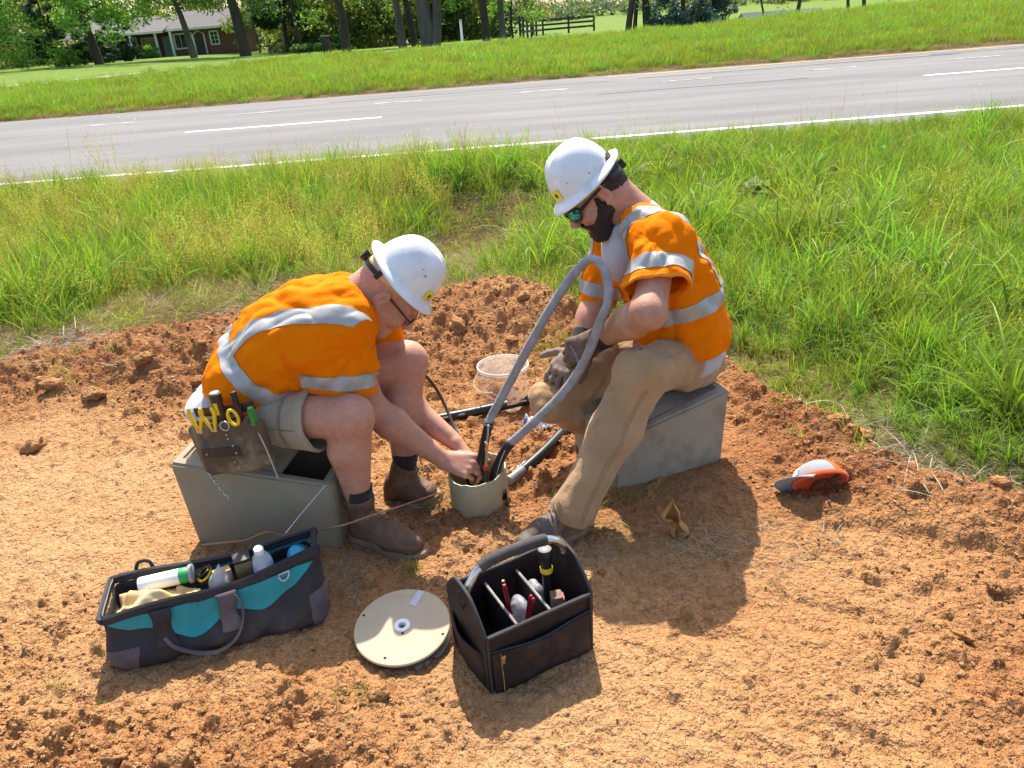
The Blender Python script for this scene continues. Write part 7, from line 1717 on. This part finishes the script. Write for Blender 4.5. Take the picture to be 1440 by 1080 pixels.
    S = SDF(P(.23, .17, .10) - .09, P(.23, .17, .10) + .09, .004); S.ell(P(.232, .165, .105), (.030, .035, .05), R, k=0); S.wrinkle(cloth_noise(98, .007, A(.2, .3, 1), 24, 9), .03)
    V, F = S.mesh(1); tag(mk('cable_tie_pack', V, F, film_of(), None, base=tuple(P(.232, .165, .05))), 'clear pack of cable ties in the rear right of the tote', 'pack', g)
    b = MB(); t = np.linspace(-.4, 3.5, 18); c = P(.168, .020, .155); b.tube(np.array([c + ex * .010 * math.cos(a) + ez * .014 * math.sin(a) for a in t]), .0035, 8); tag(b.build('snap_hook', STEEL, None, base=tuple(c - ez * .02)), 'small steel snap hook at the front edge of the tote', 'hook', g)
def film_of():
    return M('clear_film_tote', (.72, .74, .78), rough=.18, alpha=.40, spec=.8, bump=.6, bscale=60, bdist=.01)
tote()

# ---- cap, leaf, bucket, wrappers
def small_things():
    GREY = fabric('cap_grey_twill', (.30, .30, .305), (.26, .26, .265), scale=12); ORG = fabric('cap_orange', (.85, .14, .03), (.75, .10, .02), scale=12); OM = M('cap_orange_mesh', (.90, .13, .02), rough=.7, var=.15, scale=200, translucent=(1, .2, .05))
    root = empty('baseball_cap', (1.02, 2.29, 0), 'grey and orange baseball cap lying on its side on the soil', 'cap')
    up = unit(A(-.12, .84, .50)); fw = unit(A(-.98, -.05, .02)); R = axes(z=up, x=fw); c = A(1.055, 2.245, .052)
    n = 40; V = []; rows = 11
    for i in range(rows):
        t = i / (rows - 1) * .5 * math.pi; a = np.arange(n) * 2 * np.pi / n
        sq = 1 + .04 * np.cos(a * 3 + 1) - .10 * (np.sin(a) < 0) * np.abs(np.sin(a)) * math.cos(t)
        V.append(np.stack([.094 * math.cos(t) * np.cos(a) * sq, .078 * math.cos(t) * np.sin(a) * sq, np.full(n, .080 * math.sin(t))], 1))
    V = np.concatenate(V) @ R.T + c
    F = [(i * n + j, i * n + (j + 1) % n, (i + 1) * n + (j + 1) % n, (i + 1) * n + j) for i in range(rows - 1) for j in range(n)]
    fa = lambda j: abs(((j + .5) / n * 360 + 180) % 360 - 180)
    Ff = [f for k, f in enumerate(F) if fa(k % n) < 110]; Fb = [f for k, f in enumerate(F) if fa(k % n) >= 110]
    o = mk('crown_front', V, Ff, GREY, root, True); o.modifiers.new('t', 'SOLIDIFY').thickness = .003
    o = mk('crown_back', V, Fb, OM, root, True); o.modifiers.new('t', 'SOLIDIFY').thickness = .003
    Vi = (V - c) * .955 + c - up * .002; o = mk('lining', Vi, [f[::-1] for f in F[:n * 7]], ORG, root, True)
    b = MB(); a = np.linspace(0, 2 * np.pi, 40); b.tube(np.array([c + (R @ A(.094 * math.cos(q) * 1.01, .078 * math.sin(q) * (1 - .10 * (math.sin(q) < 0) * abs(math.sin(q))), .004)) for q in a]), .0045, 6, cap=False, flat=1.8, up=tuple(up)); b.build('sweat_band', ORG, root)
    G = np.zeros((8, 20, 3))
    for i, v in enumerate(np.linspace(0, 1, 8)):
        for j, u in enumerate(np.linspace(-1.15, 1.15, 20)):
            rr = .092 + .070 * v * math.cos(u * .62); G[i, j] = c + R @ A(rr * math.cos(u), .076 * math.sin(u) * (1 + .20 * v), .004 - .020 * u * u * (.4 + .6 * v) + .006)
    b = MB(); b.sheet(G); q = b.build('visor', GREY, root, sharp=None); q.modifiers.new('t', 'SOLIDIFY').thickness = .004
    b = MB(); G2 = np.zeros((4, 6, 3))
    for i, v in enumerate(np.linspace(.18, .42, 4)):
        for j, u in enumerate(np.linspace(-.10, .42, 6)): G2[i, j] = c + R @ (A(.094 * math.cos(v * 1.57) * math.cos(u), .078 * math.cos(v * 1.57) * math.sin(u), .080 * math.sin(v * 1.57)) * 1.035)
    b.sheet(G2); b.build('front_patch', M('white_patch', (.75, .75, .74), rough=.6, var=.1, scale=90), root, sharp=None)
    # dry leaf
    lm = M('dry_leaf', (.62, .33, .11), rough=.7, col2=(.46, .22, .07), scale=30, translucent=(.75, .42, .12), bump=.4, bscale=120)
    G = np.zeros((16, 9, 3))
    for i, t in enumerate(np.linspace(0, 1, 16)):
        w = .034 * math.sin(math.pi * min(max(t * .97 + .015, 0), 1)) ** .8 * (1 + .25 * math.sin(t * 11)); curl = .9 + 1.6 * (t - .5) ** 2
        for j, u in enumerate(np.linspace(-1, 1, 9)):
            G[i, j] = A(.505 + w * math.sin(u * 2.3) * (.8 + .3 * math.sin(t * 9)) + .016 * math.sin(t * 6), 2.085 + w * (math.cos(u * 2.3) - .6) * curl + .02 * t, -.002 + .118 * t + .012 * math.sin(t * 7 + u * 2))
    b = MB(); b.sheet(G); q = b.build('dry_leaf', lm, None, base=(.505, 2.085, 0), sharp=None); q.modifiers.new('t', 'SOLIDIFY').thickness = .0012; tag(q, 'curled dry brown leaf standing on the shaded soil before the right box', 'leaf')
    # clear pail behind the pipe
    root = empty('clear_pail', (-.035, 3.13, 0), 'clear plastic pail with pale rim on the soil behind the pipe stub', 'pail')
    cl = M('clear_plastic', (.80, .76, .68), rough=.12, alpha=.24, spec=.7, bump=.2, bscale=30, bdist=.004); rimm = M('milky_rim', (.82, .78, .70), rough=.3, alpha=.55, var=.05)
    c = A(-.035, 3.13, -.01); R = axes(z=unit(A(-.05, .03, 1)), x=A(1, 0, 0)); b = MB(); b.lathe([(.0, .004), (.098, .004), (.101, .012), (.106, .10), (.112, .185), (.114, .19)], 48, c, R); b.build('pail_wall', cl, root)
    b = MB(); b.lathe([(.112, .186), (.117, .186), (.118, .192), (.117, .198), (.112, .198), (.112, .186)], 48, c, R); b.build('rim', rimm, root)
    b = MB(); b.lathe([(0, .197), (.111, .196)], 48, c, R); b.build('lid_film', M('lid_clear', (.78, .72, .62), rough=.15, alpha=.12, spec=.7), root)
    b = MB(); b.tube(spline([c + A(-.112, -.02, .18), c + A(-.135, -.06, .14), c + A(-.10, -.10, .12), c + A(-.05, -.118, .125)], 20), .003, 8); b.build('handle', rimm, root)
    for z in (.06, .085):
        t = np.linspace(0, 6.28, 40); b = MB(); b.tube(np.array([c + A(.09 * math.cos(a), .09 * math.sin(a), z + .008 * math.sin(2 * a)) for a in t]), .0018, 6, cap=False); b.build('orange_cord', M('orange_cord', (.65, .20, .06), rough=.6, var=.2), root)
    b = MB(); aa = np.linspace(-1.5, -.4, 10); G = np.array([[c + A(.1105 * math.cos(a), .1105 * math.sin(a), z) for a in aa] for z in (.05, .14)]); b.sheet(G); b.build('label', M('pail_label', (.75, .62, .50), rough=.5, col2=(.35, .10, .08), scale=40, ramp=(.40, .46)), root, sharp=None)
    def crumple(nm, pos, sx, sy, h, mat, lab, cat, rot=0, seed=1, grp=None):
        G = np.zeros((14, 18, 3)); Rz = yaw(rot)
        for i, v in enumerate(np.linspace(-1, 1, 14)):
            for j, u in enumerate(np.linspace(-1, 1, 18)):
                z = h * (.5 + .5 * vnoise(np.array(u * 2.3 + seed), np.array(v * 2.1), seed=seed)) * (1 - .5 * max(abs(u), abs(v)) ** 3) + .25 * h * vnoise(np.array(u * 5.), np.array(v * 5. + seed), seed=seed + 3); p = Rz @ A(u * sx * (1 + .15 * float(vnoise(np.array(v * 3.), np.array(seed * 1.)))), v * sy, 0); G[i, j] = A(*pos) + p + A(0, 0, max(z, 0.001))
        b = MB(); b.sheet(G); q = b.build(nm, mat, None, base=pos, sharp=None); q.modifiers.new('t', 'SOLIDIFY').thickness = .0015; return tag(q, lab, cat, grp)
    crumple('snack_wrapper', (.095, 2.87, 0.0), .050, .050, .085, M('wrapper_white_blue', (.75, .78, .80), rough=.3, col2=(.05, .25, .62), scale=22, ramp=(.40, .46), bump=.3, bscale=60), 'white and blue wrapper lying between the clear pail and the gloved hand', 'wrapper', 20, 2)
    crumple('yellow_cloth', (.23, 2.99, 0.0), .13, .07, .13, M('yellow_cloth', (.80, .52, .14), rough=.8, var=.12, scale=18, bump=.3), 'orange-edged yellow cloth heaped behind the gloved hands', 'cloth', 10, 5)
    b = MB(); b.tube(spline([(.085, 2.93, .10), (.11, 2.94, .145), (.17, 2.97, .165), (.235, 3.0, .185), (.27, 3.02, .17)], 24), .011, 10, flat=.6); tag(b.build('orange_strap', ORG, None, base=(.15, 2.95, .1)), 'bright orange strap on top of the yellow cloth', 'strap')
    crumple('plastic_strip', (.045, 2.62, 0.004), .012, .055, .018, M('strip_white', (.70, .74, .76), rough=.25, col2=(.25, .50, .62), scale=30, ramp=(.42, .5)), 'white and blue plastic strip on the soil under the lifted knee', 'strip', -30, 7)
    crumple('foil_scrap', (-.018, 2.545, 0.004), .030, .010, .018, M('foil', (.66, .66, .66), rough=.25, metal=.5, var=.2, scale=40), 'small pale foil scrap on the soil right of the pipe stub', 'scrap', 25, 9)
    # pliers dangling from the gloved hand
    r = empty('snips', (.245, 2.40, .50), 'small snips with a yellow loop handle in the gloved hands', 'snips')
    t = np.linspace(0, 6.28, 22); b = MB(); b.tube(np.array([A(.244 + .013 * math.cos(a), 2.452 + .004 * math.cos(a), .455 + .020 * math.sin(a)) for a in t]), .0045, 8, cap=False); b.build('yellow_loop', YELLOW, r)
    b = MB(); b.tube([A(.245, 2.452, .473), A(.230, 2.46, .520), A(.213, 2.47, .550)], [.006, .006, .003], 8, flat=.5); b.build('blade', STEEL, r)
small_things()

# ---- loose clods
def clods():
    rng = np.random.default_rng(3); ms = []
    for k in range(5):
        bm = bmesh.new(); bmesh.ops.create_icosphere(bm, subdivisions=3, radius=1.0)
        for v in bm.verts:
            p = np.array(v.co); q = 1 + .42 * float(vnoise(np.array(p[0] * 1.6 + k * 7), np.array(p[1] * 1.6), np.array(p[2] * 1.6), k)) - .22 * abs(float(vnoise(np.array(p[0] * 2.6), np.array(p[1] * 2.6 + k * 3), np.array(p[2] * 2.6), k + 5))) + .20 * float(vnoise(np.array(p[0] * 3.5), np.array(p[1] * 3.5 + k), np.array(p[2] * 3.5), k + 9)) + .11 * float(vnoise(np.array(p[0] * 9), np.array(p[1] * 9 + k), np.array(p[2] * 9), k + 19)); v.co *= q; v.co.z *= .72
        me = bpy.data.meshes.new('soil_clod'); bm.to_mesh(me); bm.free(); me.polygons.foreach_set('use_smooth', np.ones(len(me.polygons), bool)); me.materials.append(SOIL); set_attr(me, 'moist', np.full(len(me.vertices), .38 + .10 * (k % 3))); ms.append(me)
    spots = [(-.42, 1.50, .030), (-.62, 1.42, .026), (-.86, 1.28, .035), (-1.05, 1.33, .026), (-.55, 1.30, .024), (1.60, 2.10, .040), (1.42, 2.32, .026), (1.32, 2.50, .030), (1.27, 2.62, .034), (1.55, 1.78, .026), (1.35, 1.70, .020), (1.72, 1.95, .030), (1.18, 1.55, .024), (.98, 1.42, .028), (-2.05, 3.45, .065), (-1.85, 3.62, .040), (-2.3, 3.55, .045), (-2.15, 3.05, .050), (-1.55, 3.50, .036), (-1.30, 3.70, .030), (-1.98, 3.90, .055), (-.25, 3.72, .055), (.02, 3.60, .030), (-.05, 3.92, .035), (-.45, 3.62, .028), (.10, 3.85, .032), (.24, 1.93, .014), (-1.45, 1.28, .030), (-.66, 1.22, .030), (1.35, 1.40, .026)]
    for x, y, r in spots:
        o = bpy.data.objects.new('soil_clod', ms[rng.integers(5)]); COL.objects.link(o); z = float(dirt_z(np.array(x), np.array(y)))
        o.location = (x, y, z + r * .12); o.scale = (r * rng.uniform(.9, 1.35), r * rng.uniform(.85, 1.1), r); o.rotation_euler = (rng.normal(0, .2), rng.normal(0, .2), rng.uniform(0, 6.28))
        o.parent = DIRT
    # crumbs: too many to count
    cr = []
    for k in range(3):
        V = np.array(bpy.data.meshes['soil_clod'].vertices[0].co) if False else None
        bm = bmesh.new(); bmesh.ops.create_icosphere(bm, subdivisions=1, radius=1.0)
        for v in bm.verts: v.co *= 1 + .7 * (rng.uniform() - .5); v.co.z *= .8
        me = bpy.data.meshes.new('crumb'); bm.to_mesh(me); bm.free(); me.materials.append(SOIL); set_attr(me, 'moist', np.full(len(me.vertices), .12 + .14 * k)); cr.append(bpy.data.objects.new('crumb', me))
    n = 85000; y = .75 + 3.9 * rng.uniform(size=n) ** 1.25; x = rng.uniform(-1, 1, n) * (1.3 + .62 * y) - .1
    ed = edge_dist(x, y); cm = clod_mask(x, y); keep = (ed > .0) & (rng.uniform(size=n) < .16 + .75 * np.clip(cm, 0, 1))
    x, y, cm = x[keep], y[keep], cm[keep]; n = len(x); s = .0016 + .0048 * rng.uniform(size=n) ** 3.2 * (.6 + cm) + .009 * (rng.uniform(size=n) < .010) * cm
    scatter('soil_crumbs', cr, np.stack([x, y, dirt_z(x, y) + s * .15], 1), rng.uniform(0, 6.28, n), np.stack([s * rng.uniform(.8, 1.4, n), s, s * .85], 1), rng.integers(0, 3, n), 'fine crumbs of clay strewn over the dug soil', 'crumbs')
clods()
bpy.context.view_layer.update()
